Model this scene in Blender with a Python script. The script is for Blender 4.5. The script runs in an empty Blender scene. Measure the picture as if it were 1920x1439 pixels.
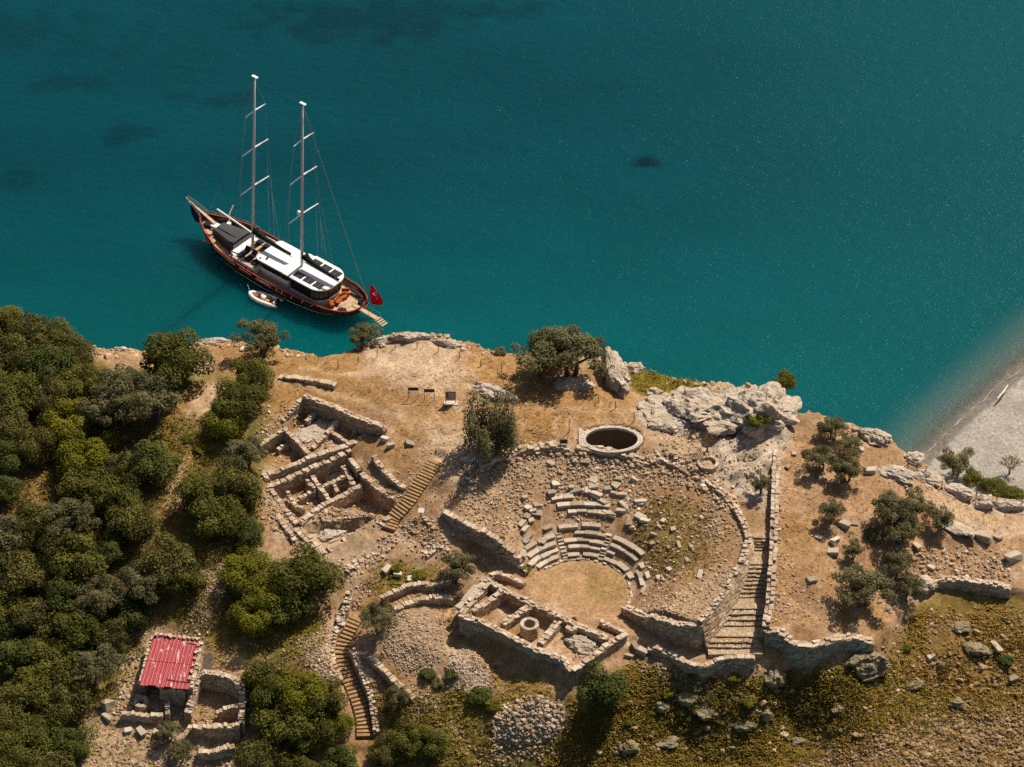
import bpy, bmesh, math, random
import numpy as np
from mathutils import Vector, Matrix

scene = bpy.context.scene
COL = scene.collection
rng = np.random.default_rng(7)
random.seed(7)

# ------------------------------------------------------------------ camera, sky, sun, exposure
FPX, PITCH, DIST = 8000.0, math.radians(40.0), 500.0
CAM = np.array([0.0, -DIST * math.cos(PITCH), DIST * math.sin(PITCH)])
FW = np.array([0.0, math.cos(PITCH), -math.sin(PITCH)])
UP = np.array([0.0, math.sin(PITCH), math.cos(PITCH)])
cam_data = bpy.data.cameras.new('camera')
cam = bpy.data.objects.new('camera', cam_data)
COL.objects.link(cam)
cam.location = CAM
cam.rotation_euler = (math.radians(90) - PITCH, 0, 0)
cam_data.sensor_width = 36.0
cam_data.lens = 36.0 * FPX / 1920.0
cam_data.clip_start = 1.0
cam_data.clip_end = 8000.0
scene.camera = cam

SUN_DIR = Vector((0.40, 0.46, 0.80)).normalized()          # towards the sun
SUN_EL = math.asin(SUN_DIR.z)
SUN_AZ = math.atan2(SUN_DIR.x, SUN_DIR.y)
world = bpy.data.worlds.new('World')
scene.world = world
world.use_nodes = True
wn = world.node_tree
wn.nodes.clear()
sky = wn.nodes.new('ShaderNodeTexSky')
sky.sky_type = 'NISHITA'
sky.sun_disc = False
sky.sun_elevation = SUN_EL
sky.sun_rotation = SUN_AZ
sky.air_density = 1.0
sky.dust_density = 3.0
bg = wn.nodes.new('ShaderNodeBackground')
bg.inputs['Strength'].default_value = 0.052
wo = wn.nodes.new('ShaderNodeOutputWorld')
wn.links.new(sky.outputs[0], bg.inputs[0])
wn.links.new(bg.outputs[0], wo.inputs[0])
sun_data = bpy.data.lights.new('sun', 'SUN')
sun_data.energy = 4.8
sun_data.angle = math.radians(0.53)
sun_data.color = (1.0, 0.885, 0.73)
sun = bpy.data.objects.new('sun', sun_data)
COL.objects.link(sun)
sun.location = (60, 70, 120)
sun.rotation_euler = SUN_DIR.to_track_quat('Z', 'Y').to_euler()
scene.view_settings.view_transform = 'Standard'
scene.view_settings.look = 'None'
scene.view_settings.exposure = 0.28
scene.view_settings.gamma = 1.0
scene.view_settings.use_curve_mapping = False
scene.cycles.use_denoising = False
scene.cycles.sample_clamp_direct = 1.6
scene.cycles.max_bounces = 5
scene.cycles.diffuse_bounces = 2
scene.cycles.glossy_bounces = 2
scene.cycles.transparent_max_bounces = 8
scene.cycles.caustics_reflective = False
scene.cycles.caustics_refractive = False

SEA = -10.0

# ------------------------------------------------------------------ survey: photo point + height -> place
def P(u, v, z):
    r = FW + np.array([(u - 960) / FPX, 0, 0]) + (719.5 - v) / FPX * UP
    return CAM + r * ((z - CAM[2]) / r[2])
def proj(x, y, z):
    dx, dy, dz = x - CAM[0], y - CAM[1], z - CAM[2]
    w = dy * FW[1] + dz * FW[2]
    return 960 + FPX * dx / w, 719.5 - FPX * (dy * UP[1] + dz * UP[2]) / w

# ------------------------------------------------------------------ noise
def _h2(ix, iy, s):
    n = (ix.astype(np.int64) * 374761393 + iy.astype(np.int64) * 668265263 + s * 974634777) & 0xffffffff
    n = ((n ^ (n >> 13)) * 1274126177) & 0xffffffff
    return ((n ^ (n >> 16)) & 0xffff) / 65535.0
def vnoise(x, y, s=0):
    x = np.asarray(x, float); y = np.asarray(y, float)
    ix = np.floor(x); iy = np.floor(y); fx = x - ix; fy = y - iy
    fx = fx * fx * fx * (fx * (fx * 6 - 15) + 10); fy = fy * fy * fy * (fy * (fy * 6 - 15) + 10)
    a = _h2(ix, iy, s); b = _h2(ix + 1, iy, s); c = _h2(ix, iy + 1, s); d = _h2(ix + 1, iy + 1, s)
    return (a + (b - a) * fx) + ((c + (d - c) * fx) - (a + (b - a) * fx)) * fy
def fbm(x, y, s=0, o=4):
    r = 0; a = 0.5; t = 0
    for k in range(o):
        r = r + a * vnoise(x * 2 ** k, y * 2 ** k, s + k * 17); t += a; a *= 0.5
    return r / t
def _h3(ix, iy, iz, s):
    n = (ix.astype(np.int64) * 374761393 + iy.astype(np.int64) * 668265263 + iz.astype(np.int64) * 2147483647 + s * 974634777) & 0xffffffff
    n = ((n ^ (n >> 13)) * 1274126177) & 0xffffffff
    return ((n ^ (n >> 16)) & 0xffff) / 65535.0
def vnoise3(p, s=0):
    i = np.floor(p); f = p - i; f = f * f * (3 - 2 * f)
    r = 0
    for dx in (0, 1):
        for dy in (0, 1):
            for dz in (0, 1):
                w = (f[:, 0] if dx else 1 - f[:, 0]) * (f[:, 1] if dy else 1 - f[:, 1]) * (f[:, 2] if dz else 1 - f[:, 2])
                r = r + w * _h3(i[:, 0] + dx, i[:, 1] + dy, i[:, 2] + dz, s)
    return r
def fbm3(p, s=0, o=4):
    r = 0; a = 0.5; t = 0
    for k in range(o):
        r = r + a * vnoise3(p * 2 ** k, s + 13 * k); t += a; a *= 0.5
    return r / t
def sstep(a, b, x):
    t = np.clip((x - a) / (b - a), 0, 1); return t * t * (3 - 2 * t)

# ------------------------------------------------------------------ polygons
def poly_sd(px, py, poly):
    """signed distance, negative inside"""
    poly = np.asarray(poly, float)
    d2 = np.full(np.shape(px), 1e18); ins = np.zeros(np.shape(px), bool)
    n = len(poly)
    for i in range(n):
        x0, y0 = poly[i]; x1, y1 = poly[(i + 1) % n]
        ex, ey = x1 - x0, y1 - y0
        t = np.clip(((px - x0) * ex + (py - y0) * ey) / (ex * ex + ey * ey + 1e-12), 0, 1)
        d2 = np.minimum(d2, (px - x0 - t * ex) ** 2 + (py - y0 - t * ey) ** 2)
        c = (y0 > py) != (y1 > py)
        if ey != 0:
            ins ^= c & (px < ex * (py - y0) / ey + x0)
    d = np.sqrt(d2)
    return np.where(ins, -d, d)
def line_d(px, py, pts):
    """distance to polyline and interpolated third value"""
    pts = np.asarray(pts, float)
    best = np.full(np.shape(px), 1e18); val = np.zeros(np.shape(px))
    for i in range(len(pts) - 1):
        x0, y0 = pts[i, :2]; x1, y1 = pts[i + 1, :2]
        ex, ey = x1 - x0, y1 - y0
        t = np.clip(((px - x0) * ex + (py - y0) * ey) / (ex * ex + ey * ey + 1e-12), 0, 1)
        d2 = (px - x0 - t * ex) ** 2 + (py - y0 - t * ey) ** 2
        m = d2 < best
        best = np.where(m, d2, best)
        if pts.shape[1] > 2:
            val = np.where(m, pts[i, 2] + t * (pts[i + 1, 2] - pts[i, 2]), val)
    return np.sqrt(best), val

# ------------------------------------------------------------------ object helpers
def tag(o, label=None, cat=None, group=None, kind=None):
    if label: o['label'] = label
    if cat: o['category'] = cat
    if group: o['group'] = group
    if kind: o['kind'] = kind
    return o
def thing(name, label, cat, loc=(0, 0, 0), group=None, rotz=0.0):
    o = bpy.data.objects.new(name, None)
    COL.objects.link(o); o.location = loc; o.rotation_euler = (0, 0, rotz)
    o.empty_display_size = 0.2
    return tag(o, label, cat, group)
def link_mesh(name, me, parent=None, loc=(0, 0, 0), rot=None, scale=None):
    o = bpy.data.objects.new(name, me); COL.objects.link(o)
    o.parent = parent; o.location = loc
    if rot is not None: o.rotation_euler = rot
    if scale is not None: o.scale = scale
    return o
def root_loc(o):
    v = np.zeros(3)
    while o is not None:
        v += np.array(o.location); o = o.parent
    return v
def mesh_np(name, V, Fq, mat=None, smooth=False, col=None, colname='scol'):
    """V (n,3); Fq list of arrays of equal-size faces (tris/quads)"""
    me = bpy.data.meshes.new(name)
    V = np.asarray(V, np.float32)
    Fl = [np.asarray(f, np.int32) for f in (Fq if isinstance(Fq, (list, tuple)) else [Fq]) if len(f)]
    me.vertices.add(len(V)); me.vertices.foreach_set('co', V.ravel())
    idx = np.concatenate([f.ravel() for f in Fl]); me.loops.add(len(idx)); me.loops.foreach_set('vertex_index', idx)
    tot = np.concatenate([np.full(len(f), f.shape[1], np.int32) for f in Fl])
    st = np.concatenate([[0], np.cumsum(tot)[:-1]]).astype(np.int32)
    me.polygons.add(len(tot)); me.polygons.foreach_set('loop_start', st)
    try: me.polygons.foreach_set('loop_total', tot)
    except Exception: pass
    me.update(calc_edges=True)
    me.polygons.foreach_set('use_smooth', np.full(len(tot), smooth, bool))
    if col is not None:
        a = me.color_attributes.new(colname, 'FLOAT_COLOR', 'POINT')
        c = np.ones((len(V), 4), np.float32); c[:, :3] = col
        a.data.foreach_set('color', c.ravel())
    if mat is not None:
        for m in (mat if isinstance(mat, (list, tuple)) else [mat]): me.materials.append(m)
    return me
def part(name, V, F, mat, parent=None, smooth=False, world=True, mats_idx=None):
    """small mesh from python lists; V in world coordinates when world=True"""
    V = np.asarray(V, float)
    if parent is not None and world: V = V - root_loc(parent)
    me = bpy.data.meshes.new(name)
    me.from_pydata([tuple(p) for p in V], [], [tuple(int(i) for i in f) for f in F])
    for m in (mat if isinstance(mat, (list, tuple)) else [mat]): me.materials.append(m)
    for i, p in enumerate(me.polygons):
        p.use_smooth = smooth
        if mats_idx is not None: p.material_index = mats_idx[i]
    me.update()
    return link_mesh(name, me, parent)
class MB:
    def __init__(s): s.V = []; s.F = []; s.M = []
    def add(s, V, F, m=0):
        n = len(s.V); s.V += [tuple(p) for p in V]; s.F += [tuple(i + n for i in f) for f in F]; s.M += [m] * len(F)
    def box(s, c, d, rot=0.0, m=0, taper=1.0):
        x, y, z = [k / 2 for k in d]; ca, sa = math.cos(rot), math.sin(rot)
        V = []
        for k, (a, b, e) in enumerate([(-1,-1,-1),(1,-1,-1),(1,1,-1),(-1,1,-1),(-1,-1,1),(1,-1,1),(1,1,1),(-1,1,1)]):
            t = taper if e > 0 else 1.0
            X, Y = a * x * t, b * y * t
            V.append((c[0] + X * ca - Y * sa, c[1] + X * sa + Y * ca, c[2] + e * z))
        s.add(V, [(0,3,2,1),(4,5,6,7),(0,1,5,4),(1,2,6,5),(2,3,7,6),(3,0,4,7)], m)
    def hexa(s, V, m=0):
        s.add(V, [(0,3,2,1),(4,5,6,7),(0,1,5,4),(1,2,6,5),(2,3,7,6),(3,0,4,7)], m)
    def tube(s, pts, rad, seg=8, m=0, cap=True):
        pts = [Vector(p) for p in pts]; rads = rad if hasattr(rad, '__len__') else [rad] * len(pts)
        V = []; prev = None
        for i, p in enumerate(pts):
            t = (pts[min(i + 1, len(pts) - 1)] - pts[max(i - 1, 0)]).normalized()
            if prev is None:
                a = Vector((0, 0, 1)) if abs(t.z) < 0.9 else Vector((1, 0, 0)); prev = t.cross(a).normalized()
            prev = (prev - t * prev.dot(t)).normalized(); b = t.cross(prev)
            for k in range(seg):
                an = 2 * math.pi * k / seg
                V.append(p + prev * (rads[i] * math.cos(an)) + b * (rads[i] * math.sin(an)))
        F = []
        for i in range(len(pts) - 1):
            for k in range(seg):
                k2 = (k + 1) % seg
                F.append((i * seg + k, i * seg + k2, (i + 1) * seg + k2, (i + 1) * seg + k))
        if cap:
            F.append(tuple(range(seg))[::-1]); F.append(tuple((len(pts) - 1) * seg + k for k in range(seg)))
        s.add(V, F, m)
    def prism(s, poly, z0, z1, m=0):
        n = len(poly)
        V = [(p[0], p[1], z0) for p in poly] + [(p[0], p[1], z1) for p in poly]
        F = [tuple(range(n))[::-1], tuple(range(n, 2 * n))] + [(i, (i + 1) % n, n + (i + 1) % n, n + i) for i in range(n)]
        s.add(V, F, m)
    def build(s, name, mat, parent=None, smooth=False, world=True):
        return part(name, s.V, s.F, mat, parent, smooth, world, s.M)

# ------------------------------------------------------------------ materials
def nmat(name):
    m = bpy.data.materials.new(name); m.use_nodes = True
    nt = m.node_tree; b = nt.nodes['Principled BSDF']
    return m, nt, b
def N(nt, t, **kw):
    n = nt.nodes.new(t)
    for k, v in kw.items():
        if k in n.inputs: n.inputs[k].default_value = v
        else: setattr(n, k, v)
    return n
def mixc(nt, fac, a, b, mode='MIX'):
    n = nt.nodes.new('ShaderNodeMix'); n.data_type = 'RGBA'; n.blend_type = mode
    for sock, val in ((n.inputs[0], fac), (n.inputs[6], a), (n.inputs[7], b)):
        if hasattr(val, 'is_linked') or hasattr(val, 'links'): nt.links.new(val, sock)
        else: sock.default_value = val if not isinstance(val, tuple) else (tuple(val) + (1,) if len(val) == 3 else val)
    return n.outputs[2]
def ramp(nt, src, stops):
    r = nt.nodes.new('ShaderNodeValToRGB'); nt.links.new(src, r.inputs[0])
    el = r.color_ramp.elements
    while len(el) < len(stops): el.new(0.5)
    for e, (p, c) in zip(el, stops):
        e.position = p; e.color = (c, c, c, 1) if not isinstance(c, tuple) else tuple(c) + (1,)
    return r.outputs[0]
def wpos(nt):
    g = nt.nodes.new('ShaderNodeNewGeometry'); return g.outputs['Position']
def opos(nt):
    g = nt.nodes.new('ShaderNodeTexCoord'); return g.outputs['Object']
def noise(nt, vec, scale, detail=4, rough=0.55, dist=0.0):
    n = nt.nodes.new('ShaderNodeTexNoise'); n.inputs['Scale'].default_value = scale
    n.inputs['Detail'].default_value = detail; n.inputs['Roughness'].default_value = rough; n.inputs['Distortion'].default_value = dist
    if vec is not None: nt.links.new(vec, n.inputs['Vector'])
    return n.outputs[0]
def bump(nt, b, h, strength, dist):
    n = nt.nodes.new('ShaderNodeBump'); n.inputs['Strength'].default_value = strength; n.inputs['Distance'].default_value = dist
    nt.links.new(h, n.inputs['Height']); nt.links.new(n.outputs[0], b.inputs['Normal']); return n
def simple(name, col, rough=0.6, var=0.15, scale=3.0, metal=0.0, spec=0.3, bmp=0.0):
    m, nt, b = nmat(name)
    v = opos(nt)
    n = noise(nt, v, scale, 5)
    c = mixc(nt, ramp(nt, n, [(0.3, 0.0), (0.75, 1.0)]), tuple(k * (1 - var) for k in col), tuple(min(1, k * (1 + var)) for k in col))
    nt.links.new(c, b.inputs['Base Color'])
    b.inputs['Roughness'].default_value = rough; b.inputs['Metallic'].default_value = metal
    b.inputs['Specular IOR Level'].default_value = spec
    if bmp: bump(nt, b, n, 0.5, bmp)
    return m
def attr_mat(name, attr, rough=0.9, detail_scale=6.0, amp=0.35, bmp=0.06, spec=0.15, objrand=False, tint=None):
    """colour from a per-point attribute (or object random), with stone grain"""
    m, nt, b = nmat(name)
    v = wpos(nt) if not objrand else opos(nt)
    if attr:
        a = N(nt, 'ShaderNodeAttribute', attribute_name=attr); base = a.outputs['Color']
    else:
        oi = N(nt, 'ShaderNodeObjectInfo')
        base = ramp(nt, oi.outputs['Random'], tint)
    n1 = noise(nt, v, detail_scale, 6, 0.65)
    n2 = noise(nt, v, detail_scale * 0.22, 3, 0.5)
    lo = mixc(nt, 1.0, base, (1 - amp, 1 - amp, 1 - amp), 'MULTIPLY')
    hi = mixc(nt, 1.0, base, (1 + amp * .8, 1 + amp * .75, 1 + amp * .65), 'MULTIPLY')
    c = mixc(nt, ramp(nt, n1, [(0.32, 0.0), (0.68, 1.0)]), lo, hi)
    c = mixc(nt, ramp(nt, n2, [(0.45, 0.0), (0.7, 0.3)]), c, mixc(nt, 1.0, base, (0.72, 0.66, 0.58), 'MULTIPLY'))
    nt.links.new(c, b.inputs['Base Color'])
    b.inputs['Roughness'].default_value = rough
    b.inputs['Specular IOR Level'].default_value = spec
    if bmp: bump(nt, b, n1, 0.6, bmp)
    if attr == 'gcol':                                   # fine gravel and chips in the soil
        vo = N(nt, 'ShaderNodeTexVoronoi', feature='F1'); vo.inputs['Scale'].default_value = 4.2; nt.links.new(v, vo.inputs['Vector'])
        vo2 = N(nt, 'ShaderNodeTexVoronoi', feature='F1'); vo2.inputs['Scale'].default_value = 8.5; nt.links.new(v, vo2.inputs['Vector'])
        k = mixc(nt, ramp(nt, vo.outputs['Distance'], [(.16, 1.), (.27, 0.)]), (0., 0., 0.), ramp(nt, noise(nt, v, .6, 3), [(.42, 0.), (.6, .7)]))
        k2 = mixc(nt, ramp(nt, vo2.outputs['Distance'], [(.2, .55), (.34, 0.)]), (0., 0., 0.), ramp(nt, noise(nt, v, 1.1, 3), [(.40, 0.), (.58, 1.)]))
        chip = mixc(nt, .5, base, (.58, .46, .34))
        c = mixc(nt, k2, mixc(nt, k, c, chip), chip)
        nt.links.new(c, b.inputs['Base Color'])
    return m
M = {}
M['ground'] = attr_mat('ground_soil', 'gcol', rough=0.95, detail_scale=2.6, amp=0.42, bmp=0.14, spec=0.05)
M['stone'] = attr_mat('stone_grain', 'scol', detail_scale=5.0, amp=0.25, bmp=0.05)
M['block'] = attr_mat('stone_block', None, detail_scale=5.0, amp=0.28, bmp=0.05, objrand=True,
    tint=[(0.0, (0.36, 0.27, 0.19)), (0.35, (0.44, 0.34, 0.25)), (0.7, (0.52, 0.42, 0.32)), (1.0, (0.58, 0.49, 0.40))])
M['seat'] = attr_mat('seat_marble', None, detail_scale=4.0, amp=0.25, bmp=0.05, objrand=True,
    tint=[(0.0, (0.29, 0.235, 0.175)), (0.4, (0.38, 0.315, 0.24)), (0.75, (0.46, 0.39, 0.31)), (1.0, (0.56, 0.49, 0.41))])
M['ashlar'] = attr_mat('ashlar_block', None, detail_scale=4.0, amp=0.3, bmp=0.06, objrand=True,
    tint=[(0.0, (0.30, 0.25, 0.19)), (0.5, (0.38, 0.32, 0.25)), (1.0, (0.46, 0.40, 0.32))])
# ------------------------------------------------------------------ the lie of the land: surveyed heights (photo point, metres above the orchestra)
EDGE = [(-160,560,3.5),(0,588,4),(90,615,4),(150,640,4),(205,655,4.2),(300,655,4.6),(380,640,5),(450,640,5.2),(540,655,5.2),(600,672,5.2),(655,658,5.6),
        (705,632,6.2),(760,622,6.6),(810,628,6.6),(865,640,6.6),(920,660,6.3),(975,664,6.2),(1060,670,6.2),(1130,672,6.2),(1175,684,5.8),(1240,706,5.2),
        (1330,728,5.2),(1400,722,6.8),(1455,740,6.8),(1487,780,6.2),(1530,775,5.8),(1590,792,5.3),(1650,815,5),(1690,840,4.8),(1735,868,4.2),
        (1768,905,3.2),(1830,930,2.4),(1920,945,1.6),(2060,960,1.2)]
SHARED = EDGE[::2] + [(1458,860,5.7),(1480,830,5.7),(1452,905,5.4),(1920,1180,-2.2),(1720,1140,-0.4)]
SETA = SHARED + [(1560,850,5.3),(1500,950,4.7),(1500,1050,3.5),(1470,1150,2.3),(1550,1180,1.3),(1620,1150,0.8),(1600,1000,3.7),(1700,950,3.7),
        (1800,1000,2.1),(1700,1060,1.5),(1850,1050,0.7),(1900,1000,1.1),(1820,950,2.5),(1650,880,4.5),(1900,1090,0.0),(1780,1075,0.5),(1990,1000,0.8),(1442,1172,2.1),(1640,1190,0.5)]
SETB = SHARED + [(560,700,6.2),(640,720,6.6),(700,680,6.6),(790,700,7),(860,700,7),(845,755,6.8),(760,800,6.3),(800,850,5.9),(900,780,6.6),(960,740,6.6),
        (1050,740,6.5),(1150,760,6.4),(1050,790,6.5),(1230,790,6.4),(1200,850,6.2),(1280,880,5.8),(1340,900,5.6),(1400,930,5.4),
        (860,900,5.3),(800,940,4.2),(830,1010,2.0),(900,1060,0.4),(760,960,3.4),(735,1000,2.3),(760,1050,1.0),(700,1060,1.0),(680,1100,0.1),(650,1140,-1.1),(640,1170,-1.7),
        (500,760,5.8),(480,830,4.7),(495,905,3.4),(490,980,2.3),(560,1025,1.5),(620,1070,0.8),(440,720,5.6),(600,720,6.5),(735,840,5.6),(765,900,4.6),(577,864,3.4),(640,844,4.0),(520,892,2.9),
        (1100,1100,0),(1020,1110,0),(960,1075,0.1),(1080,1150,0),(1190,1180,-0.1),(1250,1205,-0.2),(1310,1232,-0.3),(1380,1228,0.0),
        (860,1198,-1.7),(950,1252,-2.2),(1060,1308,-2.2),(1120,1255,-1.0),(880,1250,-2.5),(1000,1340,-3.6),(800,1180,-1.6),(780,1230,-2.3),(845,1130,-0.8),(740,1160,-1.2),(790,1090,0.1),
        (1180,1225,-.9),(1250,1252,-1.3),(1300,1275,-1.7),(1350,1266,-1.4),(1430,1272,-1.7),(1540,1272,-2.1),(1420,1310,-3.2),(1560,1310,-3.4),(1640,1235,-1.7),(1700,1165,-1.0),(1760,1115,-0.9),(1850,1125,-1.2),(1980,1130,-1.5),
        (1500,1350,-6),(1700,1300,-4.8),(1900,1280,-4.8),(1300,1380,-6.4),(1100,1400,-6.4),(1500,1450,-8),(1950,1450,-8),(1200,1450,-7.6),(900,1400,-6.2),(700,1460,-8),
        (600,1200,-2.0),(700,1280,-3.4),(640,1300,-4),(690,1385,-6.4),(800,1330,-4.6),(760,1400,-6.4),
        (300,1200,-2.6),(310,1290,-4.2),(400,1330,-4.8),(200,1350,-5.2),(300,1430,-6.6),(100,1430,-6.6),(500,1380,-6.0),(420,1150,-1.2),(380,1100,0.0),
        (250,1050,0.3),(100,1100,-0.8),(0,1200,-3),(0,1000,1.2),(100,900,2.4),(250,850,3.5),(350,900,3.3),(380,820,4.5),(300,720,5.2),(150,740,4.7),(0,720,4.6),(-120,900,2),(-120,1200,-3),(-100,1450,-7),(-120,700,4.5)]
def tps(pts):
    W = np.array([P(*p) for p in pts]); X = W[:, :2] / 50.0; z = W[:, 2]
    n = len(X)
    r2 = ((X[:, None] - X[None]) ** 2).sum(-1)
    K = 0.5 * r2 * np.log(r2 + 1e-12) + np.eye(n) * 2e-4
    Pm = np.hstack([np.ones((n, 1)), X])
    A = np.zeros((n + 3, n + 3)); A[:n, :n] = K; A[:n, n:] = Pm; A[n:, :n] = Pm.T
    w = np.linalg.solve(A, np.concatenate([z, np.zeros(3)]))
    def f(x, y):
        xs, ys = x / 50.0, y / 50.0
        r = w[n] + w[n + 1] * xs + w[n + 2] * ys
        for i in range(n):
            d = (xs - X[i, 0]) ** 2 + (ys - X[i, 1]) ** 2
            r = r + w[i] * 0.5 * d * np.log(d + 1e-12)
        return r
    return f
def W2(lst):
    return np.array([P(*p)[:2] for p in lst])
def W3(lst):
    return np.array([P(*p) for p in lst])

# theatre geometry
TC = P(1090, 1112, 0.0)
ROUT_A = np.array([-62, -41, -20, 0, 25, 49, 64, 80, 98, 110, 125.]); ROUT_R = np.array([17.6, 18.9, 18.2, 17.6, 18.4, 19.0, 19.0, 18.8, 16.6, 15.8, 15.2])
G2 = np.array([.12, .6, .85, .9, .75, .55, .54, .48, .37, .33, .30])
def rout(a): return np.interp(a, ROUT_A, ROUT_R)
def cavea(r, a):
    g = np.interp(a, ROUT_A, G2)
    return np.where(r < 5.7, 0.0, 0.57 * np.minimum(r - 5.7, 5.0) + 0.55 * np.maximum(r - 10.7, 0) * g)

CORR = [(1398,925,5.4),(1418,985,4.9),(1421,1003,4.7),(1422,1030,3.7),(1418,1058,3.5),(1405,1119,1.9),(1398,1141,1.8),(1390,1173,1.0),(1382,1195,0.9),(1375,1215,0.45),(1368,1232,0.35)]
CORR_L = [(1345,918,5.2),(1377,957,5.1),(1398,982,5.1),(1403,1018,4.6),(1399,1050,4.2),(1385,1075,3.9),(1370,1094,3.7),(1339,1142,3.3),(1315,1169,3.1)]
CORR_R = [(1432,1178,2.3),(1440,1130,2.6),(1447,1050,3.9),(1450,960,5.2),(1452,900,5.6)]
TERR = [(1458,800,6.0),(1455,860,5.7),(1452,900,5.6),(1450,960,5.2),(1447,1050,3.9),(1440,1130,2.6),(1432,1178,2.3),(1465,1184,2.1),(1490,1206,1.5),(1520,1210,1.4),(1590,1192,1.3),(1640,1202,0.7),
        (1690,1150,0.2),(1760,1088,0.3),(1800,1086,0.2),(1850,1094,0.2),(1900,1104,0.0),(2060,1112,-0.2),(2300,1112,0),(2300,560,-10),(1470,560,-10)]
# sunk rooms: outline on the wall tops, floor height
ROOMS = [([(568,750,6.4),(718,808,6.4),(700,814,4.6),(645,840,4.5),(578,858,4.3),(534,808,5.0)], 4.3),
         ([(532,808,5.0),(576,853,4.4),(522,880,3.7),(502,884,3.6),(487,840,4.8)], 3.1),
         ([(654,850,4.2),(508,914,3.2),(516,930,2.8),(554,977,2.4),(564,975,2.5),(675,908,3.2),(677,888,4.0)], 1.5),
         ([(677,912,3.2),(737,935,3.5),(734,968,2.6),(690,968,2.4),(616,945,2.9)], 1.5),
         ([(566,988,1.9),(708,972,2.4),(640,1015,1.9),(606,1036,1.5)], 1.15)]
ROOMS.append(([(660,842,4.5),(580,866,4.2),(505,896,3.6),(507,906,3.3),(580,873,3.8),(656,846,4.4)], 2.9))
STAGE = [(912,1089,1.0),(864,1153,1.0),(1072,1258,1.0),(1172,1187,1.0)]
SROOMS = [([(943,1110,1.),(978,1128,1.),(937,1164,1.),(895,1149,1.)], -0.5), ([(1001,1139,1.),(1041,1162,1.),(1012,1205,1.),(953,1178,1.)], -0.6),
          ([(1078,1174,1.),(1139,1199,1.),(1107,1230,1.),(1060,1235,1.),(1018,1210,1.),(1047,1170,1.)], -0.1)]
MOUNDS = [(775,1195,-1.5,4.2,4.6,0.9),(880,1250,-2.5,3.0,3.0,0.8),(990,1352,-4.0,4.8,3.2,1.25),(600,1235,-2.0,3.2,4.5,1.0),(795,1310,-3.6,2.0,2.0,0.5),
          (395,1110,0.3,2.2,6.0,0.6),(1440,770,6.2,4.5,3.2,0.8),(1270,860,6,3,2,0.3),(1280,1290,-4,5,3,0.6)]
WATERLINE = [(1700,895,SEA),(1730,859,SEA),(1782,804,SEA),(1826,765,SEA),(1902,700,SEA),(1990,625,SEA),(2400,300,SEA)]
CIST = P(1147, 821, 6.6)

DX = 0.3
gx = np.arange(-84, 84.01, DX); gy = np.arange(-72, 60.01, DX)
GX, GY = np.meshgrid(gx, gy)
fA, fB = tps(SETA), tps(SETB)
HB = fB(GX, GY); HA = fA(GX, GY)
tpoly = W2(TERR)
HG = HB + (HA - HB) * sstep(0.2, -0.15, poly_sd(GX, GY, tpoly))
for (u, v, z, rx, ry, h) in MOUNDS:
    c = P(u, v, z)
    q = ((GX - c[0]) / rx) ** 2 + ((GY - c[1]) / ry) ** 2
    HG += h * np.clip(1.25 * np.exp(-q * (.8 + .9 * fbm(GX * .5, GY * .5, 88, 3))) - 0.1, 0, .8 + .4 * fbm(GX * .8, GY * .8, 89, 3))
rough = 0.5 * (fbm(GX * 0.35, GY * 0.35, 3, 5) - 0.5) + 0.35 * (fbm(GX * 0.9, GY * 0.9, 9, 4) - 0.5)
HG = HG + rough
# bare ribbed bedrock between the cistern, the crags and the head of the stairway
BEDROCK = W2([(u, v, 6.2) for u, v in [(1190,785),(1215,750),(1260,735),(1330,738),(1400,722),(1492,780),(1468,850),(1452,940),(1405,930),(1345,885),(1318,830),(1250,815)]])
wbed = sstep(.8, -.8, poly_sd(GX, GY, BEDROCK) + 1.6 * (fbm(GX * .6, GY * .6, 201, 3) - .5))
pa, pb = GX * .8 + GY * .6, -GX * .6 + GY * .8
ribs = 1 - np.abs(2 * fbm(pa * .28, pb * .95, 205, 4) - 1); knob = fbm(GX * .5, GY * .5, 207, 4)
HG = HG + wbed * (1.0 * (ribs - .72) + 1.3 * (knob - .45))
# theatre
tr = np.hypot(GX - TC[0], GY - TC[1]); ta = np.degrees(np.arctan2(GX - TC[0], GY - TC[1]))
wt = sstep(0.6, -0.2, tr - rout(ta)) * sstep(-59.6, -58.6, ta) * sstep(126, 124, ta)
HG = HG + (cavea(tr, ta) + 0.25 * rough * sstep(6, 9, tr) - HG) * wt
wo_ = sstep(6.4, 5.6, tr)
HG = HG + (0.05 * rough - HG) * wo_
# corridor beside the theatre
cl = np.vstack([W2(CORR_L), W2(CORR_R)])
cz = W3(CORR)
_, zc = line_d(GX, GY, cz)
HG = HG + (zc - 0.22 - HG) * sstep(0.15, -0.1, poly_sd(GX, GY, cl))
# level path past the corner of the theatre
LOWPATH = [(1172,1152,0),(1240,1184,0),(1298,1215,0),(1330,1212,0.2),(1414,1215,.3),(1416,1233,0),(1366,1233,-.1),(1339,1242,-.1),(1314,1250,-.1),(1285,1243,-.1),(1260,1226,-.1),(1226,1211,-.1),(1180,1190,0)]
HG = HG + (-0.1 + 0.1 * rough - HG) * sstep(0.35, -0.1, poly_sd(GX, GY, W2(LOWPATH)))
HG = HG + (zc - 0.45 - HG) * sstep(0.15, -0.1, poly_sd(GX, GY, cl)) * sstep(-10, -20, -(5.2 - zc) * 30 + 5)
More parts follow.
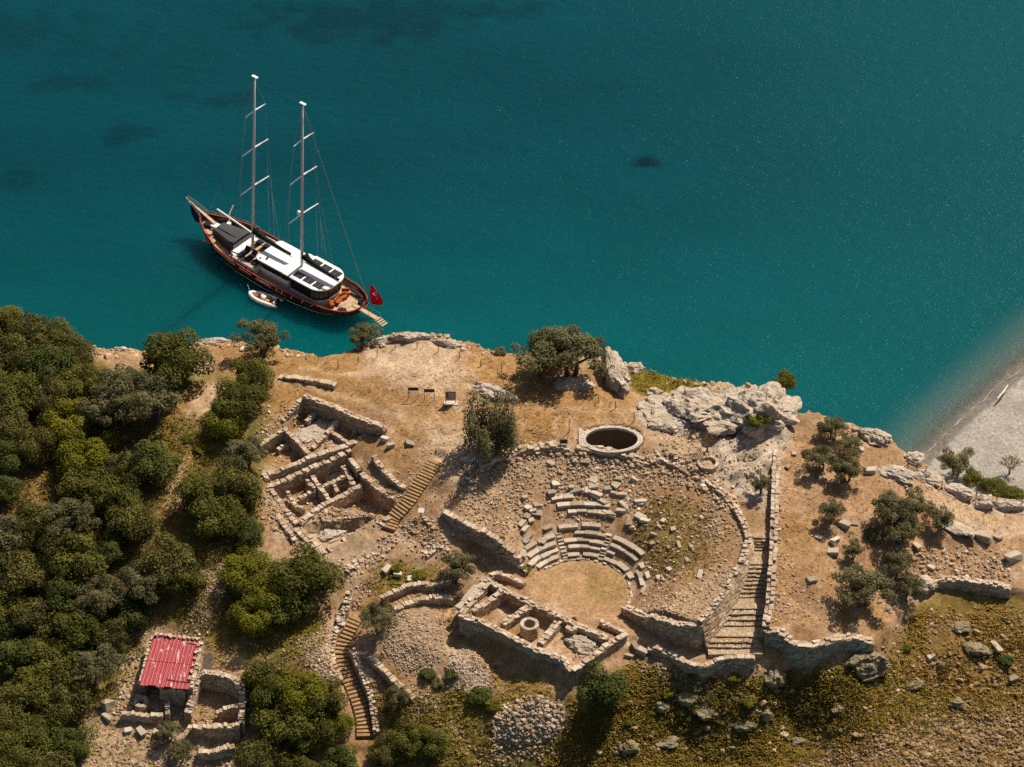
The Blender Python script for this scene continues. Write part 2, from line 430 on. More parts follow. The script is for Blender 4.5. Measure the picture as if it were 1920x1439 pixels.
# trenches the timber steps lie in
LONGST = W3([(670,1156,-1.1),(660,1172,-1.5),(646,1198,-2.1),(641,1224,-2.7),(646,1254,-3.4),(661,1288,-4.2),(674,1320,-5.0),(682,1350,-5.7),(683,1382,-6.4)])
UPST = W3([(818,864,5.7),(800,890,5.1),(783,914,4.5),(768,938,3.9),(752,956,3.3),(740,968,2.9),(728,992,2.3)])
for st_ in (LONGST, UPST):
    d_, z_ = line_d(GX, GY, st_); HG = HG + (z_ - .2 - HG) * sstep(1.5, .9, d_)
# sunk rooms, stage house
for pl, z in ROOMS:
    HG = HG + (z + 0.35 * rough - HG) * sstep(0.1, -0.2, poly_sd(GX, GY, W2(pl)))
HG = HG + (0.1 - HG) * sstep(0.2, -0.1, poly_sd(GX, GY, W2(STAGE)))
for pl, z in SROOMS:
    HG = HG + (z + 0.2 * rough - HG) * sstep(0.1, -0.15, poly_sd(GX, GY, W2(pl)))
rc = np.hypot(GX - CIST[0], (GY - CIST[1]) / .66)
HG = np.where(rc < 3.45, 2.6, HG)
# the cliff and the beach
ed = W3(EDGE)
land = np.vstack([ed[:, :2], [[120, -30], [120, -120], [-120, -120], [-120, 0]]])
sd = poly_sd(GX, GY, land) + 1.1 * (fbm(GX * .45, GY * .45, 131, 4) - .5) + .5 * (fbm(GX * 1.6, GY * 1.6, 133, 2) - .5); _, ze = line_d(GX, GY, ed)
cl_h = np.minimum(HG, ze + 0.6) - 0.0
out = sd > 0
jag = 1.6 * (fbm(GX * 0.5, GY * 0.5, 31, 4) - 0.5) + 1.2 * (fbm(GX * 0.18, GY * 0.18, 77, 3) - 0.5)
HG = np.where(sd > 0, np.minimum(HG, ze) - np.maximum(sd + jag * 0.0, 0) * 1.9 + jag * np.clip(sd, 0, 1.5), HG)
wl = W2(WATERLINE)
wd, _ = line_d(GX, GY, wl)
side = np.zeros_like(GX)
bpoly = np.vstack([wl, [[200, 40], [200, -80], [wl[0, 0] + 2, -80]]])
wsd = -poly_sd(GX, GY, bpoly)          # positive on the beach
BH = SEA + np.where(wsd > 0, 0.10 * wsd, 0.16 * wsd) + 0.06 * (fbm(GX * 0.7, GY * 0.7, 5, 3) - 0.5)
HG = np.maximum(HG, np.clip(BH, -13.5, -6.5))
HG = np.maximum(HG, -13.5 + 0.4 * fbm(GX * .2, GY * .2, 8, 3))

def H(x, y):
    x = np.asarray(x, float); y = np.asarray(y, float)
    fx = np.clip((x - gx[0]) / DX, 0, len(gx) - 1.001); fy = np.clip((y - gy[0]) / DX, 0, len(gy) - 1.001)
    ix = fx.astype(int); iy = fy.astype(int); fx = fx - ix; fy = fy - iy
    return (HG[iy, ix] * (1 - fx) + HG[iy, ix + 1] * fx) * (1 - fy) + (HG[iy + 1, ix] * (1 - fx) + HG[iy + 1, ix + 1] * fx) * fy
def G(u, v, z0=10.0, z1=-13.0):
    """the ground point first met along the sight line through photo point (u, v)"""
    zs = np.arange(z0, z1, -0.05)
    r = FW + np.array([(u - 960) / FPX, 0, 0]) + (719.5 - v) / FPX * UP
    t = (zs - CAM[2]) / r[2]
    X = CAM[None] + r[None] * t[:, None]
    hit = X[:, 2] <= H(X[:, 0], X[:, 1])
    i = int(np.argmax(hit)) if hit.any() else len(zs) - 1
    q = X[i]; return np.array([q[0], q[1], float(H(q[0], q[1]))])

# ------------------------------------------------------------------ ground colours: what grows or lies where
SOIL = np.array((.395, .25, .145)); PALE = np.array((.50, .37, .255)); GOLD = np.array((.32, .178, .060)); RUB = np.array((.41, .295, .19))
GREEN = np.array((.125, .108, .018)); OLB = np.array((.155, .118, .022)); PATH = np.array((.44, .30, .175)); ORCH = np.array((.38, .24, .125))
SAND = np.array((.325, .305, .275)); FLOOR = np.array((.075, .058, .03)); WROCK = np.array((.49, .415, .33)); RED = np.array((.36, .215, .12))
REG = [  # (colour, opacity, feather px, polygon)
    (GOLD, .75, 22, [(400,640),(640,660),(700,640),(640,700),(700,760),(560,790),(420,760)]),
    (GOLD, .7, 20, [(880,650),(1000,670),(1190,740),(1190,790),(960,790),(900,720)]),
    (GOLD, .85, 10, [(985,775),(1060,775),(1055,830),(975,835)]),
    (GOLD, .6, 18, [(640,790),(720,830),(800,870),(770,900),(700,850)]),
    (GOLD, .55, 25, [(680,720),(830,740),(870,790),(760,790)]),
    (PALE, .9, 40, [(700,640),(800,640),(880,700),(840,735),(740,720),(680,690)]),
    (PALE, .7, 18, [(800,800),(900,790),(890,900),(830,900)]),
    (RUB*np.array((1.,.94,.86)), .6, 14, [(870,880),(960,845),(1100,838),(1250,860),(1340,900),(1240,920),(1150,900),(1000,930),(960,1010),(840,960)]),
    (RED, .55, 20, [(1150,900),(1330,920),(1395,1000),(1380,1080),(1230,1120),(1215,1040)]),
    (OLB, .65, 18, [(1175,990),(1230,930),(1330,960),(1330,1050),(1230,1090)]),
    (RUB, .7, 12, [(1290,1100),(1390,1070),(1320,1170),(1250,1160),(1180,1140)]),
    (RUB, .6, 8, [(1325,920),(1370,930),(1330,1010),(1300,990)]),
    (ORCH, 1., 4, [(985,1078),(1040,1055),(1110,1048),(1170,1075),(1188,1105),(1165,1142),(1230,1190),(1310,1225),(1340,1235),(1280,1215),(1170,1170),(1010,1120),(960,1095),(900,1070),(930,1060)]),
    (OLB, .35, 14, [(1090,1060),(1165,1080),(1175,1120),(1120,1130)]),
    (OLB, .6, 18, [(700,1060),(800,1055),(840,1090),(720,1120),(690,1110)]),
    (PALE, .7, 10, [(560,1000),(700,1030),(740,980),(760,1010),(690,1060),(650,1150),(630,1160),(650,1090),(600,1060)]),
    (RUB, .8, 10, [(490,880),(520,980),(600,1060),(720,1040),(700,980),(560,980)]),
    (OLB, .9, 22, [(1060,1310),(1180,1240),(1330,1265),(1420,1270),(1660,1240),(1700,1150),(1760,1105),(2000,1125),(2000,1480),(700,1480),(720,1330),(860,1290)]),
    (GREEN, .5, 60, [(1260,1300),(1420,1290),(1560,1290),(1640,1260),(1600,1330),(1480,1390),(1360,1370),(1280,1400),(1180,1439),(1150,1400),(1220,1350)]),
    (GOLD*.8, .6, 45, [(1500,1290),(1800,1150),(1950,1180),(1950,1330),(1700,1340)]),
    (RUB*.62, .85, 22, [(1460,1460),(1560,1400),(1760,1330),(1960,1330),(1960,1480)]),
    (RUB*.9, .9, 8, [(715,1150),(800,1140),(840,1190),(815,1260),(760,1265),(720,1230)]),
    (WROCK, .9, 8, [(835,1215),(880,1220),(930,1270),(905,1305),(840,1280)]),
    (OLB, .6, 12, [(925,1265),(1010,1260),(1040,1310),(960,1320)]),
    (RUB*.85, 1., 8, [(925,1330),(1000,1305),(1060,1325),(1050,1370),(980,1400),(925,1390)]),
    (RUB, .9, 8, [(560,1205),(625,1180),(640,1280),(600,1290)]),
    (RUB, .9, 6, [(360,1065),(420,1040),(420,1110),(400,1180),(350,1170)]),
    (OLB*.8, .85, 20, [(500,1150),(600,1140),(600,1200),(540,1240),(470,1230)]),
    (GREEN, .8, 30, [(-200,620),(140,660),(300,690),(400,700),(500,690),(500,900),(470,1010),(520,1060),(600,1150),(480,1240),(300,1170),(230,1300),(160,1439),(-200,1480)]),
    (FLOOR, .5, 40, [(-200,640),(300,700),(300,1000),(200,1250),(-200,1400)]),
    (SOIL, .8, 10, [(190,652),(270,660),(270,690),(210,695)]),
    (GOLD, .8, 16, [(20,880),(100,880),(90,960),(30,960)]),
    (GOLD, .85, 16, [(300,770),(400,715),(440,730),(390,830),(350,900),(330,990),(290,970),(310,850)]),
    (PALE, .7, 12, [(400,715),(430,720),(380,810),(330,830),(320,800)]),
    (OLB, .7, 12, [(320,790),(390,790),(400,870),(330,860)]),
    (PALE, .7, 10, [(310,870),(350,860),(340,960),(305,960)]),
    (RUB, .8, 20, [(160,1330),(480,1330),(480,1439),(150,1450)]),
    (ORCH, 1., 5, [(360,1290),(455,1300),(450,1365),(345,1360)]),
    (RUB, .8, 10, [(230,1180),(300,1170),(370,1230),(350,1340),(220,1330)]),
    (RED, .5, 25, [(1470,800),(1640,830),(1720,900),(1900,960),(1900,1080),(1480,1160)]),
    (GOLD, .55, 25, [(1460,960),(1530,960),(1540,1030),(1470,1040)]),
    (PALE, .8, 8, [(1740,900),(1790,930),(1900,960),(1960,1000),(1850,1005),(1780,965),(1720,930)]),
    (OLB*.75+np.array((.03,.03,0)), .95, 6, [(1175,690),(1240,700),(1335,722),(1270,745),(1200,745)]),
    (RUB, .9, 8, [(1200,740),(1300,720),(1400,715),(1490,780),(1450,870),(1440,940),(1340,900),(1230,860),(1200,800)]),
]
PATHS = [([(430,690),(500,705),(570,722),(640,742),(720,772),(780,793),(850,800),(920,800)], 9, PATH, .8), ([(960,760),(1050,770),(1190,775)], 6, PATH, .6),
         ([(1045,785),(1040,835)], 4, PALE, .7), ([(800,800),(850,840),(810,870)], 16, PALE, .5), ([(735,990),(700,1060),(672,1100),(648,1140),(636,1160)], 9, PATH, .7),
         ([(1700,900),(1790,945),(1850,970),(1960,985)], 9, PATH, .8), ([(560,690),(640,700),(760,690)], 6, PALE, .35)]
def ground_colour(x, y, z):
    u, v = proj(x, y, z)
    wu = 26 * (fbm(x * .25, y * .25, 41, 4) - .5); wv = 18 * (fbm(x * .25, y * .25, 57, 4) - .5)
    u2, v2 = u + wu, v + wv
    n = fbm(x * .16, y * .16, 11, 5)[..., None]; n2 = fbm(x * .8, y * .8, 23, 4)[..., None]
    c = SOIL + (GOLD - SOIL) * sstep(.42, .62, n) * .7
    c = c + (PALE - c) * sstep(.5, .72, n2) * .7
    n3 = fbm(x * .38, y * .38, 29, 5)[..., None]; n4 = fbm(x * 1.7, y * 1.7, 37, 3)[..., None]
    c = c + (np.array((.22, .135, .062)) - c) * sstep(.50, .68, n3) * .6
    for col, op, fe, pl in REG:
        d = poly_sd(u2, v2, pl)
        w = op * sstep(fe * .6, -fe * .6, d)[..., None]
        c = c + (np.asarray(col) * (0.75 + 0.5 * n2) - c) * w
    for pts, wd_, col, op in PATHS:
        d, _ = line_d(u2, v2, pts)
        c = c + (col - c) * (op * sstep(wd_ * 1.3, wd_ * .4, d))[..., None]
    wb_ = sstep(.8, -.8, poly_sd(x, y, BEDROCK) + 1.6 * (fbm(x * .6, y * .6, 201, 3) - .5))[..., None]
    st_ = fbm((x * .8 + y * .6) * .5, (-x * .6 + y * .8) * 1.6, 209, 5)[..., None]
    c = c + (WROCK * (.62 + .75 * (st_ - .15)) - c) * wb_ * .92
    c = c * (.80 + .30 * n4)
    # cliff faces are bare limestone, the beach is grey shingle
    gxn = np.minimum(np.abs(poly_sd(x, y, land)), 9) * np.where(poly_sd(x, y, land) > 0, 1, -1)
    w = sstep(0.3, 1.5, gxn)[..., None]
    c = c + (WROCK * (.6 + .6 * n2) - c) * w * .9
    ws = -poly_sd(x, y, bpoly)
    wb = (sstep(-6.2, -6.9, z) * sstep(-30, -20, ws))[..., None] * sstep(30, 34, x)[..., None]
    sand = SAND * (.8 + .4 * n2)
    wet = (sstep(1.7, .9, ws))[..., None]
    sand = sand * (1 - .5 * wet)
    c = c + (sand - c) * wb
    return np.clip(c, .01, .8)
nx, ny = len(gx), len(gy)
TV = np.stack([GX, GY, HG], -1).reshape(-1, 3)
ii = np.arange(nx * ny).reshape(ny, nx)
TF = np.stack([ii[:-1, :-1], ii[:-1, 1:], ii[1:, 1:], ii[1:, :-1]], -1).reshape(-1, 4)
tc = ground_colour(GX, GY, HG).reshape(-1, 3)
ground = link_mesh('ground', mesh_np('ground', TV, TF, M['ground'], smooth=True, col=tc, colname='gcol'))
tag(ground, 'dry stony headland falling to the sea', None, None, 'structure')

# ------------------------------------------------------------------ the sea
def axis(a, b, step, far):
    mid = list(np.arange(a, b + .01, step)); s = step; lo = []; x = a
    while x > -far: s *= 1.35; x -= s; lo.append(x)
    s = step; hi = []; x = b
    while x < far: s *= 1.35; x += s; hi.append(x)
    return np.array(lo[::-1] + mid + hi)
sx = axis(-78, 82, 0.8, 3000); sy = axis(-10, 100, 0.8, 3000)
SX, SY = np.meshgrid(sx, sy)
swd = poly_sd(SX, SY, bpoly)           # metres offshore
PATCH = [(1216,307,26,11,.85),(235,250,55,26,.42),(30,345,70,24,.4),(330,183,40,9,.3),(700,40,230,45,.42),(60,60,200,50,.25),(880,20,150,24,.35),(120,160,90,20,.3),(430,185,60,16,.3)]
su, sv = proj(SX, SY, np.full_like(SX, SEA))
wob = fbm(SX * .35, SY * .35, 61, 5) - .5
dark = np.zeros_like(SX)
for (u, v, ru, rv, op) in PATCH:
    q = np.sqrt(((su - u) / ru) ** 2 + ((sv - v) / rv) ** 2) + 1.7 * wob
    dark = np.maximum(dark, op * sstep(1.15, .35, q))
shallow = sstep(10, 0.3, swd)
T_DEEP = np.array((.0, .046, .064)); T_MID = np.array((.0, .082, .091)); T_SH = np.array((.10, .145, .135)); T_WEED = np.array((.0005, .010, .018))
big = fbm(SX * .02, SY * .02, 5, 3)
k = np.clip(sstep(60, 5, SY + 15 * (big - .5)) , 0, 1)[..., None]
wc = T_DEEP + (T_MID - T_DEEP) * k
wc = wc * (.88 + .35 * (fbm(SX * .05 + SY * .02, SY * .09, 19, 5)[..., None] - .35))
right = sstep(0, 75, SX)[..., None]
wc = wc + (np.array((.003, .072, .082)) - wc) * right * .7
wc = wc + (T_SH - wc) * (shallow ** 2.0)[..., None]
wc = wc + (T_WEED - wc) * dark[..., None]
alpha = sstep(-0.2, 2.4, swd) * .68 + .32 * sstep(0.0, 5.5, swd)
alpha = np.maximum(alpha, .06)
m, nt, b = nmat('sea_water')
a = N(nt, 'ShaderNodeAttribute', attribute_name='wcol')
nt.links.new(a.outputs['Color'], b.inputs['Base Color']); nt.links.new(a.outputs['Alpha'], b.inputs['Alpha'])
b.inputs['Roughness'].default_value = 0.07
b.inputs['IOR'].default_value = 1.33; b.inputs['Specular IOR Level'].default_value = .15; b.subsurface_method = 'BURLEY'
b.inputs['Subsurface Weight'].default_value = 1.0; b.inputs['Subsurface Radius'].default_value = (1.0, 7.0, 7.0); b.inputs['Subsurface Scale'].default_value = 1.0
v = wpos(nt)
mp = N(nt, 'ShaderNodeMapping'); nt.links.new(v, mp.inputs[0]); mp.inputs['Scale'].default_value = (1.0, 1.7, 1.0); mp.inputs['Rotation'].default_value = (0, 0, .35)
n1 = noise(nt, mp.outputs[0], 0.55, 2, .5); n2 = noise(nt, mp.outputs[0], 2.3, 2, .6)
wind = ramp(nt, noise(nt, v, .035, 2), [(.35, .8), (.65, 1.0)])
ad = N(nt, 'ShaderNodeMath', operation='MULTIPLY_ADD'); nt.links.new(n2, ad.inputs[0]); ad.inputs[1].default_value = .62; nt.links.new(n1, ad.inputs[2])
ml = N(nt, 'ShaderNodeMath', operation='MULTIPLY'); nt.links.new(ad.outputs[0], ml.inputs[0]); nt.links.new(wind, ml.inputs[1])
SEA_BUMP = bump(nt, b, ml.outputs[0], 1.0, 0.20)
M['sea'] = m
SVt = np.stack([SX, SY, np.full_like(SX, SEA)], -1).reshape(-1, 3)
jj = np.arange(SX.size).reshape(SX.shape)
SF = np.stack([jj[:-1, :-1], jj[:-1, 1:], jj[1:, 1:], jj[1:, :-1]], -1).reshape(-1, 4)
me = mesh_np('sea', SVt, SF, M['sea'], smooth=True)
at = me.color_attributes.new('wcol', 'FLOAT_COLOR', 'POINT')
at.data.foreach_set('color', np.concatenate([np.clip(wc, 0, 1), alpha[..., None]], -1).astype(np.float32).ravel())
tag(link_mesh('sea', me), 'calm teal sea with sun glitter and dark weed patches', None, None, 'structure')
# ------------------------------------------------------------------ stone pieces
def block_variants(n, jit, bev, seed):
    r = random.Random(seed); out = []
    for i in range(n):
        bm = bmesh.new(); bmesh.ops.create_cube(bm, size=1.0)
        for v in bm.verts: v.co += Vector([r.uniform(-jit, jit) for _ in range(3)])
        bmesh.ops.bevel(bm, geom=bm.edges[:], offset=bev, segments=1, affect='EDGES')
        me = bpy.data.meshes.new('stone_block'); bm.to_mesh(me); bm.free(); out.append(me)
    return out
CAPS = block_variants(20, .15, .03, 1); SEATS = block_variants(8, .035, .03, 2); ASH = block_variants(10, .03, .035, 3); LOOSE = block_variants(12, .19, .07, 4)
for me in CAPS: me.materials.append(M['block'])
for me in SEATS: me.materials.append(M['seat'])
for me in ASH: me.materials.append(M['ashlar'])
for me in LOOSE: me.materials.append(M['seat'])
def rock_variants(n, sub, amp, seed, mat, squash=.7, fr=1.3):
    out = []
    for i in range(n):
        bm = bmesh.new(); bmesh.ops.create_icosphere(bm, subdivisions=sub, radius=.5)
        V = np.array([v.co for v in bm.verts])
        d = 1 + amp * (fbm3(V * fr * 2 + i * 7.3 + seed, seed, 3) - .5) * 2
        cut = np.random.default_rng(seed * 31 + i).normal(size=(5, 3)); cut /= np.linalg.norm(cut, axis=1)[:, None]
        V = V * d[:, None]
        for c in cut:                                     # broken flat faces
            s = V @ c; lim = .36; V = V - np.maximum(s - lim, 0)[:, None] * c * .85
        V[:, 2] *= squash
        for v, p in zip(bm.verts, V): v.co = p
        me = bpy.data.meshes.new('rock'); bm.to_mesh(me); bm.free(); me.materials.append(mat); out.append(me)
    return out
ICO = None
def ico_arrays():
    bm = bmesh.new(); bmesh.ops.create_icosphere(bm, subdivisions=1, radius=1.0)
    V = np.array([v.co for v in bm.verts]); F = np.array([[v.index for v in f.verts] for f in bm.faces]); bm.free(); return V, F
ICO = ico_arrays()
def stones_mesh(name, pos, size, col, mat, flat=.7, seed=0):
    """many loose stones as one mesh: pos (n,3) size (n,) col (n,3)"""
    r = np.random.default_rng(seed); n = len(pos); V0, F0 = ICO; k = len(V0)
    V = V0[None] * (1 + r.uniform(-.32, .32, (n, k, 1)))
    q = r.normal(size=(n, 4)); q /= np.linalg.norm(q, axis=1)[:, None]
    w, x, y, z = q.T
    R = np.stack([np.stack([1-2*(y*y+z*z), 2*(x*y-w*z), 2*(x*z+w*y)], -1), np.stack([2*(x*y+w*z), 1-2*(x*x+z*z), 2*(y*z-w*x)], -1), np.stack([2*(x*z-w*y), 2*(y*z+w*x), 1-2*(x*x+y*y)], -1)], 1)
    V = V * (r.uniform(.55, 1.25, (n, 1, 3)))
    V = np.einsum('nij,nkj->nki', R, V)
    V[:, :, 2] *= flat
    V = V * (size[:, None, None] * .5) + pos[:, None, :]
    F = (F0[None] + (np.arange(n) * k)[:, None, None]).reshape(-1, 3)
    return mesh_np(name, V.reshape(-1, 3), F, mat, False, np.repeat(col, k, 0))
TONES = np.array([(.53, .43, .325), (.45, .35, .25), (.36, .27, .185), (.49, .37, .265), (.60, .52, .42), (.40, .33, .255), (.44, .31, .21), (.33, .27, .21)])
def tones(n, r, k=1.0): return TONES[r.integers(0, len(TONES), n)] * r.uniform(.74, 1.16, (n, 1)) * k * np.array((1.06, 1.0, .93))

def resample(pts, step):
    pts = np.asarray(pts, float); seg = np.linalg.norm(np.diff(pts[:, :2], axis=0), axis=1); s = np.concatenate([[0], np.cumsum(seg)])
    n = max(2, int(round(s[-1] / step)) + 1); t = np.linspace(0, s[-1], n)
    return np.stack([np.interp(t, s, pts[:, i]) for i in range(pts.shape[1])], -1), t
WALLN = [0]
def wall(parent, tops, width=.6, name='wall', course=.26, slen=(.25, .6), cap=.36, face=None, face_len=(.5, .95), face_course=.42, minh=.25, tone=1.0, maxdepth=9., closed=False, capm=None, uneven=.17, wpts=None, label=None, batter=0., gap=.13):
    """one dry-stone wall: core > masonry (small face stones), capstones, and on the named side single large blocks"""
    WALLN[0] += 1; r = np.random.default_rng(100 + WALLN[0])
    pts = np.asarray(wpts, float) if wpts is not None else W3(tops)
    Q, s = resample(pts, .45); n = len(Q)
    T = np.gradient(Q[:, :2], axis=0); T /= np.linalg.norm(T, axis=1)[:, None]
    Nn = np.stack([-T[:, 1], T[:, 0]], -1)
    Q[:, 2] += uneven * (fbm(s * .7, s * 0 + WALLN[0] * 3.1, 5, 3) - .5) * 2 - .08
    base = []
    for sg in (1, -1):
        o = Q[:, :2] + Nn * sg * (width / 2 + .22)
        h1 = H(o[:, 0], o[:, 1]); o2 = Q[:, :2] + Nn * sg * (width / 2 + .5); h2 = H(o2[:, 0], o2[:, 1])
        b_ = np.minimum(np.minimum(h1, h2), Q[:, 2] - minh); b_ = np.maximum(b_, Q[:, 2] - maxdepth)
        b_ = np.minimum(b_, np.minimum(np.roll(b_, 1), np.roll(b_, -1)) + .3)
        base.append(b_ - .25)
    rl = root_loc(parent)
    V = []; F = []
    for i in range(n):
        wi = width / 2 - .05
        l = Q[i, :2] + Nn[i] * wi; lb = l + Nn[i] * batter * max(0, Q[i, 2] - base[0][i]); rr = Q[i, :2] - Nn[i] * wi
        V += [(lb[0], lb[1], base[0][i]), (l[0], l[1], Q[i, 2]), (rr[0], rr[1], Q[i, 2]), (rr[0], rr[1], base[1][i])]
    for i in range(n - 1):
        a = i * 4
        for k in range(3): F.append((a + k, a + k + 4, a + k + 5, a + k + 1))
    F += [(0, 1, 2, 3), tuple((n - 1) * 4 + k for k in (3, 2, 1, 0))]
    core = part(name, V, F, M['mortar'], parent)
    if label: core['label'] = label
    S_end = s[-1]
    SV = []; SC = []
    def at(x): return np.array([np.interp(x, s, Q[:, 0]), np.interp(x, s, Q[:, 1])]), np.array([np.interp(x, s, Nn[:, 0]), np.interp(x, s, Nn[:, 1])]), np.interp(x, s, Q[:, 2])
    for si, sg in enumerate((1, -1)):
        big = face is not None and ((face == 'L' and sg == 1) or (face == 'R' and sg == -1) or face == 'B')
        ch, (l0, l1) = (face_course, face_len) if big else (course, slen)
        hmax = float(np.max(Q[:, 2] - base[si]))
        for c in range(int(hmax / ch) + 1):
            x = -r.uniform(0, l0)
            while x < S_end:
                L = r.uniform(l0, l1); x0, x1 = max(x, 0) + .012, min(x + L, S_end) - .012; x += L
                if x1 - x0 < .12: continue
                p0, n0, z0 = at(x0); p1, n1, z1 = at(x1)
                hh = r.uniform(-.03, .03) * ch * 4 * .3
                zt0, zt1 = z0 - c * ch + hh, z1 - c * ch + hh
                if (zt0 + zt1) / 2 < np.interp((x0 + x1) / 2, s, base[si]) + .1: continue
                pr = r.uniform(.0, .07); j = lambda: r.uniform(-.022, .022, 3)
                pr += batter * c * ch * (sg > 0)
                o0 = p0 + n0 * sg * (width / 2 + pr); o1 = p1 + n1 * sg * (width / 2 + pr)
                b0 = p0 + n0 * sg * (width / 2 - .16 + (pr - .05 if batter else 0)); b1 = p1 + n1 * sg * (width / 2 - .16 + (pr - .05 if batter else 0))
                zb0, zb1 = zt0 - ch * .93, zt1 - ch * .93
                if big:
                    mid = (o0 + o1 + b0 + b1) / 4; ang = math.atan2(*(o1 - o0)[::-1]); ln = np.linalg.norm(o1 - o0)
                    ob = link_mesh('stone', ASH[int(r.integers(len(ASH)))], core, (mid[0] - rl[0], mid[1] - rl[1], (zt0 + zb0 + zt1 + zb1) / 4 - rl[2]), (0, math.atan2(zt1 - zt0, ln) * -1, ang + (math.pi if r.random() < .5 else 0)), (ln * r.uniform(.94, .985), .16 + pr + r.uniform(0, .14), ch * r.uniform(.88, .96)))
                    continue
                SV.append(np.array([(*b0, zb0), (*b1, zb1), (*o1, zb1), (*o0, zb0), (*b0, zt0), (*b1, zt1), (*o1, zt1), (*o0, zt0)]) + r.uniform(-.022, .022, (8, 3)))
                SC.append(tones(1, r, tone)[0])
    if SV:
        SV = np.array(SV); m_ = len(SV)
        F0 = np.array([(0,3,2,1),(4,5,6,7),(0,1,5,4),(1,2,6,5),(2,3,7,6),(3,0,4,7)])
        me = mesh_np('masonry', SV.reshape(-1, 3) - rl, (F0[None] + (np.arange(m_) * 8)[:, None, None]).reshape(-1, 4), M['stone'], False, np.repeat(np.array(SC), 8, 0))
        o = link_mesh('masonry', me, core); o['kind'] = 'stuff'
    if cap:
        rows = max(1, int(round(width / .42)))
        rw = (width + .06) / rows
        for k in range(rows):
            x = -r.uniform(0, .3)
            while x < S_end - .1:
                L = r.uniform(cap * .5, cap * 1.5); xm = x + L / 2; x += L
                if xm < 0 or xm > S_end: continue
                if r.random() < gap: continue
                p, nn, z = at(xm); off = (k - (rows - 1) / 2) * rw + r.uniform(-.05, .05)
                q = p + nn * off; ang = math.atan2(-nn[0], nn[1]); th = r.uniform(.08, .30)
                ob = link_mesh('capstone', (capm or CAPS)[int(r.integers(len(capm or CAPS)))], core, (q[0] - rl[0], q[1] - rl[1], z - rl[2] + th * .25 + r.uniform(-.03, .05)),
                    (r.uniform(-.09, .09), r.uniform(-.09, .09), ang + r.uniform(-.16, .16)), (L * .97, rw * r.uniform(.85, 1.05), th))
    return core
M['mortar'] = simple('earth_core', (.24, .18, .12), .95, .3, 4.0, spec=.05, bmp=.05)
M['wood'] = simple('weathered_timber', (.20, .13, .07), .8, .35, 6.0, spec=.15)
M['tread'] = simple('packed_earth', (.35, .215, .105), .95, .3, 2.0, spec=.05, bmp=.04)

STAIRLINES = []
def stairs(name, label, pts, n, width, mat_tread, riser_mat=None, group=None, drop=.0, edge=.0, zoff=.06, wpts=None, stone=False):
    """pts run from the top step down"""
    Q = np.asarray(wpts if wpts is not None else [G(u, v) for u, v in pts]); Q2, s = resample(Q, .3)
    root = thing(name, label, 'stairs', tuple(Q[-1]), group)
    rl = np.array(root.location)
    T = np.gradient(Q2[:, :2], axis=0); T /= np.linalg.norm(T, axis=1)[:, None]
    r = np.random.default_rng(len(label))
    zsm = np.convolve(np.pad(Q2[:, 2], 4, 'edge'), np.ones(9) / 9, 'valid')
    tw = s[-1] / n
    for i in range(n):
        xm = (i + .5) * tw
        p = np.array([np.interp(xm, s, Q2[:, k]) for k in (0, 1)]); z = np.interp(i * tw, s, zsm) * .5 + .5 * np.interp((i + 1) * tw, s, zsm) + zoff
        t = np.array([np.interp(xm, s, T[:, k]) for k in (0, 1)]); t /= np.linalg.norm(t); nn = np.array([-t[1], t[0]])
        wv = width * (1 + r.uniform(-.06, .06)) / 2; a = tw * .54; sk = r.uniform(-.05, .05)
        c = [p - t * a - nn * wv, p + t * (a + sk) - nn * wv, p + t * (a - sk) + nn * wv, p - t * a + nn * wv]
        z += r.uniform(-.015, .015)
        mb = MB(); mb.hexa([(*q, z - .6) for q in c] + [(*q, z + r.uniform(-.012, .012)) for q in c])
        st = mb.build('step', mat_tread, root)
        if riser_mat is not None:
            e = MB(); f0 = p + t * (a + .03)
            q0, q1 = f0 - nn * (wv + .08), f0 + nn * (wv + .08)
            e.tube([(q0[0], q0[1], z - .07 + r.uniform(-.02, .02)), (q1[0], q1[1], z - .07 + r.uniform(-.02, .02))], .065, 6)
            e.build('riser_log', riser_mat, st)
    STAIRLINES.append(Q2[:, :2]); return root
# ------------------------------------------------------------------ theatre
theatre = thing('ancient_theatre', 'ruined horseshoe theatre with curved stone seat rows and rubble bank', 'theatre', tuple(TC))
SEATROWS = [
 [((1017,1068),(1051,1049)),((1066,1044),(1087,1044)),((1093,1044),(1120,1047)),((1130,1049),(1174,1070)),((1176,1074),(1193,1098))],
 [((1001,1057),(1020,1049)),((1020,1047),(1051,1038)),((1068,1033),(1122,1037)),((1135,1038),(1149,1042)),((1172,1051),(1185,1060)),((1189,1070),(1203,1097))],
 [((995,1045),(1047,1026)),((1060,1019),(1128,1025)),((1139,1028),(1193,1051)),((1199,1055),(1207,1064))],
 [((987,1030),(1012,1023)),((1014,1020),(1045,1012)),((1060,1008),(1132,1014)),((1143,1017),(1203,1041))],
 [((1051,997),(1085,999)),((1091,996),(1135,1003))],
 [((1076,985),(1098,987))],
 [((1068,973),(1099,976)),((1100,976),(1145,983))],
 [((1051,964),(1135,968))],
 [((1041,950),(1078,955))],
 [((1035,940),(1049,943)),((1087,939),(1099,943))]]
rs = np.random.default_rng(21)
def row_rz(k): return 5.75 + .74 * k, .42 * (k + 1)
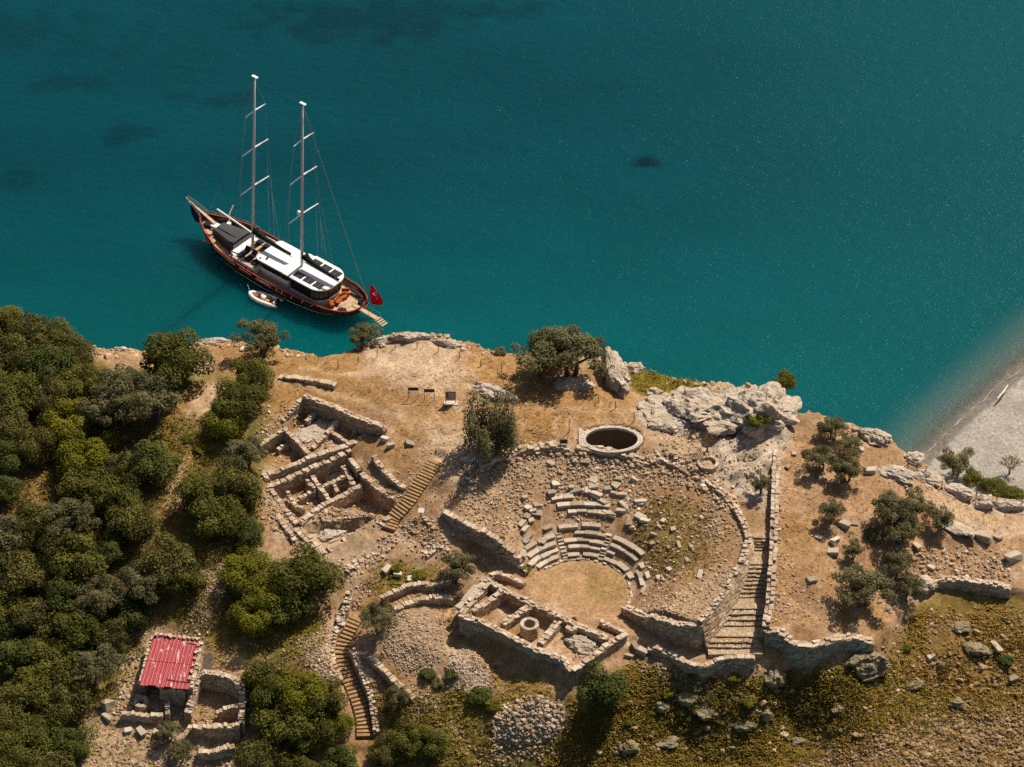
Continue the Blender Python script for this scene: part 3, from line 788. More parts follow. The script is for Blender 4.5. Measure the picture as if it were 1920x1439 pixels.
def arc_block(a0, a1, R0, R1, z0, z1, r, jit=.03):
    mb = MB(); n = 3; V = []
    jz = r.uniform(-.07, .04); jr = r.uniform(-.10, .10)
    for i in range(n):
        a = a0 + (a1 - a0) * i / (n - 1)
        for (R_, z) in ((R0 + jr + .06, z0), (R0 + jr + .05, z1 - .14 + jz), (R0 + jr, z1 - .12 + jz), (R0 + jr, z1 + jz), (R1 + jr, z1 + jz + r.uniform(-.015, .015)), (R1 + jr, z0)):
            V.append((TC[0] + math.sin(a) * R_, TC[1] + math.cos(a) * R_, TC[2] + z))
    F = []
    for i in range(n - 1):
        for k in range(6): F.append((i * 6 + k, i * 6 + (k + 1) % 6, i * 6 + 6 + (k + 1) % 6, i * 6 + 6 + k))
    F += [tuple(range(6))[::-1], tuple((n - 1) * 6 + k for k in range(6))]
    mb.add(V, F); return mb
def ang_of(u, v, z):
    q = P(u, v, z) - TC; return math.atan2(q[0], q[1])
for k, spans in enumerate(SEATROWS):
    R0, zt = row_rz(k)
    for (p0, p1) in spans:
        a0, a1 = ang_of(*p0, zt), ang_of(*p1, zt)
        L = (a1 - a0) * R0; nb = max(1, int(round(L / rs.uniform(1.1, 1.6))))
        cuts = np.linspace(a0, a1, nb + 1); cuts[1:-1] += rs.uniform(-.12, .12, nb - 1) * (a1 - a0) / nb
        for i in range(nb):
            g = .012 / R0
            if rs.random() < .05: continue
            arc_block(cuts[i] + g, cuts[i + 1] - g, R0, R0 + rs.uniform(.60, .70), zt - .62, zt, rs).build('seat_block', M['seat'], theatre)
# stair blocks between the wedges and the kerb round the orchestra
for aa in (ang_of(1057, 1034, .6), ang_of(1130, 1036, .6)):
    for k in range(8):
        R_ = 5.7 + .37 * k; z = .21 * (k + 1)
        arc_block(aa - .30 / R_, aa + .30 / R_, R_, R_ + .36, z - .4, z, rs).build('stair_block', M['seat'], theatre)
for a in np.arange(-46, 118, 5.2):
    if rs.random() < .2: continue
    a0 = math.radians(a + rs.uniform(-.6, .6)); arc_block(a0, a0 + math.radians(4.6), 5.35, 5.62, -.1, .12 + rs.uniform(0, .06), rs).build('kerb_stone', M['seat'], theatre)
LO5 = [(790,550),(810,640),(890,625),(810,720),(890,690),(760,780),(790,830),(830,890),(800,940),(770,1060),(750,1165),(810,1205),(850,1150),(990,820),(1400,390),(1640,385),(1610,440),(1400,440),(1350,485),(1250,490),(1530,475),(1590,510),(1430,525),(1660,525),(1770,385),(1490,590),(1070,430),(1330,230),(1550,700),(1660,670),(1830,590),(1720,780),(1830,730),(1870,760),(1750,820),(860,670),(850,760),(940,940),(1680,630),(1210,460),(1530,690)]
LO6 = [(690,760),(650,815),(590,955),(825,975),(935,985),(745,1195),(690,1290),(640,1270),(515,1375),(600,880),(780,835),(1030,730),(480,600),(545,1250),(900,1110),(1020,1240)]
for i, (x, y) in enumerate([(820 + a / 4.8, 820 + b_ / 4.8) for a, b_ in LO5] + [(1100 + a / 4.8, 820 + b_ / 4.8) for a, b_ in LO6]):
    q = G(x, y); a = math.atan2(q[0] - TC[0], q[1] - TC[1])
    sm = 1.0 if i < len(LO5) else .75
    sc = (rs.uniform(.6, 1.25) * sm, rs.uniform(.45, .8) * sm, rs.uniform(.32, .52) * sm)
    link_mesh('fallen_block', LOOSE[int(rs.integers(12))], theatre, tuple(q - TC + [0, 0, sc[2] * .15]), (rs.uniform(-.25, .25), rs.uniform(-.25, .25), -a + rs.uniform(-.5, .5)), sc)
# outer walls
oa = np.radians(np.arange(49, 126.5, 3.)); OW = []
for a in oa:
    R_ = float(rout(math.degrees(a))); z = float(cavea(R_, math.degrees(a))) + .25
    OW.append((TC[0] + math.sin(a) * R_, TC[1] + math.cos(a) * R_, z))
wall(theatre, None, .7, 'outer_wall', course=.2, slen=(.35, .75), wpts=OW, tone=.98, batter=.26, gap=.3, uneven=.28, cap=.36)
EW = []
for R_ in np.arange(18.0, 7.0, -.8):
    a = math.radians(-59.3); EW.append((TC[0] + math.sin(a) * R_, TC[1] + math.cos(a) * R_, float(cavea(R_, -57.)) + .3))
wall(theatre, None, .6, 'end_wall', face='R', face_len=(.5, 1.1), face_course=.38, wpts=EW)
wall(theatre, [(1168,1138,.75),(1200,1150,1.3),(1235,1160,2.2),(1275,1170,2.9),(1306,1172,3.25),(1318,1171,3.2)], .7, 'end_wall', course=.24)
BW = []
for a in np.radians(np.arange(-43, 44, 3.)):
    R_ = min(float(rout(math.degrees(a))) - .2, 17.3 if -5 < math.degrees(a) < 28 else 99); BW.append((TC[0] + math.sin(a) * R_, TC[1] + math.cos(a) * R_, float(cavea(R_, math.degrees(a))) + .28))
wall(theatre, None, .9, 'rim_wall', wpts=BW, cap=.45, uneven=.4, gap=.4)
# corridor stairs beside the theatre
m, nt, b = nmat('worn_cobble_tread'); v = wpos(nt)
vo = N(nt, 'ShaderNodeTexVoronoi', feature='F1'); vo.inputs['Scale'].default_value = 3.4; nt.links.new(v, vo.inputs['Vector'])
ve = N(nt, 'ShaderNodeTexVoronoi', feature='DISTANCE_TO_EDGE'); ve.inputs['Scale'].default_value = 3.4; nt.links.new(v, ve.inputs['Vector'])
hs = N(nt, 'ShaderNodeSeparateColor'); nt.links.new(vo.outputs['Color'], hs.inputs[0])
c = mixc(nt, hs.outputs[0], (.36, .265, .17), (.56, .45, .33)); c = mixc(nt, ramp(nt, ve.outputs[0], [(.02, 1.), (.07, 0.)]), c, (.24, .165, .095))
c = mixc(nt, ramp(nt, noise(nt, v, .8, 4), [(.45, 0.), (.7, .6)]), c, (.36, .23, .12))
nt.links.new(c, b.inputs['Base Color']); b.inputs['Roughness'].default_value = .92; b.inputs['Specular IOR Level'].default_value = .08
bump(nt, b, ramp(nt, ve.outputs[0], [(.0, 0.), (.12, 1.)]), .8, .05); M['pave'] = m
corr = thing('stone_stairway', 'long stone stairway between the theatre flank and the terrace wall', 'stairs', tuple(W3(CORR)[-1]))
def corr_edges(t):
    """left and right edge of the passage at height t along it"""
    return t
Lw = resample(W3([(1350,922,5.2),(1380,960,5.1),(1401,984,5.1),(1406,1018,4.6),(1402,1050,4.2),(1390,1075,3.9),(1374,1094,3.7),(1343,1142,3.3),(1318,1172,3.1)]), .25)[0]
Rw = resample(W3([(1448,900,5.6),(1446,960,5.2),(1443,1050,3.9),(1436,1130,2.6),(1428,1180,2.3)]), .25)[0]
CZ = resample(W3(CORR), .1)[0]
def stepv(v0, v1, z0, z1, n, kind):
    # rows of steps between two stations given by photo rows; edges found where the row meets the walls
    for i in range(n):
        va = v0 + (v1 - v0) * i / n; vb = v0 + (v1 - v0) * (i + 1) / n
        z = z0 + (z1 - z0) * (i + (.5 if n > 1 else 0)) / n
        ya, yb = P(1400, va, z)[1], P(1400, vb, z)[1]
        mb = MB(); V = []
        xl = lambda y: float(np.interp(-y, -Lw[:, 1], Lw[:, 0])) + .26 * max(0., float(np.interp(-y, -Lw[:, 1], Lw[:, 2])) - z); xr = lambda y: float(np.interp(-y, -Rw[:, 1], Rw[:, 0]))
        j = rs.uniform(-.06, .06, 4)
        c = [(xl(yb) - .1, yb + j[0]), (xr(yb) + .1, yb + j[1]), (xr(ya) + .1, ya + .12), (xl(ya) - .1, ya + .12)]
        if kind == 'landing':
            mb.hexa([(x, y, z - .7) for x, y in c] + [(x, y, z + rs.uniform(-.015, .015)) for x, y in c]); mb.build(kind, M['pave'], corr); continue
        c = np.array(c); npc = max(2, int(round((c[1, 0] - c[0, 0]) / rs.uniform(.55, .8)))); cu = np.linspace(0, 1, npc + 1); cu[1:-1] += rs.uniform(-.09, .09, npc - 1)
        mb.hexa([(x, y, z - .7) for x, y in c] + [(x, y, z - .08) for x, y in c]); st_ = mb.build(kind, M['mortar'], corr)
        for a_, b__ in zip(cu[:-1], cu[1:]):          # each tread is laid of separate worn stones
            a2, b2 = a_ + .008, b__ - .008; f_ = rs.uniform(-.10, .05); zz = z + rs.uniform(-.035, .03)
            q4 = [c[0] + (c[1] - c[0]) * a2 - [0, f_], c[0] + (c[1] - c[0]) * b2 - [0, f_ + rs.uniform(-.05, .05)], c[3] + (c[2] - c[3]) * b2, c[3] + (c[2] - c[3]) * a2]
            m2 = MB(); m2.hexa([(x, y, zz - .26) for x, y in q4] + [(x, y, zz + rs.uniform(-.012, .012)) for x, y in q4]); m2.build('tread_stone', M['pave'], st_)
stepv(1003, 1031, 4.75, 3.7, 5, 'step'); stepv(1031, 1058, 3.62, 3.55, 1, 'landing')
stepv(1058, 1119, 3.55, 1.9, 8, 'step'); stepv(1119, 1142, 1.85, 1.8, 1, 'landing'); stepv(1142, 1173, 1.8, 1.1, 3, 'step'); stepv(1173, 1194, 1.05, 1., 1, 'landing')
stepv(1194, 1214, 1.0, .5, 2, 'step'); stepv(1214, 1227, .42, .4, 1, 'landing')
# ------------------------------------------------------------------ terrace walls
def twall(name, label, tops, **kw):
    q = W3([tops[len(tops) // 2]])[0]
    root = thing(name, label, 'wall', (q[0], q[1], float(H(q[0], q[1])))); root['kind'] = 'thing'
    wall(root, tops, **kw); return root
twall('stone_wall', 'straight stone wall along the uphill side of the long stairway', [(1457,845,6.0),(1454,900,6.1),(1452,960,5.9),(1449,1050,4.9),(1443,1130,3.5),(1436,1174,2.9)], width=.8, cap=.6)
twall('retaining_wall', 'tall shaded wall of big squared blocks holding up the olive terrace', [(1434,1178,2.5),(1465,1183,2.3),(1476,1194,2.0),(1490,1206,1.6),(1520,1210,1.5),(1560,1198,1.5),(1595,1192,1.4),(1640,1203,.7)], width=.9, face='R', face_len=(.7, 1.35), face_course=.5, cap=.6)
twall('retaining_wall', 'low block wall at the lower edge of the terrace with rubble on top', [(1735,1096,.1),(1762,1084,.55),(1800,1084,.5),(1850,1092,.45),(1897,1102,.25)], width=.7, face='R', face_len=(.6, 1.2), face_course=.4)
twall('parapet_wall', 'low curved stone wall edging the path below the theatre corner', [(1226,1211,.35),(1262,1226,.35),(1287,1243,.35),(1314,1249,.35),(1339,1241,.4),(1366,1232,.5),(1416,1232,.7)], width=.55)
twall('stone_wall', 'long pale wall beside the clifftop path above the excavated rooms', [(525,704,6.5),(560,707,6.9),(590,712,7.0),(620,719,6.9),(630,724,6.8)], width=.6)
twall('stone_wall', 'broken rubble wall at the foot of the theatre bank by the wooden steps', [(760,983,2.5),(790,1000,2.1),(814,1017,1.7),(845,1029,1.4)], width=.9)
twall('stone_wall', 'short stub of rubble wall pointing to the dark olive', [(822,1023,1.6),(797,1043,1.2)], width=.7)
twall('stone_wall', 'crooked low wall behind the little white panel', [(793,969,3.2),(814,990,2.8),(830,984,2.7)], width=.5)
twall('stone_wall', 'upper wall above the short hidden stairs, ending behind the dark olive', [(716,1119,.4),(745,1107,.5),(772,1095,.6),(814,1095,.5),(850,1090,.3)], width=.55)
twall('stone_wall', 'lower wall below the short hidden stairs with shaded face', [(733,1144,-.3),(780,1124,0),(814,1119,.1),(850,1122,-.1)], width=.6)
twall('stone_wall', 'rubble wall on the uphill side of the long timber steps', [(656,1112,.3),(647,1142,-.5),(636,1160,-1.1),(642,1170,-1.2),(625,1190,-1.7),(619,1217,-2.1),(623,1246,-2.7),(637,1277,-3.4)], width=.8)
twall('stone_wall', 'pale wall on the outer side of the long timber steps', [(660,1217,-1.9),(681,1262,-2.9),(694,1298,-3.9),(702,1340,-5.0),(705,1376,-5.9)], width=.65)
twall('stone_wall', 'slanting wall with shaded face running down below the rubble heap', [(683,1221,-1.6),(708,1244,-1.9),(740,1275,-2.6),(777,1310,-3.6)], width=.6)
# ------------------------------------------------------------------ stage building
stage = thing('stage_building', 'ruined rectangular stage house with three sunken rooms and tall shaded front', 'ruin', tuple(P(1000, 1215, -2.5)))
wall(stage, [(864,1153,1.0),(905,1166,1.05),(953,1190,1.0),(1008,1218,1.0),(1055,1236,.9),(1072,1258,.6)], .67, 'front_wall', face='R', face_len=(.55, 1.15), face_course=.42, cap=.5)
wall(stage, [(912,1089,1.1),(943,1104,1.1),(997,1132,1.1),(1039,1150,1.0),(1080,1170,1.0),(1139,1198,.8)], .63, 'back_wall', cap=.4)
wall(stage, [(916,1091,1.1),(890,1118,1.1),(866,1150,1.05)], .76, 'side_wall', cap=.6)
wall(stage, [(941,1108,1.1),(915,1127,1.1),(888,1146,1.1)], .59, 'cross_wall', cap=.45)
wall(stage, [(995,1134,1.05),(970,1152,1.0),(942,1170,1.0)], .76, 'cross_wall', cap=.45)
wall(stage, [(1045,1166,1.0),(1030,1186,.95),(1012,1208,.9)], .76, 'cross_wall', cap=.45)
wall(stage, [(1172,1188,.6),(1140,1208,.7),(1108,1232,.7),(1076,1256,.6)], .59, 'side_wall', cap=.5)
wall(stage, [(1126,1164,.6),(1150,1176,.6),(1172,1187,.6)], .50, 'outwork_wall')
wall(stage, [(912,1089,.7),(928,1073,.6),(957,1081,.5),(984,1094,.4)], .50, 'outwork_wall')
wall(stage, [(1062,1176,1.0),(1076,1182,.95),(1082,1172,1.)], .42, 'outwork_wall', minh=.4)
for i, (x, y, sx_, sy_) in enumerate([(320,440,2.6,1.5),(270,490,2.2,1.3),(210,545,1.5,1.0),(400,370,1.6,1.0),(410,310,1.0,.8)]):
    q = P(820 + x / 4.8, 1020 + y / 4.8, 1.0)
    link_mesh('slab', LOOSE[i], stage, tuple(q - np.array(stage.location) - [0, 0, .25]), (rs.uniform(-.06, .06), rs.uniform(-.06, .06), .9 + rs.uniform(-.1, .1)), (sx_ * .75, sy_ * .75, .6))
# round well
wc_ = P(993, 1170, 1.0); wg = -0.6
well = thing('well', 'round stone well head standing inside the middle room', 'well', (wc_[0], wc_[1], wg))
for k in range(8):
    nb = 11
    for i in range(nb):
        a0 = 2 * math.pi * (i + .5 * (k % 2)) / nb; a1 = a0 + 2 * math.pi / nb * .96
        mb = MB(); V = []; jr = rs.uniform(-.03, .03); z0, z1 = wg + k * .2, wg + k * .2 + .19 + (rs.uniform(0, .08) if k == 7 else 0)
        for z in (z0, z1):
            for (a, R_) in ((a0, .66), (a1, .66), (a1, 1.05 + jr), (a0, 1.05 + jr)): V.append((wc_[0] + math.cos(a) * R_, wc_[1] + math.sin(a) * R_, z))
        mb.hexa(V); mb.build('stone', M['block'], well)
# ------------------------------------------------------------------ excavated houses on the left
hu = thing('ruined_house', 'upper excavated house with a long high back wall and sloping bedrock floor', 'ruin', tuple(P(620, 830, 4)))
wall(hu, [(570,742,6.9),(620,760,6.8),(665,779,6.8),(702,793,6.7),(718,800,6.6),(723,806,6.3)], .63, 'back_wall', cap=.4, course=.24)
wall(hu, [(568,744,6.8),(548,770,6.0),(530,790,5.4)], .42, 'side_wall')
wall(hu, [(533,804,5.3),(510,819,5.0),(486,837,4.7)], .46, 'room_wall')
wall(hu, [(533,804,5.3),(556,826,4.8),(577,852,4.4)], .46, 'room_wall')
wall(hu, [(547,826,4.1),(520,842,3.9)], .38, 'room_wall')
wall(hu, [(639,783,5.5),(618,806,5.2),(600,826,4.9),(586,838,4.7)], .46, 'room_wall')
wall(hu, [(703,812,5.0),(672,825,4.8),(645,838,4.6),(577,859,4.3),(550,872,4.0),(522,882,3.8),(502,888,3.7)], .59, 'front_wall', cap=.45)
wall(hu, [(668,800,5.2),(664,812,4.9)], .42, 'room_wall')
wall(hu, [(500,880,3.8),(494,888,3.7),(503,900,3.6)], .50, 'side_wall')
hl = thing('ruined_house', 'lower excavated house of small deep rooms beside the wooden steps', 'ruin', tuple(P(620, 930, 2)))
wall(hl, [(656,846,4.4),(618,864,4.0),(581,878,3.7),(540,897,3.4),(506,911,3.2)], .55, 'back_wall', cap=.4)
wall(hl, [(656,858,4.4),(673,882,4.3)], .46, 'room_wall')
wall(hl, [(700,854,5.3),(710,868,5.2),(722,884,5.1),(740,900,4.9),(760,914,4.6)], .50, 'side_wall')
wall(hl, [(679,888,4.3),(695,901,4.2),(715,918,4.0),(741,934,3.7)], .59, 'room_wall')
wall(hl, [(741,936,3.6),(752,926,3.8),(760,916,4.1)], .42, 'side_wall')
wall(hl, [(678,910,3.4),(640,930,3.0),(616,942,2.8),(590,958,2.6),(562,981,2.4)], .59, 'front_wall', cap=.4)
wall(hl, [(517,931,2.9),(535,956,2.6),(556,982,2.4)], .50, 'side_wall')
wall(hl, [(506,913,3.2),(517,931,2.9)], .42, 'side_wall')
wall(hl, [(583,885,3.2),(595,908,3.0),(610,926,2.9),(619,940,2.8)], .42, 'room_wall')
wall(hl, [(604,914,2.9),(625,903,3.1),(648,893,3.3)], .42, 'room_wall')
wall(hl, [(543,942,2.2),(575,928,2.4),(592,916,2.7)], .42, 'room_wall')
wall(hl, [(643,872,3.6),(655,893,3.4),(664,910,3.3)], .50, 'room_wall')
wall(hl, [(575,900,3.0),(590,916,2.9)], .38, 'room_wall'); wall(hl, [(540,925,2.6),(552,945,2.4),(570,955,2.3)], .38, 'room_wall'); wall(hl, [(625,905,3.1),(633,922,2.9)], .34, 'room_wall')
wall(hu, [(620,808,5.1),(640,822,4.9),(655,832,4.8)], .38, 'room_wall'); wall(hu, [(590,775,5.4),(575,790,5.2)], .42, 'room_wall')
ho = thing('ruined_house', 'lowest broken rubble rooms where the wooden steps end', 'ruin', tuple(P(640, 1020, 1)))
wall(ho, [(712,971,2.7),(681,993,2.3),(640,1014,1.9)], .6, 'room_wall')
wall(ho, [(728,971,2.9),(706,991,2.4)], .6, 'room_wall')
wall(ho, [(560,992,2.1),(582,1015,1.8),(606,1040,1.5)], 1.0, 'room_wall')
wall(ho, [(655,1019,1.5),(630,1026,1.5),(604,1036,1.5)], .6, 'room_wall')
wall(ho, [(711,1031,1.5),(681,1044,1.3),(648,1069,1.0)], .8, 'room_wall')
wall(ho, [(520,963,2.6),(532,985,2.4),(552,1010,2.0)], .5, 'room_wall')
# ------------------------------------------------------------------ timber steps
stairs('timber_stairs', 'upper timber steps dropping past the excavated rooms', None, 24, 1.65, M['tread'], M['wood'], wpts=UPST)
stairs('timber_stairs', 'long curved timber steps descending between two rubble walls', None, 31, 1.55, M['tread'], M['wood'], wpts=LONGST)
stairs('timber_stairs', 'short flight of timber steps half hidden by the dark olive', [(785,1108),(760,1122),(735,1138)], 7, 1.2, M['tread'], M['wood'])
# ------------------------------------------------------------------ cistern
M['lime'] = attr_mat('pale_limestone', None, detail_scale=5., amp=.22, bmp=.04, objrand=True, tint=[(0., (.42, .35, .28)), (.5, (.51, .44, .36)), (1., (.58, .51, .43))])
M['cistin'] = simple('dark_cistern_lining', (.12, .095, .065), .95, .3, 2.0, spec=.05, bmp=.05)  # dark mottled brown over the whole pit lining
cis = thing('cistern', 'round open cistern with a dark pit and square rim of pale paving', 'cistern', (CIST[0], CIST[1], 2.6))
mb = MB(); nseg = 48; Rin = 3.0
for i in range(nseg):
    a0, a1 = 2 * math.pi * i / nseg, 2 * math.pi * (i + 1) / nseg
    p = lambda a, R_, z: (CIST[0] + math.cos(a) * R_, CIST[1] + math.sin(a) * R_ * .66, z)
    mb.add([p(a0, Rin, 2.4), p(a1, Rin, 2.4), p(a1, Rin, 6.3), p(a0, Rin, 6.3), p(a0, Rin + .9, 2.4), p(a1, Rin + .9, 2.4), p(a1, Rin + .7, 6.3), p(a0, Rin + .7, 6.3)], [(1, 0, 3, 2), (3, 7, 6, 2)])
mb.build('shaft', M['cistin'], cis)
def sq(a):   # outer outline: square corner on the far-left, rounded elsewhere
    c, s = math.cos(a), math.sin(a); k = 1 / max(abs(c), abs(s)); rr = 3.72 * min(k, 1.38)
    return rr if (c < .35 and s > -.5) else 3.55
for ring in range(3):
    nb = 34 + ring * 3
    for i in range(nb):
        a0 = 2 * math.pi * (i + .37 * ring) / nb; a1 = a0 + 2 * math.pi / nb * .965
        def rad(a, f): return 2.96 + (sq(a) - 2.96) * f
        f0, f1 = ring / 3 + .01, (ring + 1) / 3 - .01
        z = 6.42 + rs.uniform(-.02, .03)
        V = []
        for zz in (6.1, z):
            for (a, f) in ((a0, f0), (a1, f0), (a1, f1), (a0, f1)): R_ = rad(a, f); V.append((CIST[0] + math.cos(a) * R_, CIST[1] + math.sin(a) * R_ * .66, zz))
        mb = MB(); mb.hexa(V); mb.build('paving_stone', M['lime'], cis)
mb = MB()
for i in range(nseg):
    a0, a1 = 2 * math.pi * i / nseg, 2 * math.pi * (i + 1) / nseg
    p = lambda a, z: (CIST[0] + math.cos(a) * (sq(a) - .02), CIST[1] + math.sin(a) * (sq(a) - .02) * .66, z)
    mb.add([p(a0, 4.5), p(a1, 4.5), p(a1, 6.3), p(a0, 6.3)], [(0, 1, 2, 3)])
mb.build('rim_side', M['lime'], cis)
# ------------------------------------------------------------------ bedrock and boulders
def limestone(name, base, warm, dark, sc=1.0):
    m, nt, b = nmat(name); v = wpos(nt)
    n1 = noise(nt, v, .55 * sc, 5, .6, .6); n2 = noise(nt, v, 3.2 * sc, 6, .7); n3 = noise(nt, v, .9 * sc, 4, .6, 1.5)
    c = mixc(nt, ramp(nt, n1, [(.38, 0.), (.66, 1.)]), base, warm)
    c = mixc(nt, ramp(nt, n2, [(.50, 0.), (.74, .55)]), c, dark)
    vo = N(nt, 'ShaderNodeTexVoronoi', feature='DISTANCE_TO_EDGE'); vo.inputs['Scale'].default_value = .62 * sc
    wv = N(nt, 'ShaderNodeVectorMath', operation='MULTIPLY_ADD'); nt.links.new(v, wv.inputs[0]); wv.inputs[1].default_value = (1, .55, 1)
    sc3 = N(nt, 'ShaderNodeVectorMath', operation='SCALE'); nt.links.new(N(nt, 'ShaderNodeTexNoise', Scale=1.6).outputs[1], sc3.inputs[0]); sc3.inputs['Scale'].default_value = .9
    nt.links.new(sc3.outputs[0], wv.inputs[2]); nt.links.new(wv.outputs[0], vo.inputs['Vector'])
    crk0 = ramp(nt, vo.outputs[0], [(.0, 1.), (.02, 0.)])
    mk = N(nt, 'ShaderNodeMath', operation='MULTIPLY'); nt.links.new(crk0, mk.inputs[0]); nt.links.new(ramp(nt, noise(nt, v, .5, 3), [(.5, 0.), (.62, .8)]), mk.inputs[1]); crk = mk.outputs[0]
    c = mixc(nt, crk, c, dark)
    nt.links.new(c, b.inputs['Base Color']); b.inputs['Roughness'].default_value = .92; b.inputs['Specular IOR Level'].default_value = .12
    ad = N(nt, 'ShaderNodeMath', operation='MULTIPLY_ADD'); nt.links.new(n2, ad.inputs[0]); ad.inputs[1].default_value = .5; nt.links.new(n3, ad.inputs[2])
    sb = N(nt, 'ShaderNodeMath', operation='MULTIPLY_ADD'); nt.links.new(crk, sb.inputs[0]); sb.inputs[1].default_value = -.5; nt.links.new(ad.outputs[0], sb.inputs[2])
    bump(nt, b, sb.outputs[0], 1.0, .36)
    return m
M['limerock'] = limestone('weathered_limestone', (.565, .485, .395), (.45, .36, .265), (.27, .22, .17))
M['lichrock'] = limestone('lichened_rock', (.36, .30, .19), (.23, .185, .09), (.13, .105, .06), 1.4)
M['yelrock'] = limestone('ochre_sea_rock', (.42, .34, .17), (.30, .23, .09), (.18, .14, .07), 1.2)
def outcrop(label, u, v, size, rot=0., seed=0, mat='limerock', sub=4, sink=.45, amp=.55, name='rock_outcrop', cat='rock', group=None, z=None):
    q = G(u, v) if z is None else P(u, v, z)
    bm = bmesh.new(); bmesh.ops.create_icosphere(bm, subdivisions=sub, radius=1.0)
    V = np.array([w.co for w in bm.verts]); Fc = np.array([[w.index for w in f.verts] for f in bm.faces]); bm.free()
    r = np.random.default_rng(seed + 500)
    for c in r.normal(size=(9, 3)):
        c = c / np.linalg.norm(c); lim = r.uniform(.62, .9); V = V - np.maximum(V @ c - lim, 0)[:, None] * c * .9
    S = np.array(size); Wp = V * S
    f = fbm3(Wp * .55 + seed * 3.7, seed, 5) - .5; rid = 1 - np.abs(2 * fbm3(Wp * .9 + seed * 1.3 + 9, seed + 3, 4) - 1); st = np.abs(((Wp[:, 2] * 1.1 + Wp[:, 0] * .5 + f * 2) % 1.) - .5)
    d = 1 + amp * f * 1.1 + .20 * (rid - .7) + .06 * (st - .25)
    # fractured blocks: every joint-bounded piece stands a little proud or back
    for (nc, am) in ((26, .17), (120, .09)):
        Sd = r.normal(size=(nc, 3)); Sd /= np.linalg.norm(Sd, axis=1)[:, None]
        dirs = V / np.linalg.norm(V, axis=1)[:, None] + .10 * (fbm3(Wp * 1.4 + 3, seed + 21, 2) - .5)[:, None]
        cid = np.argmax(dirs @ Sd.T, axis=1); d = d + r.uniform(-am, am, nc)[cid]
    Wp = Wp * d[:, None] + .06 * (fbm3(Wp * 3.1, seed + 8, 3) - .5)[:, None] * 2
    ca, sa = math.cos(rot), math.sin(rot)
    Wp = np.stack([Wp[:, 0] * ca - Wp[:, 1] * sa, Wp[:, 0] * sa + Wp[:, 1] * ca, Wp[:, 2]], -1)
    me = mesh_np(name, Wp, Fc, M[mat], False)
    o = link_mesh(name, me, None, (q[0], q[1], q[2] + S[2] * (1 - 2 * sink) * .5))
    return tag(o, label, cat, group)
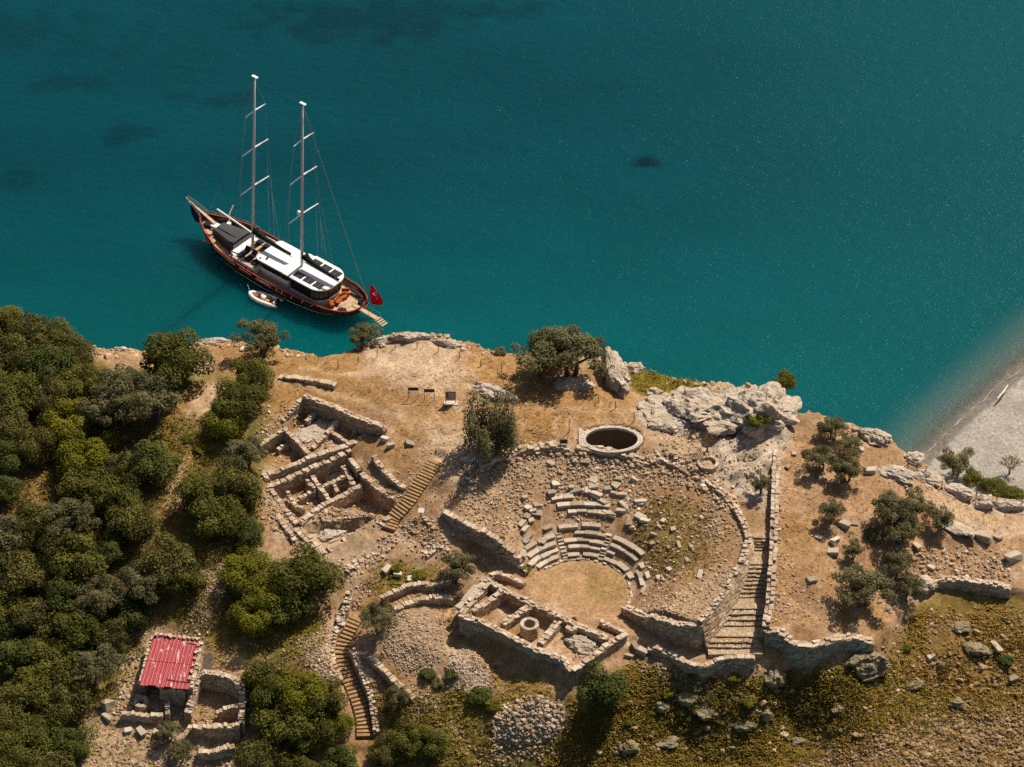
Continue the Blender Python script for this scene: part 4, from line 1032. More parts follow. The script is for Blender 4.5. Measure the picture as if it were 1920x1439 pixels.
OUT = [
 ('massive white limestone crag rising at the cliff edge behind the bare bush', 1424,776,(5.0,3.7,2.5),.2,1,'limerock',5),
 ('rough pale crag west of the tallest crag with a dark crack beside it', 1335,774,(4.8,3.8,1.8),-.1,2,'limerock',5),
 ('low pale rock shelf between the cistern and the crags', 1262,775,(4.2,2.9,1.3),.1,3,'limerock',5),
 ('narrow white rock fin standing on the cliff beside the wide olive', 1152,712,(1.5,3.8,2.2),.25,6,'limerock',5),
 ('small grey rock hump under the wide olive', 1075,722,(2.6,1.2,.8),.1,7,'limerock',4),
 ('low whale-backed pale rock in the open plateau', 925,737,(2.6,1.1,.8),-.45,8,'limerock',5),
 ('pale rock knob on the tip of the headland', 770,636,(2.3,.9,.9),0,9,'limerock',4),
 ('split white rock at the corner of the headland by the leaning tree', 722,642,(1.5,.8,.8),.2,10,'limerock',4),
 ('flat white rock ledge east along the headland rim', 838,646,(1.9,.7,.5),-.3,11,'limerock',4),
 ('white rock block at the cliff edge above the wood', 176,640,(1.5,1.0,1.0),.1,12,'limerock',4),
 ('small white rock poking from the cliff edge between wood and round tree', 228,658,(.9,.6,.6),0,13,'limerock',3),
 ('flat pale rock at the cliff edge near the grey olive', 398,642,(1.5,.7,.5),0,14,'limerock',4),
 ('grey sea rock standing behind the green slope', 1182,694,(1.5,.8,.8),.2,15,'limerock',4),
 ('white boulder lying in the green slope', 1228,738,(1.0,.7,.7),.2,16,'limerock',3),
 ('ochre flat-topped sea rock below the olive terrace cliff', 1655,802,(2.3,1.1,1.0),-.1,17,'yelrock',4),
 ('pale humped rock on the cliff just below the ochre rock', 1640,822,(2.0,1.1,.9),-.5,18,'limerock',4),
 ('large lichened boulder alone in the rough grass below the block wall', 1625,1250,(2.5,1.7,1.5),.4,19,'lichrock',5),
 ('lichened boulder at the foot of the tall block wall', 1452,1272,(1.3,1.1,1.1),.5,20,'lichrock',4),
 ('pale boulder leaning on the tall block wall', 1515,1232,(.8,.7,1.2),.2,21,'limerock',4),
 ('jumbled pale rock at the shaded end of the lower block wall', 1735,1100,(1.7,1.2,1.0),.6,22,'limerock',4),
 ('white bedrock slab beside the terrace path, nearest the posts', 1680,888,(2.2,1.3,.6),-.5,23,'limerock',4),
 ('white bedrock steps above the beach end of the path', 1735,895,(1.8,1.2,.6),-.6,24,'limerock',4),
 ('white rock rib on the seaward side of the terrace path', 1795,925,(2.3,.9,.8),-.5,25,'limerock',4),
 ('rounded pale boulder beside the path where it bends', 1842,948,(1.3,1.0,.9),0,26,'limerock',4),
 ('long pale rock rib at the path above the leafy shrub', 1885,950,(2.0,.8,.8),0,27,'limerock',4),
 ('pale bedrock strip below the terrace path', 1780,985,(2.8,.9,.4),-.6,28,'limerock',4),
 ('sunlit white bedrock floor inside the upper excavated house', 600,806,(2.6,1.6,.7),.7,29,'limerock',4),
 ('small bedrock hump in the lower excavated house', 628,898,(1.3,.9,.7),.6,30,'limerock',4),
 ('smooth ochre bedrock slope in the lowest rubble rooms', 622,1003,(1.7,1.2,.5),.5,31,'limerock',4),
 ('broken rock lumps in the end room of the stage house', 1098,1212,(2.0,1.3,1.0),-.3,32,'limerock',4),
 ('white rocks under the plumed olive', 905,858,(2.2,1.0,.9),.5,33,'limerock',4),
 ('jagged grey rock in the rough grass near the bottom edge', 1182,1405,(1.1,.9,.8),.3,34,'lichrock',4),
 ('weathered rock in the grass below the block wall boulder', 1580,1330,(1.2,.6,.5),.4,35,'lichrock',3),
 ('grey rock outcrop in the rough grass slope further east', 1825,1218,(1.8,1.1,.7),-.4,36,'lichrock',4),
 ('lichened rocks beside the rubble slope under the path wall', 1290,1310,(1.2,.9,.8),.1,37,'lichrock',4),
 ('dark rock clump between the stage house and the grass', 1240,1325,(1.0,.7,.7),.1,38,'lichrock',4),
 ('pale rock on the clifftop between two small trees', 1545,780,(1.4,.6,.5),0,39,'limerock',3),
 ('whitish boulder heap where the terrace meets the beach', 1715,862,(1.2,.9,.8),0,40,'limerock',4),
 ('split lichened rock in the slope below the curved path wall', 1320,1335,(1.3,1.0,.8),.4,41,'lichrock',4),
 ('dark-sided ledge of rock below the rubble under the path wall', 1390,1360,(1.7,.8,.6),-.3,42,'lichrock',4),
 ('pale upright rock in the rough slope under the lichened pair', 1436,1345,(.7,.6,.8),.2,43,'lichrock',4),
 ('low rock ledge near the bottom edge below the dark bush', 1250,1395,(1.4,.8,.5),.3,44,'lichrock',4),
 ('grey rock beside the bottom rubble field', 1500,1392,(1.0,.7,.5),.1,45,'lichrock',4),
 ('small rock cluster uphill from the narrow slab', 1800,1178,(1.2,.8,.5),-.2,46,'lichrock',4),
 ('weathered rock in the golden grass above the rubble field', 1715,1285,(1.1,.7,.5),.5,47,'lichrock',4),
 ('pale rock at the upper border of the grey rubble field', 1795,1318,(1.0,.7,.5),.2,48,'lichrock',4),
]
for i, (lb, u, v, sz, ro, sd_, mt, sb_) in enumerate(OUT): outcrop(lb, u, v, sz, ro, sd_, mt, sb_)
# loose squared blocks and boulders on the terrace and plateau
BLK = [(1584,986,1.1,'big squared block beside the small round tree'),(1601,983,.8,'smaller block touching the big squared block by the round tree'),(1536,1010,.9,'upright pale block below the small round tree'),
 (1566,1016,1.0,'pale block lying between the round tree and the terrace olives'),(1563,1036,1.0,'flat pale block lowest in the line below the round tree'),(1633,887,1.1,'grey block beside the tree clump on the terrace'),
 (1613,844,.7,'small pale stone at the top edge of the tree clump'),(1844,1010,1.4,'wide grey block on the eastern terrace'),(1870,1011,.9,'dark-sided block next to the wide grey block'),(1719,1027,.9,'pale stone at the shadow of the lone terrace olive'),
 (1488,853,.6,'small flat stone near the stairway bedrock'),(1477,877,.6,'tilted stone near the stairway bedrock'),(1790,996,.8,'white stone below the bedrock strip'),(1585,862,.5,'pale stone in the clump of terrace trees'),
 (1523,1090,1.2,'pale triangular rock on the bare lower terrace'),(768,834,.9,'round white boulder east of the excavated back wall'),(733,838,.8,'white boulder at the corner of the upper house'),(722,826,.9,'white stone block at the end of the long back wall'),
 (1030,870,.8,'grey block on the theatre rim rubble'),(1900,1050,1.4,'shaded rock at the picture edge on the terrace'),(1862,1210,.0,''),(1868,1215,1.3,'tall narrow slab leaning in the rough grass'),(1745,1235,.8,'pale block in the rough grass by the lichened boulder'),
 (1900,1275,.9,'white upright stone near the picture edge in the grass'),(1470,1380,.8,'white stone in the grass near the bottom edge'),(1700,1160,.7,'pale stone just below the jumbled rock'),(1660,945,.8,'pale block under the crown of the terrace olives'),
 (1745,1066,.8,'stone on the terrace lip behind the jumbled rock'),(1612,1062,.7,'white stone between the two small terrace olives'),(1770,1035,.6,'small stone on the open terrace slope'),(202,1325,1.3,'white dressed block lying west of the hut yard'),
 (200,1348,.9,'pale slab below the dressed block by the hut'),(242,1372,.8,'squarish pale stone in the hut rubble'),(265,1375,1.0,'two-lobed grey rock in the hut rubble'),(398,1418,.9,'dark boulder near the bottom of the hut rubble'),
 (772,1088,.9,'pale slab standing in the green bush by the path'),(725,1070,1.0,'flat grey stone in the weedy patch beside the path'),(745,1078,.9,'upright grey slab in the weedy patch'),(1205,1225,1.1,'tilted pale block at the end of the parapet wall'),
 (1190,1215,1.0,'large pale block beside the stage house corner'),(1225,1222,1.0,'flat block at the head of the parapet wall'),(1180,1232,.8,'flat block below the stage house corner')]
for i, (u, v, s_, lb) in enumerate(BLK):
    if s_ <= 0: continue
    q = G(u, v); sc = (s_ * rs.uniform(.9, 1.15), s_ * rs.uniform(.55, .85), s_ * rs.uniform(.4, .7))
    if 'narrow' in lb: sc = (.55, 1.9, .5)
    o = link_mesh('stone_block', LOOSE[i % 12], None, (q[0], q[1], q[2] + sc[2] * .3), (rs.uniform(-.15, .15), rs.uniform(-.15, .15), rs.uniform(-1, 1)), sc)
    tag(o, lb, 'stone block', 'loose stone blocks')
# ------------------------------------------------------------------ loose rubble by area: (polygon, stones per square metre, size range, tone)
SCAT = [
 ([(840,960),(880,880),(960,848),(1100,842),(1250,862),(1345,905),(1400,985),(1400,1050),(1315,1170),(1180,1140),(1215,1060),(1150,920),(1000,925),(980,1040),(900,1000)], 6, (.08,.42), .92),
 ([(860,930),(900,880),(1000,870),(1000,930),(960,1010),(880,975)], 13, (.08,.46), .95),
 ([(1000,860),(1200,870),(1260,900),(1190,960),(1100,940),(1020,950)], 10, (.12,.5), 1.0),
 ([(1030,935),(1150,930),(1150,1000),(1050,990)], 6, (.12,.42), 1.0),
 ([(1325,920),(1370,930),(1345,1010),(1320,1010)], 16, (.12,.35), 1.02),
 ([(1290,1100),(1390,1070),(1320,1170),(1250,1160),(1180,1140)], 14, (.12,.4), 1.),
 ([(715,1150),(800,1140),(845,1190),(815,1262),(760,1268),(715,1230)], 34, (.10,.34), .95),
 ([(835,1212),(880,1218),(932,1270),(905,1308),(838,1282)], 38, (.10,.30), 1.12),
 ([(922,1330),(1000,1303),(1062,1325),(1052,1370),(980,1402),(922,1392)], 34, (.10,.6), 1.02),
 ([(940,1395),(1050,1370),(1010,1420),(900,1439)], 20, (.10,.36), .8),
 ([(555,1205),(628,1178),(642,1282),(600,1292)], 34, (.12,.38), .95),
 ([(625,1165),(660,1105),(690,1100),(650,1170)], 20, (.12,.4), 1.),
 ([(355,1065),(422,1038),(424,1110),(402,1182),(348,1172)], 34, (.10,.36), .95),
 ([(770,1290),(815,1285),(825,1335),(775,1345)], 32, (.10,.34), .92),
 ([(835,1355),(865,1350),(870,1400),(835,1405)], 24, (.10,.3), .85),
 ([(1450,1470),(1560,1400),(1760,1330),(1970,1325),(1970,1480)], 22, (.12,.5), .70),
 ([(1600,1370),(1900,1340),(1960,1439),(1700,1450)], 3, (.4,.8), .65),
 ([(1190,1225),(1330,1262),(1350,1330),(1210,1320)], 14, (.12,.42), .8),
 ([(1200,1290),(1960,1120),(1960,1340),(1500,1420),(1100,1439)], 2.2, (.14,.5), .7),
 ([(1500,1300),(1960,1180),(1960,1300),(1600,1350)], 3, (.14,.5), .68),
 ([(1200,1300),(1450,1300),(1660,1250),(1950,1140),(1950,1330),(1560,1400),(1300,1430),(1100,1439)], .55, (.35,1.0), .72),
 ([(1290,1290),(1460,1290),(1450,1390),(1300,1400)], 1.2, (.3,1.0), .74),
 ([(860,1400),(1060,1390),(1200,1439),(850,1450)], 3, (.15,.6), .75),
 ([(1740,1150),(1800,1145),(1800,1190),(1740,1190)], 14, (.14,.5), .7),
 ([(1700,1030),(1900,1040),(1900,1095),(1720,1090)], 9, (.14,.6), 1.0),
 ([(1640,1080),(1720,1060),(1740,1110),(1660,1160)], 9, (.14,.6), .98),
 ([(1440,1100),(1500,1040),(1560,1180),(1440,1175)], 6, (.1,.4), .9),
 ([(1455,800),(1640,830),(1700,900),(1900,960),(1900,1080),(1640,1160),(1460,1170)], 3.0, (.08,.26), 1.),
 ([(1455,900),(1480,900),(1470,1160),(1440,1170)], 9, (.12,.42), 1.),
 ([(1650,880),(1730,870),(1800,930),(1700,930)], 7, (.15,.6), 1.1),
 ([(1200,745),(1440,760),(1450,860),(1400,930),(1250,860)], 6, (.12,.45), 1.1),
 ([(1290,760),(1340,780),(1330,830),(1280,820)], 12, (.15,.5), 1.1),
 ([(1370,930),(1420,905),(1440,930),(1430,1000),(1400,980)], 10, (.1,.26), 1.05),
 ([(660,650),(800,625),(900,660),(900,760),(800,850),(640,760),(560,700)], 4.0, (.06,.20), 1.05),
 ([(750,680),(880,680),(850,720),(740,720)], 6, (.06,.18), 1.1),
 ([(880,780),(1180,740),(1200,850),(960,850)], 2.0, (.06,.22), 1.05),
 ([(780,790),(900,790),(890,900),(760,990),(720,980)], 7, (.07,.26), 1.02),
 ([(480,760),(560,770),(520,820),(470,840)], 10, (.12,.4), 1.),
 ([(485,880),(510,900),(560,990),(620,1060),(700,1040),(720,980),(760,1010),(690,1070),(640,1090),(560,1020),(490,980)], 18, (.12,.48), 1.),
 ([(540,770),(700,810),(640,840),(560,850)], 14, (.12,.5), 1.05),
 ([(490,830),(535,815),(570,855),(510,880)], 8, (.1,.4), 1.0),
 ([(520,915),(660,860),(670,905),(560,970)], 14, (.10,.45), 1.0),
 ([(600,950),(730,935),(740,970),(640,1010),(580,980)], 18, (.12,.5), 1.0),
 ([(680,845),(700,850),(745,925),(735,930),(690,890)], 14, (.1,.24), 1.05),
 ([(755,960),(850,980),(850,1050),(780,1050),(740,1000)], 10, (.12,.45), 1.),
 ([(640,1060),(720,1040),(700,1130),(640,1165)], 7, (.1,.36), 1.),
 ([(870,1040),(990,1070),(970,1090),(900,1080)], 4, (.12,.4), 1.),
 ([(820,1050),(870,1090),(900,1120),(850,1150),(800,1130)], 6, (.12,.4), .95),
 ([(1080,1215),(1150,1205),(1110,1235),(1070,1250)], 18, (.12,.45), 1.),
 ([(400,650),(640,690),(560,740),(420,720)], 3, (.08,.26), .95),
 ([(200,650),(280,660),(270,700),(200,690)], 5, (.08,.3), .95),
 ([(400,715),(440,720),(390,820),(330,840),(310,970),(350,960),(360,850)], 10, (.1,.34), .92),
 ([(210,1170),(380,1180),(480,1330),(480,1450),(140,1450),(200,1320)], 6, (.12,.45), .92),
 ([(220,1290),(350,1300),(340,1350),(210,1345)], 16, (.14,.5), .98),
 ([(450,1160),(560,1190),(560,1260),(480,1250)], 7, (.1,.36), .8),
 ([(700,1300),(860,1300),(950,1439),(690,1450)], 3, (.12,.4), .75),
 ([(700,1240),(760,1290),(760,1330),(700,1290)], 2, (.12,.4), .8),
 ([(1730,880),(1950,690),(1950,900),(1800,900)], 0, (.1,.2), .6),
]
def scatter_poly(pl, dens, rsz, r):
    us = [p[0] for p in pl]; vs = [p[1] for p in pl]
    area = (max(us) - min(us)) * (max(vs) - min(vs)) / (16.2 * 10.6)
    n = int(area * dens)
    if n == 0: return np.zeros((0, 3)), np.zeros(0)
    u = r.uniform(min(us), max(us), n); v = r.uniform(min(vs), max(vs), n)
    sdp = poly_sd(u, v, pl); keep = sdp < r.uniform(-14, 8, n); u, v = u[keep], v[keep]
    X = np.array([[0, 0]] * 0)
    # first ground met along each sight line
    rx = (u - 960) / FPX; k = (719.5 - v) / FPX
    ry = FW[1] + k * UP[1]; rz = FW[2] + k * UP[2]
    z = np.full(len(u), 9.); live = np.ones(len(u), bool)
    for zz in np.arange(9., -12., -.2):
        t = (zz - CAM[2]) / rz; x = CAM[0] + rx * t; y = CAM[1] + ry * t
        hit = live & (zz <= H(x, y)); z[hit] = zz; live &= ~hit
        if not live.any(): break
    z[live] = -12.
    t = (z - CAM[2]) / rz; x = CAM[0] + rx * t; y = CAM[1] + ry * t
    s = rsz[0] + (rsz[1] - rsz[0]) * r.random(len(u)) ** 2.6
    return np.stack([x, y, H(x, y)], -1), s
pp, ss, cc = [], [], []
r5 = np.random.default_rng(55)
for pl, dens, rsz, tn in SCAT:
    p, s = scatter_poly(pl, dens, rsz, r5)
    if len(p) == 0: continue
    ok = (np.hypot(p[:, 0] - TC[0], p[:, 1] - TC[1]) > 5.4) & (p[:, 2] > -9.5)
    p, s = p[ok], s[ok]
    for sl in STAIRLINES:
        dd, _ = line_d(p[:, 0], p[:, 1], sl); kk = dd > 1.0; p, s = p[kk], s[kk]
    if tn < .8: tint = np.array((1.0, .90, .70))
    else: tint = np.array((1., 1., 1.))
    pp.append(p + np.stack([0 * s, 0 * s, s * .12], -1)); ss.append(s); cc.append(tones(len(p), r5, tn) * tint)
# tumbled stones along the rim of the seating
for (jit, szr, nn_) in ((.9, (.25, .85), 560), (1.6, (.12, .45), 900)):
    a = np.radians(r5.uniform(-46, 62, nn_)); R_ = rout(np.degrees(a)) - .3 + r5.normal(size=nn_) * jit * .6; R_ = np.where((np.degrees(a) > -5) & (np.degrees(a) < 26), R_ - .8, R_)
    x, y = TC[0] + np.sin(a) * R_, TC[1] + np.cos(a) * R_; s = szr[0] + (szr[1] - szr[0]) * r5.random(nn_) ** 1.8; h_ = H(x, y); ok = h_ > 3.5
    pp.append(np.stack([x, y, h_ + s * .15], -1)[ok]); ss.append(s[ok]); cc.append(tones(int(ok.sum()), r5, 1.0))
# broken rock along the cliff edge
e0, _ = resample(ed, .16)
for (jit, szr, dn) in ((1.1, (.2, .9), .55), (2.6, (.1, .45), .9)):
    q = e0[r5.random(len(e0)) < dn]; q = q[:, :2] + r5.normal(size=(len(q), 2)) * jit * .6 - np.array([0, .5]); w_ = fbm(q[:, 0] * .25, q[:, 1] * .25, 66, 3) > .45; q = q[w_]
    h_ = H(q[:, 0], q[:, 1]); s = szr[0] + (szr[1] - szr[0]) * r5.random(len(q)) ** 2.2; ok = h_ > 0; q, h_, s = q[ok], h_[ok], s[ok]
    pp.append(np.stack([q[:, 0], q[:, 1], h_ + s * .08], -1)); ss.append(s); cc.append(tones(len(q), r5, 1.08))
pp = np.concatenate(pp); ss = np.concatenate(ss); cc = np.concatenate(cc)
print('stones', len(pp))
rub = link_mesh('rubble', stones_mesh('rubble', pp, ss, cc, M['stone'], .72, 5))
tag(rub, 'loose limestone rubble strewn over banks, heaps and slopes', None, None, 'stuff')
# ------------------------------------------------------------------ foliage
def leaf_mat(name, c0, c1, trans=.34):
    m, nt, b = nmat(name)
    a = N(nt, 'ShaderNodeAttribute', attribute_name='scol'); oi = N(nt, 'ShaderNodeObjectInfo')
    c = mixc(nt, ramp(nt, oi.outputs['Random'], [(0., 0.), (1., 1.)]), c0, c1)
    c = mixc(nt, 1.0, c, a.outputs['Color'], 'MULTIPLY')
    nt.links.new(c, b.inputs['Base Color']); b.inputs['Roughness'].default_value = .6; b.inputs['Specular IOR Level'].default_value = .15
    tr = N(nt, 'ShaderNodeBsdfTranslucent'); nt.links.new(c, tr.inputs[0])
    mx = N(nt, 'ShaderNodeMixShader'); mx.inputs[0].default_value = trans
    nt.links.new(b.outputs[0], mx.inputs[1]); nt.links.new(tr.outputs[0], mx.inputs[2])
    nt.links.new(mx.outputs[0], nt.nodes['Material Output'].inputs['Surface'])
    return m
LM = {'oak': leaf_mat('holm_oak_leaf', (0.103, 0.107, 0.015), (0.154, 0.148, 0.023)), 'dark': leaf_mat('dark_evergreen_leaf', (0.083, 0.104, 0.019), (0.109, 0.123, 0.024)),
      'olive': leaf_mat('olive_leaf', (0.146, 0.139, 0.059), (0.188, 0.173, 0.075)), 'bright': leaf_mat('carob_leaf', (0.142, 0.148, 0.009), (0.194, 0.182, 0.014)),
      'dull': leaf_mat('dusty_leaf', (0.123, 0.116, 0.030), (0.162, 0.144, 0.036)), 'bare': leaf_mat('dry_twig', (0.262, 0.192, 0.089), (0.332, 0.233, 0.107), .1)}
M['bark'] = simple('grey_bark', (.13, .105, .08), .9, .3, 5., spec=.05, bmp=.03)
def leaf_cloud(centres, radii, per, size, r, lobe_tone=.2, up=.6, aspect=.55, inner=.55, lo=-0.75):
    """leaf-sized faces spread through the outer shell of many small clumps"""
    C, Nn, S, T = [], [], [], []
    for c, rd in zip(centres, radii):
        n = int(per * (rd / np.mean(radii)) ** 2); d = r.normal(size=(n, 3)); d /= np.linalg.norm(d, axis=1)[:, None]
        d = d[d[:, 2] > lo + .35 * r.random(len(d))]
        n = len(d); k = inner + (1.1 - inner) * r.random(n) ** .5; k = np.where(r.random(n) < .12, k * r.uniform(1.05, 1.35, n), k)
        C.append(c + d * (rd * k)[:, None] * np.array([1, 1, .85])); nn = d + np.array([0, 0, up]) + r.normal(size=(n, 3)) * .45
        Nn.append(nn / np.linalg.norm(nn, axis=1)[:, None]); S.append(size * r.uniform(.6, 1.35, n)); T.append(np.clip((1 + lobe_tone * r.normal()) * r.uniform(.72, 1.28, n), .35, 1.9))
    C = np.concatenate(C); Nn = np.concatenate(Nn); S = np.concatenate(S); T = np.concatenate(T); n = len(C)
    a = r.normal(size=(n, 3)); t = np.cross(Nn, a); t /= np.linalg.norm(t, axis=1)[:, None]; b_ = np.cross(Nn, t)
    s = S[:, None]
    V = np.stack([C - t * s, C + b_ * s * aspect + Nn * s * .15, C + t * s, C - b_ * s * aspect + Nn * s * .15], 1)
    col = np.stack([T * r.uniform(.92, 1.1, n), T, T * r.uniform(.8, 1.2, n)], -1)
    return V.reshape(-1, 3), np.arange(n * 4).reshape(-1, 4), np.repeat(col, 4, 0)
def lobes(kind, r):
    cs, rd = [], []
    if kind in ('oak', 'dark', 'bright', 'dull'):
        n = {'oak': 30, 'dark': 26, 'bright': 32, 'dull': 28}[kind]
        off = r.uniform(-.18, .18, (4, 3))
        for i in range(n):
            d = r.normal(size=3); d /= np.linalg.norm(d); d[2] = d[2] * .9 + .12
            k = r.uniform(.55, .84) if i > 7 else r.uniform(.1, .5)
            c = d * k * np.array([1, 1, .74]) + off[i % 4] * np.array([1, 1, .5]); c[2] = max(c[2], -.5)
            cs.append(c + [0, 0, .62]); rd.append(r.uniform(.24, .42))
    elif kind == 'olive':
        nb = 5
        for k in range(nb):
            a = 2 * math.pi * (k + r.uniform(-.3, .3)) / nb; bc = np.array([math.cos(a) * .5, math.sin(a) * .5, .98 + r.uniform(-.12, .14)])
            for i in range(6):
                cs.append(bc + r.normal(size=3) * np.array([.22, .22, .17])); rd.append(r.uniform(.15, .27))
        for i in range(5): cs.append(np.array([0, 0, 1.1]) + r.normal(size=3) * np.array([.2, .2, .14])); rd.append(r.uniform(.18, .28))
    elif kind == 'plume':
        for k in range(9):
            a = 2 * math.pi * k / 9 + r.uniform(-.3, .3); R_ = r.uniform(.3, .78) if k else 0; h = r.uniform(1.25, 1.8)
            for t in np.linspace(.3, 1, 6):
                cs.append(np.array([math.cos(a) * R_ * (.75 + .35 * t), math.sin(a) * R_ * (.75 + .35 * t), h * t])); rd.append(.29 * (1.12 - .68 * t) + .03)
    elif kind == 'bush':
        for i in range(20):
            d = r.normal(size=3); d /= np.linalg.norm(d); d[2] = abs(d[2]) * .8
            cs.append(d * r.uniform(.3, .72) + [0, 0, .15]); rd.append(r.uniform(.2, .36))
    elif kind == 'hedge':
        for i in range(34):
            d = r.normal(size=3); d /= np.linalg.norm(d); d[2] = abs(d[2]) * .7
            cs.append(d * r.uniform(.3, .8) + [0, 0, .1]); rd.append(r.uniform(.16, .28))
    return np.array(cs), np.array(rd)
CROWN = {}
HC = {'oak': .62, 'dark': .62, 'bright': .62, 'dull': .62, 'olive': 1.0, 'plume': .95, 'bush': .4, 'hedge': .35, 'bare': .9}
def build_kind(kind, n, per, size, leafk=None, **kw):
    for i in range(n):
        r = np.random.default_rng(sum(map(ord, kind)) * 10 + i)
        cs, rd = lobes(kind, r)
        V, Fq, col = leaf_cloud(cs, rd, per, size, r, **kw)
        cr = mesh_np('crown', V, Fq, LM[leafk or kind], False, col)
        mb = MB(); r2 = random.Random(i); tp = HC[kind]
        if kind in ('olive', 'plume'):
            ns = 2 if kind == 'olive' else 4
            for k in range(ns):
                a = 6.28 * k / ns + r2.uniform(0, 1); bx, by = math.cos(a) * .09, math.sin(a) * .09
                mb.tube([(bx, by, -.25), (bx * 1.5, by * 1.5, .2), (bx * 2.2 + r2.uniform(-.05, .05), by * 2.2, .5)], [.085, .065, .05], 7)
                for j in range(3):
                    e = cs[r2.randrange(len(cs))]
                    mb.tube([(bx * 2.0, by * 2.0, .42), (e[0] * .5 + bx, e[1] * .5 + by, .42 + (e[2] - .42) * .5), tuple(e)], [.045, .03, .012], 5)
        else:
            mb.tube([(0, 0, -.35), (.02, 0, .2), (0, .03, .55)], [.1, .08, .05], 7)
            for j in range(6):
                e = cs[r2.randrange(len(cs))]; mb.tube([(0, 0, .25), tuple(np.array([0, 0, .3]) * .5 + e * .5), tuple(e)], [.05, .035, .012], 5)
        me = bpy.data.meshes.new('trunk'); me.from_pydata([tuple(p) for p in mb.V], [], mb.F); me.materials.append(M['bark']); me.update()
        CROWN.setdefault(kind + ('' if leafk is None or kind == 'plume' else '_' + leafk), []).append((me, cr))
build_kind('oak', 5, 340, .05); build_kind('dark', 4, 360, .05); build_kind('bright', 4, 340, .045, lobe_tone=.16)
build_kind('dull', 4, 320, .05, up=.1, inner=.4); build_kind('olive', 4, 190, .05, aspect=.42, inner=.3); build_kind('plume', 2, 150, .048, 'olive', aspect=.4, inner=.3)
build_kind('bush', 3, 190, .075, 'bright'); build_kind('bush', 2, 190, .07, 'dark'); build_kind('bush', 2, 190, .075, 'olive'); build_kind('hedge', 1, 220, .04, 'oak')
# bare twiggy bush
def bare_mesh(seed):
    r2 = random.Random(seed); mb = MB()
    mb.tube([(0, 0, -.2), (0, 0, .5)], [.07, .05], 6)
    def br(p, d, L, rad, n):
        q = p + d * L; mb.tube([tuple(p), tuple(q)], [rad, rad * .6], 4, cap=False)
        if n == 0: return
        for k in range(3 if n > 1 else 4):
            e = Vector((d.x + r2.uniform(-.75, .75), d.y + r2.uniform(-.75, .75), d.z + r2.uniform(-.25, .5))).normalized()
            br(q, e, L * r2.uniform(.55, .85), rad * .68, n - 1)
    for k in range(7):
        a = 6.28 * k / 7; br(Vector((0, 0, .45)), Vector((math.cos(a) * .8, math.sin(a) * .8, .9)).normalized(), .36, .035, 4)
    return mb
mb = bare_mesh(3); me = mesh_np('crown', np.array(mb.V), [np.array([f for f in mb.F if len(f) == 4])], LM['bare'], False, np.ones((len(mb.V), 3)))
tk = MB(); tk.tube([(0, 0, -.2), (.02, 0, .2), (0, 0, .5)], [.09, .07, .05], 6); tme = bpy.data.meshes.new('trunk'); tme.from_pydata([tuple(p) for p in tk.V], [], tk.F); tme.materials.append(M['bark'])
CROWN['bare'] = [(tme, me)]; HC['bare'] = .8
NAME = {'oak': 'oak_tree', 'dark': 'evergreen_tree', 'bright': 'carob_tree', 'dull': 'scrub_tree', 'olive': 'olive_tree', 'plume': 'olive_tree', 'bush_bright': 'bush', 'bush_dark': 'bush', 'bush_olive': 'bush', 'hedge_oak': 'shrub', 'bare': 'bare_bush'}
CATG = {'oak': 'tree', 'dark': 'tree', 'bright': 'tree', 'dull': 'tree', 'olive': 'olive tree', 'plume': 'olive tree', 'bush_bright': 'bush', 'bush_dark': 'bush', 'bush_olive': 'bush', 'hedge_oak': 'shrub', 'bare': 'bush'}
NT = [0]
def tree(u, v, rpx, kind, label, group=None, zs=1.0, sx_=1.0, sy_=1.0, rot=None, z=None):
    NT[0] += 1; r = random.Random(NT[0] * 7)
    R_ = rpx / 16.2 * ({'olive': 1.2, 'plume': 1.08}.get(kind, 1.03) if group != 'terrace olives' else 1.0); hc = HC[kind.split('_')[0]] * zs
    vb = v + .77 * hc * rpx
    q = G(u, vb) if z is None else P(u, vb, z)
    tm, cm = CROWN[kind][NT[0] % len(CROWN[kind])]
    o = thing(NAME[kind], label, CATG[kind], (q[0], q[1], q[2] - .05), group, r.uniform(0, 6.28) if rot is None else rot)
    o.scale = (R_ * sx_, R_ * sy_, R_ * zs)
    link_mesh('trunk', tm, o); link_mesh('crown', cm, o)
    return o
WOOD = 'trees of the dense wood'
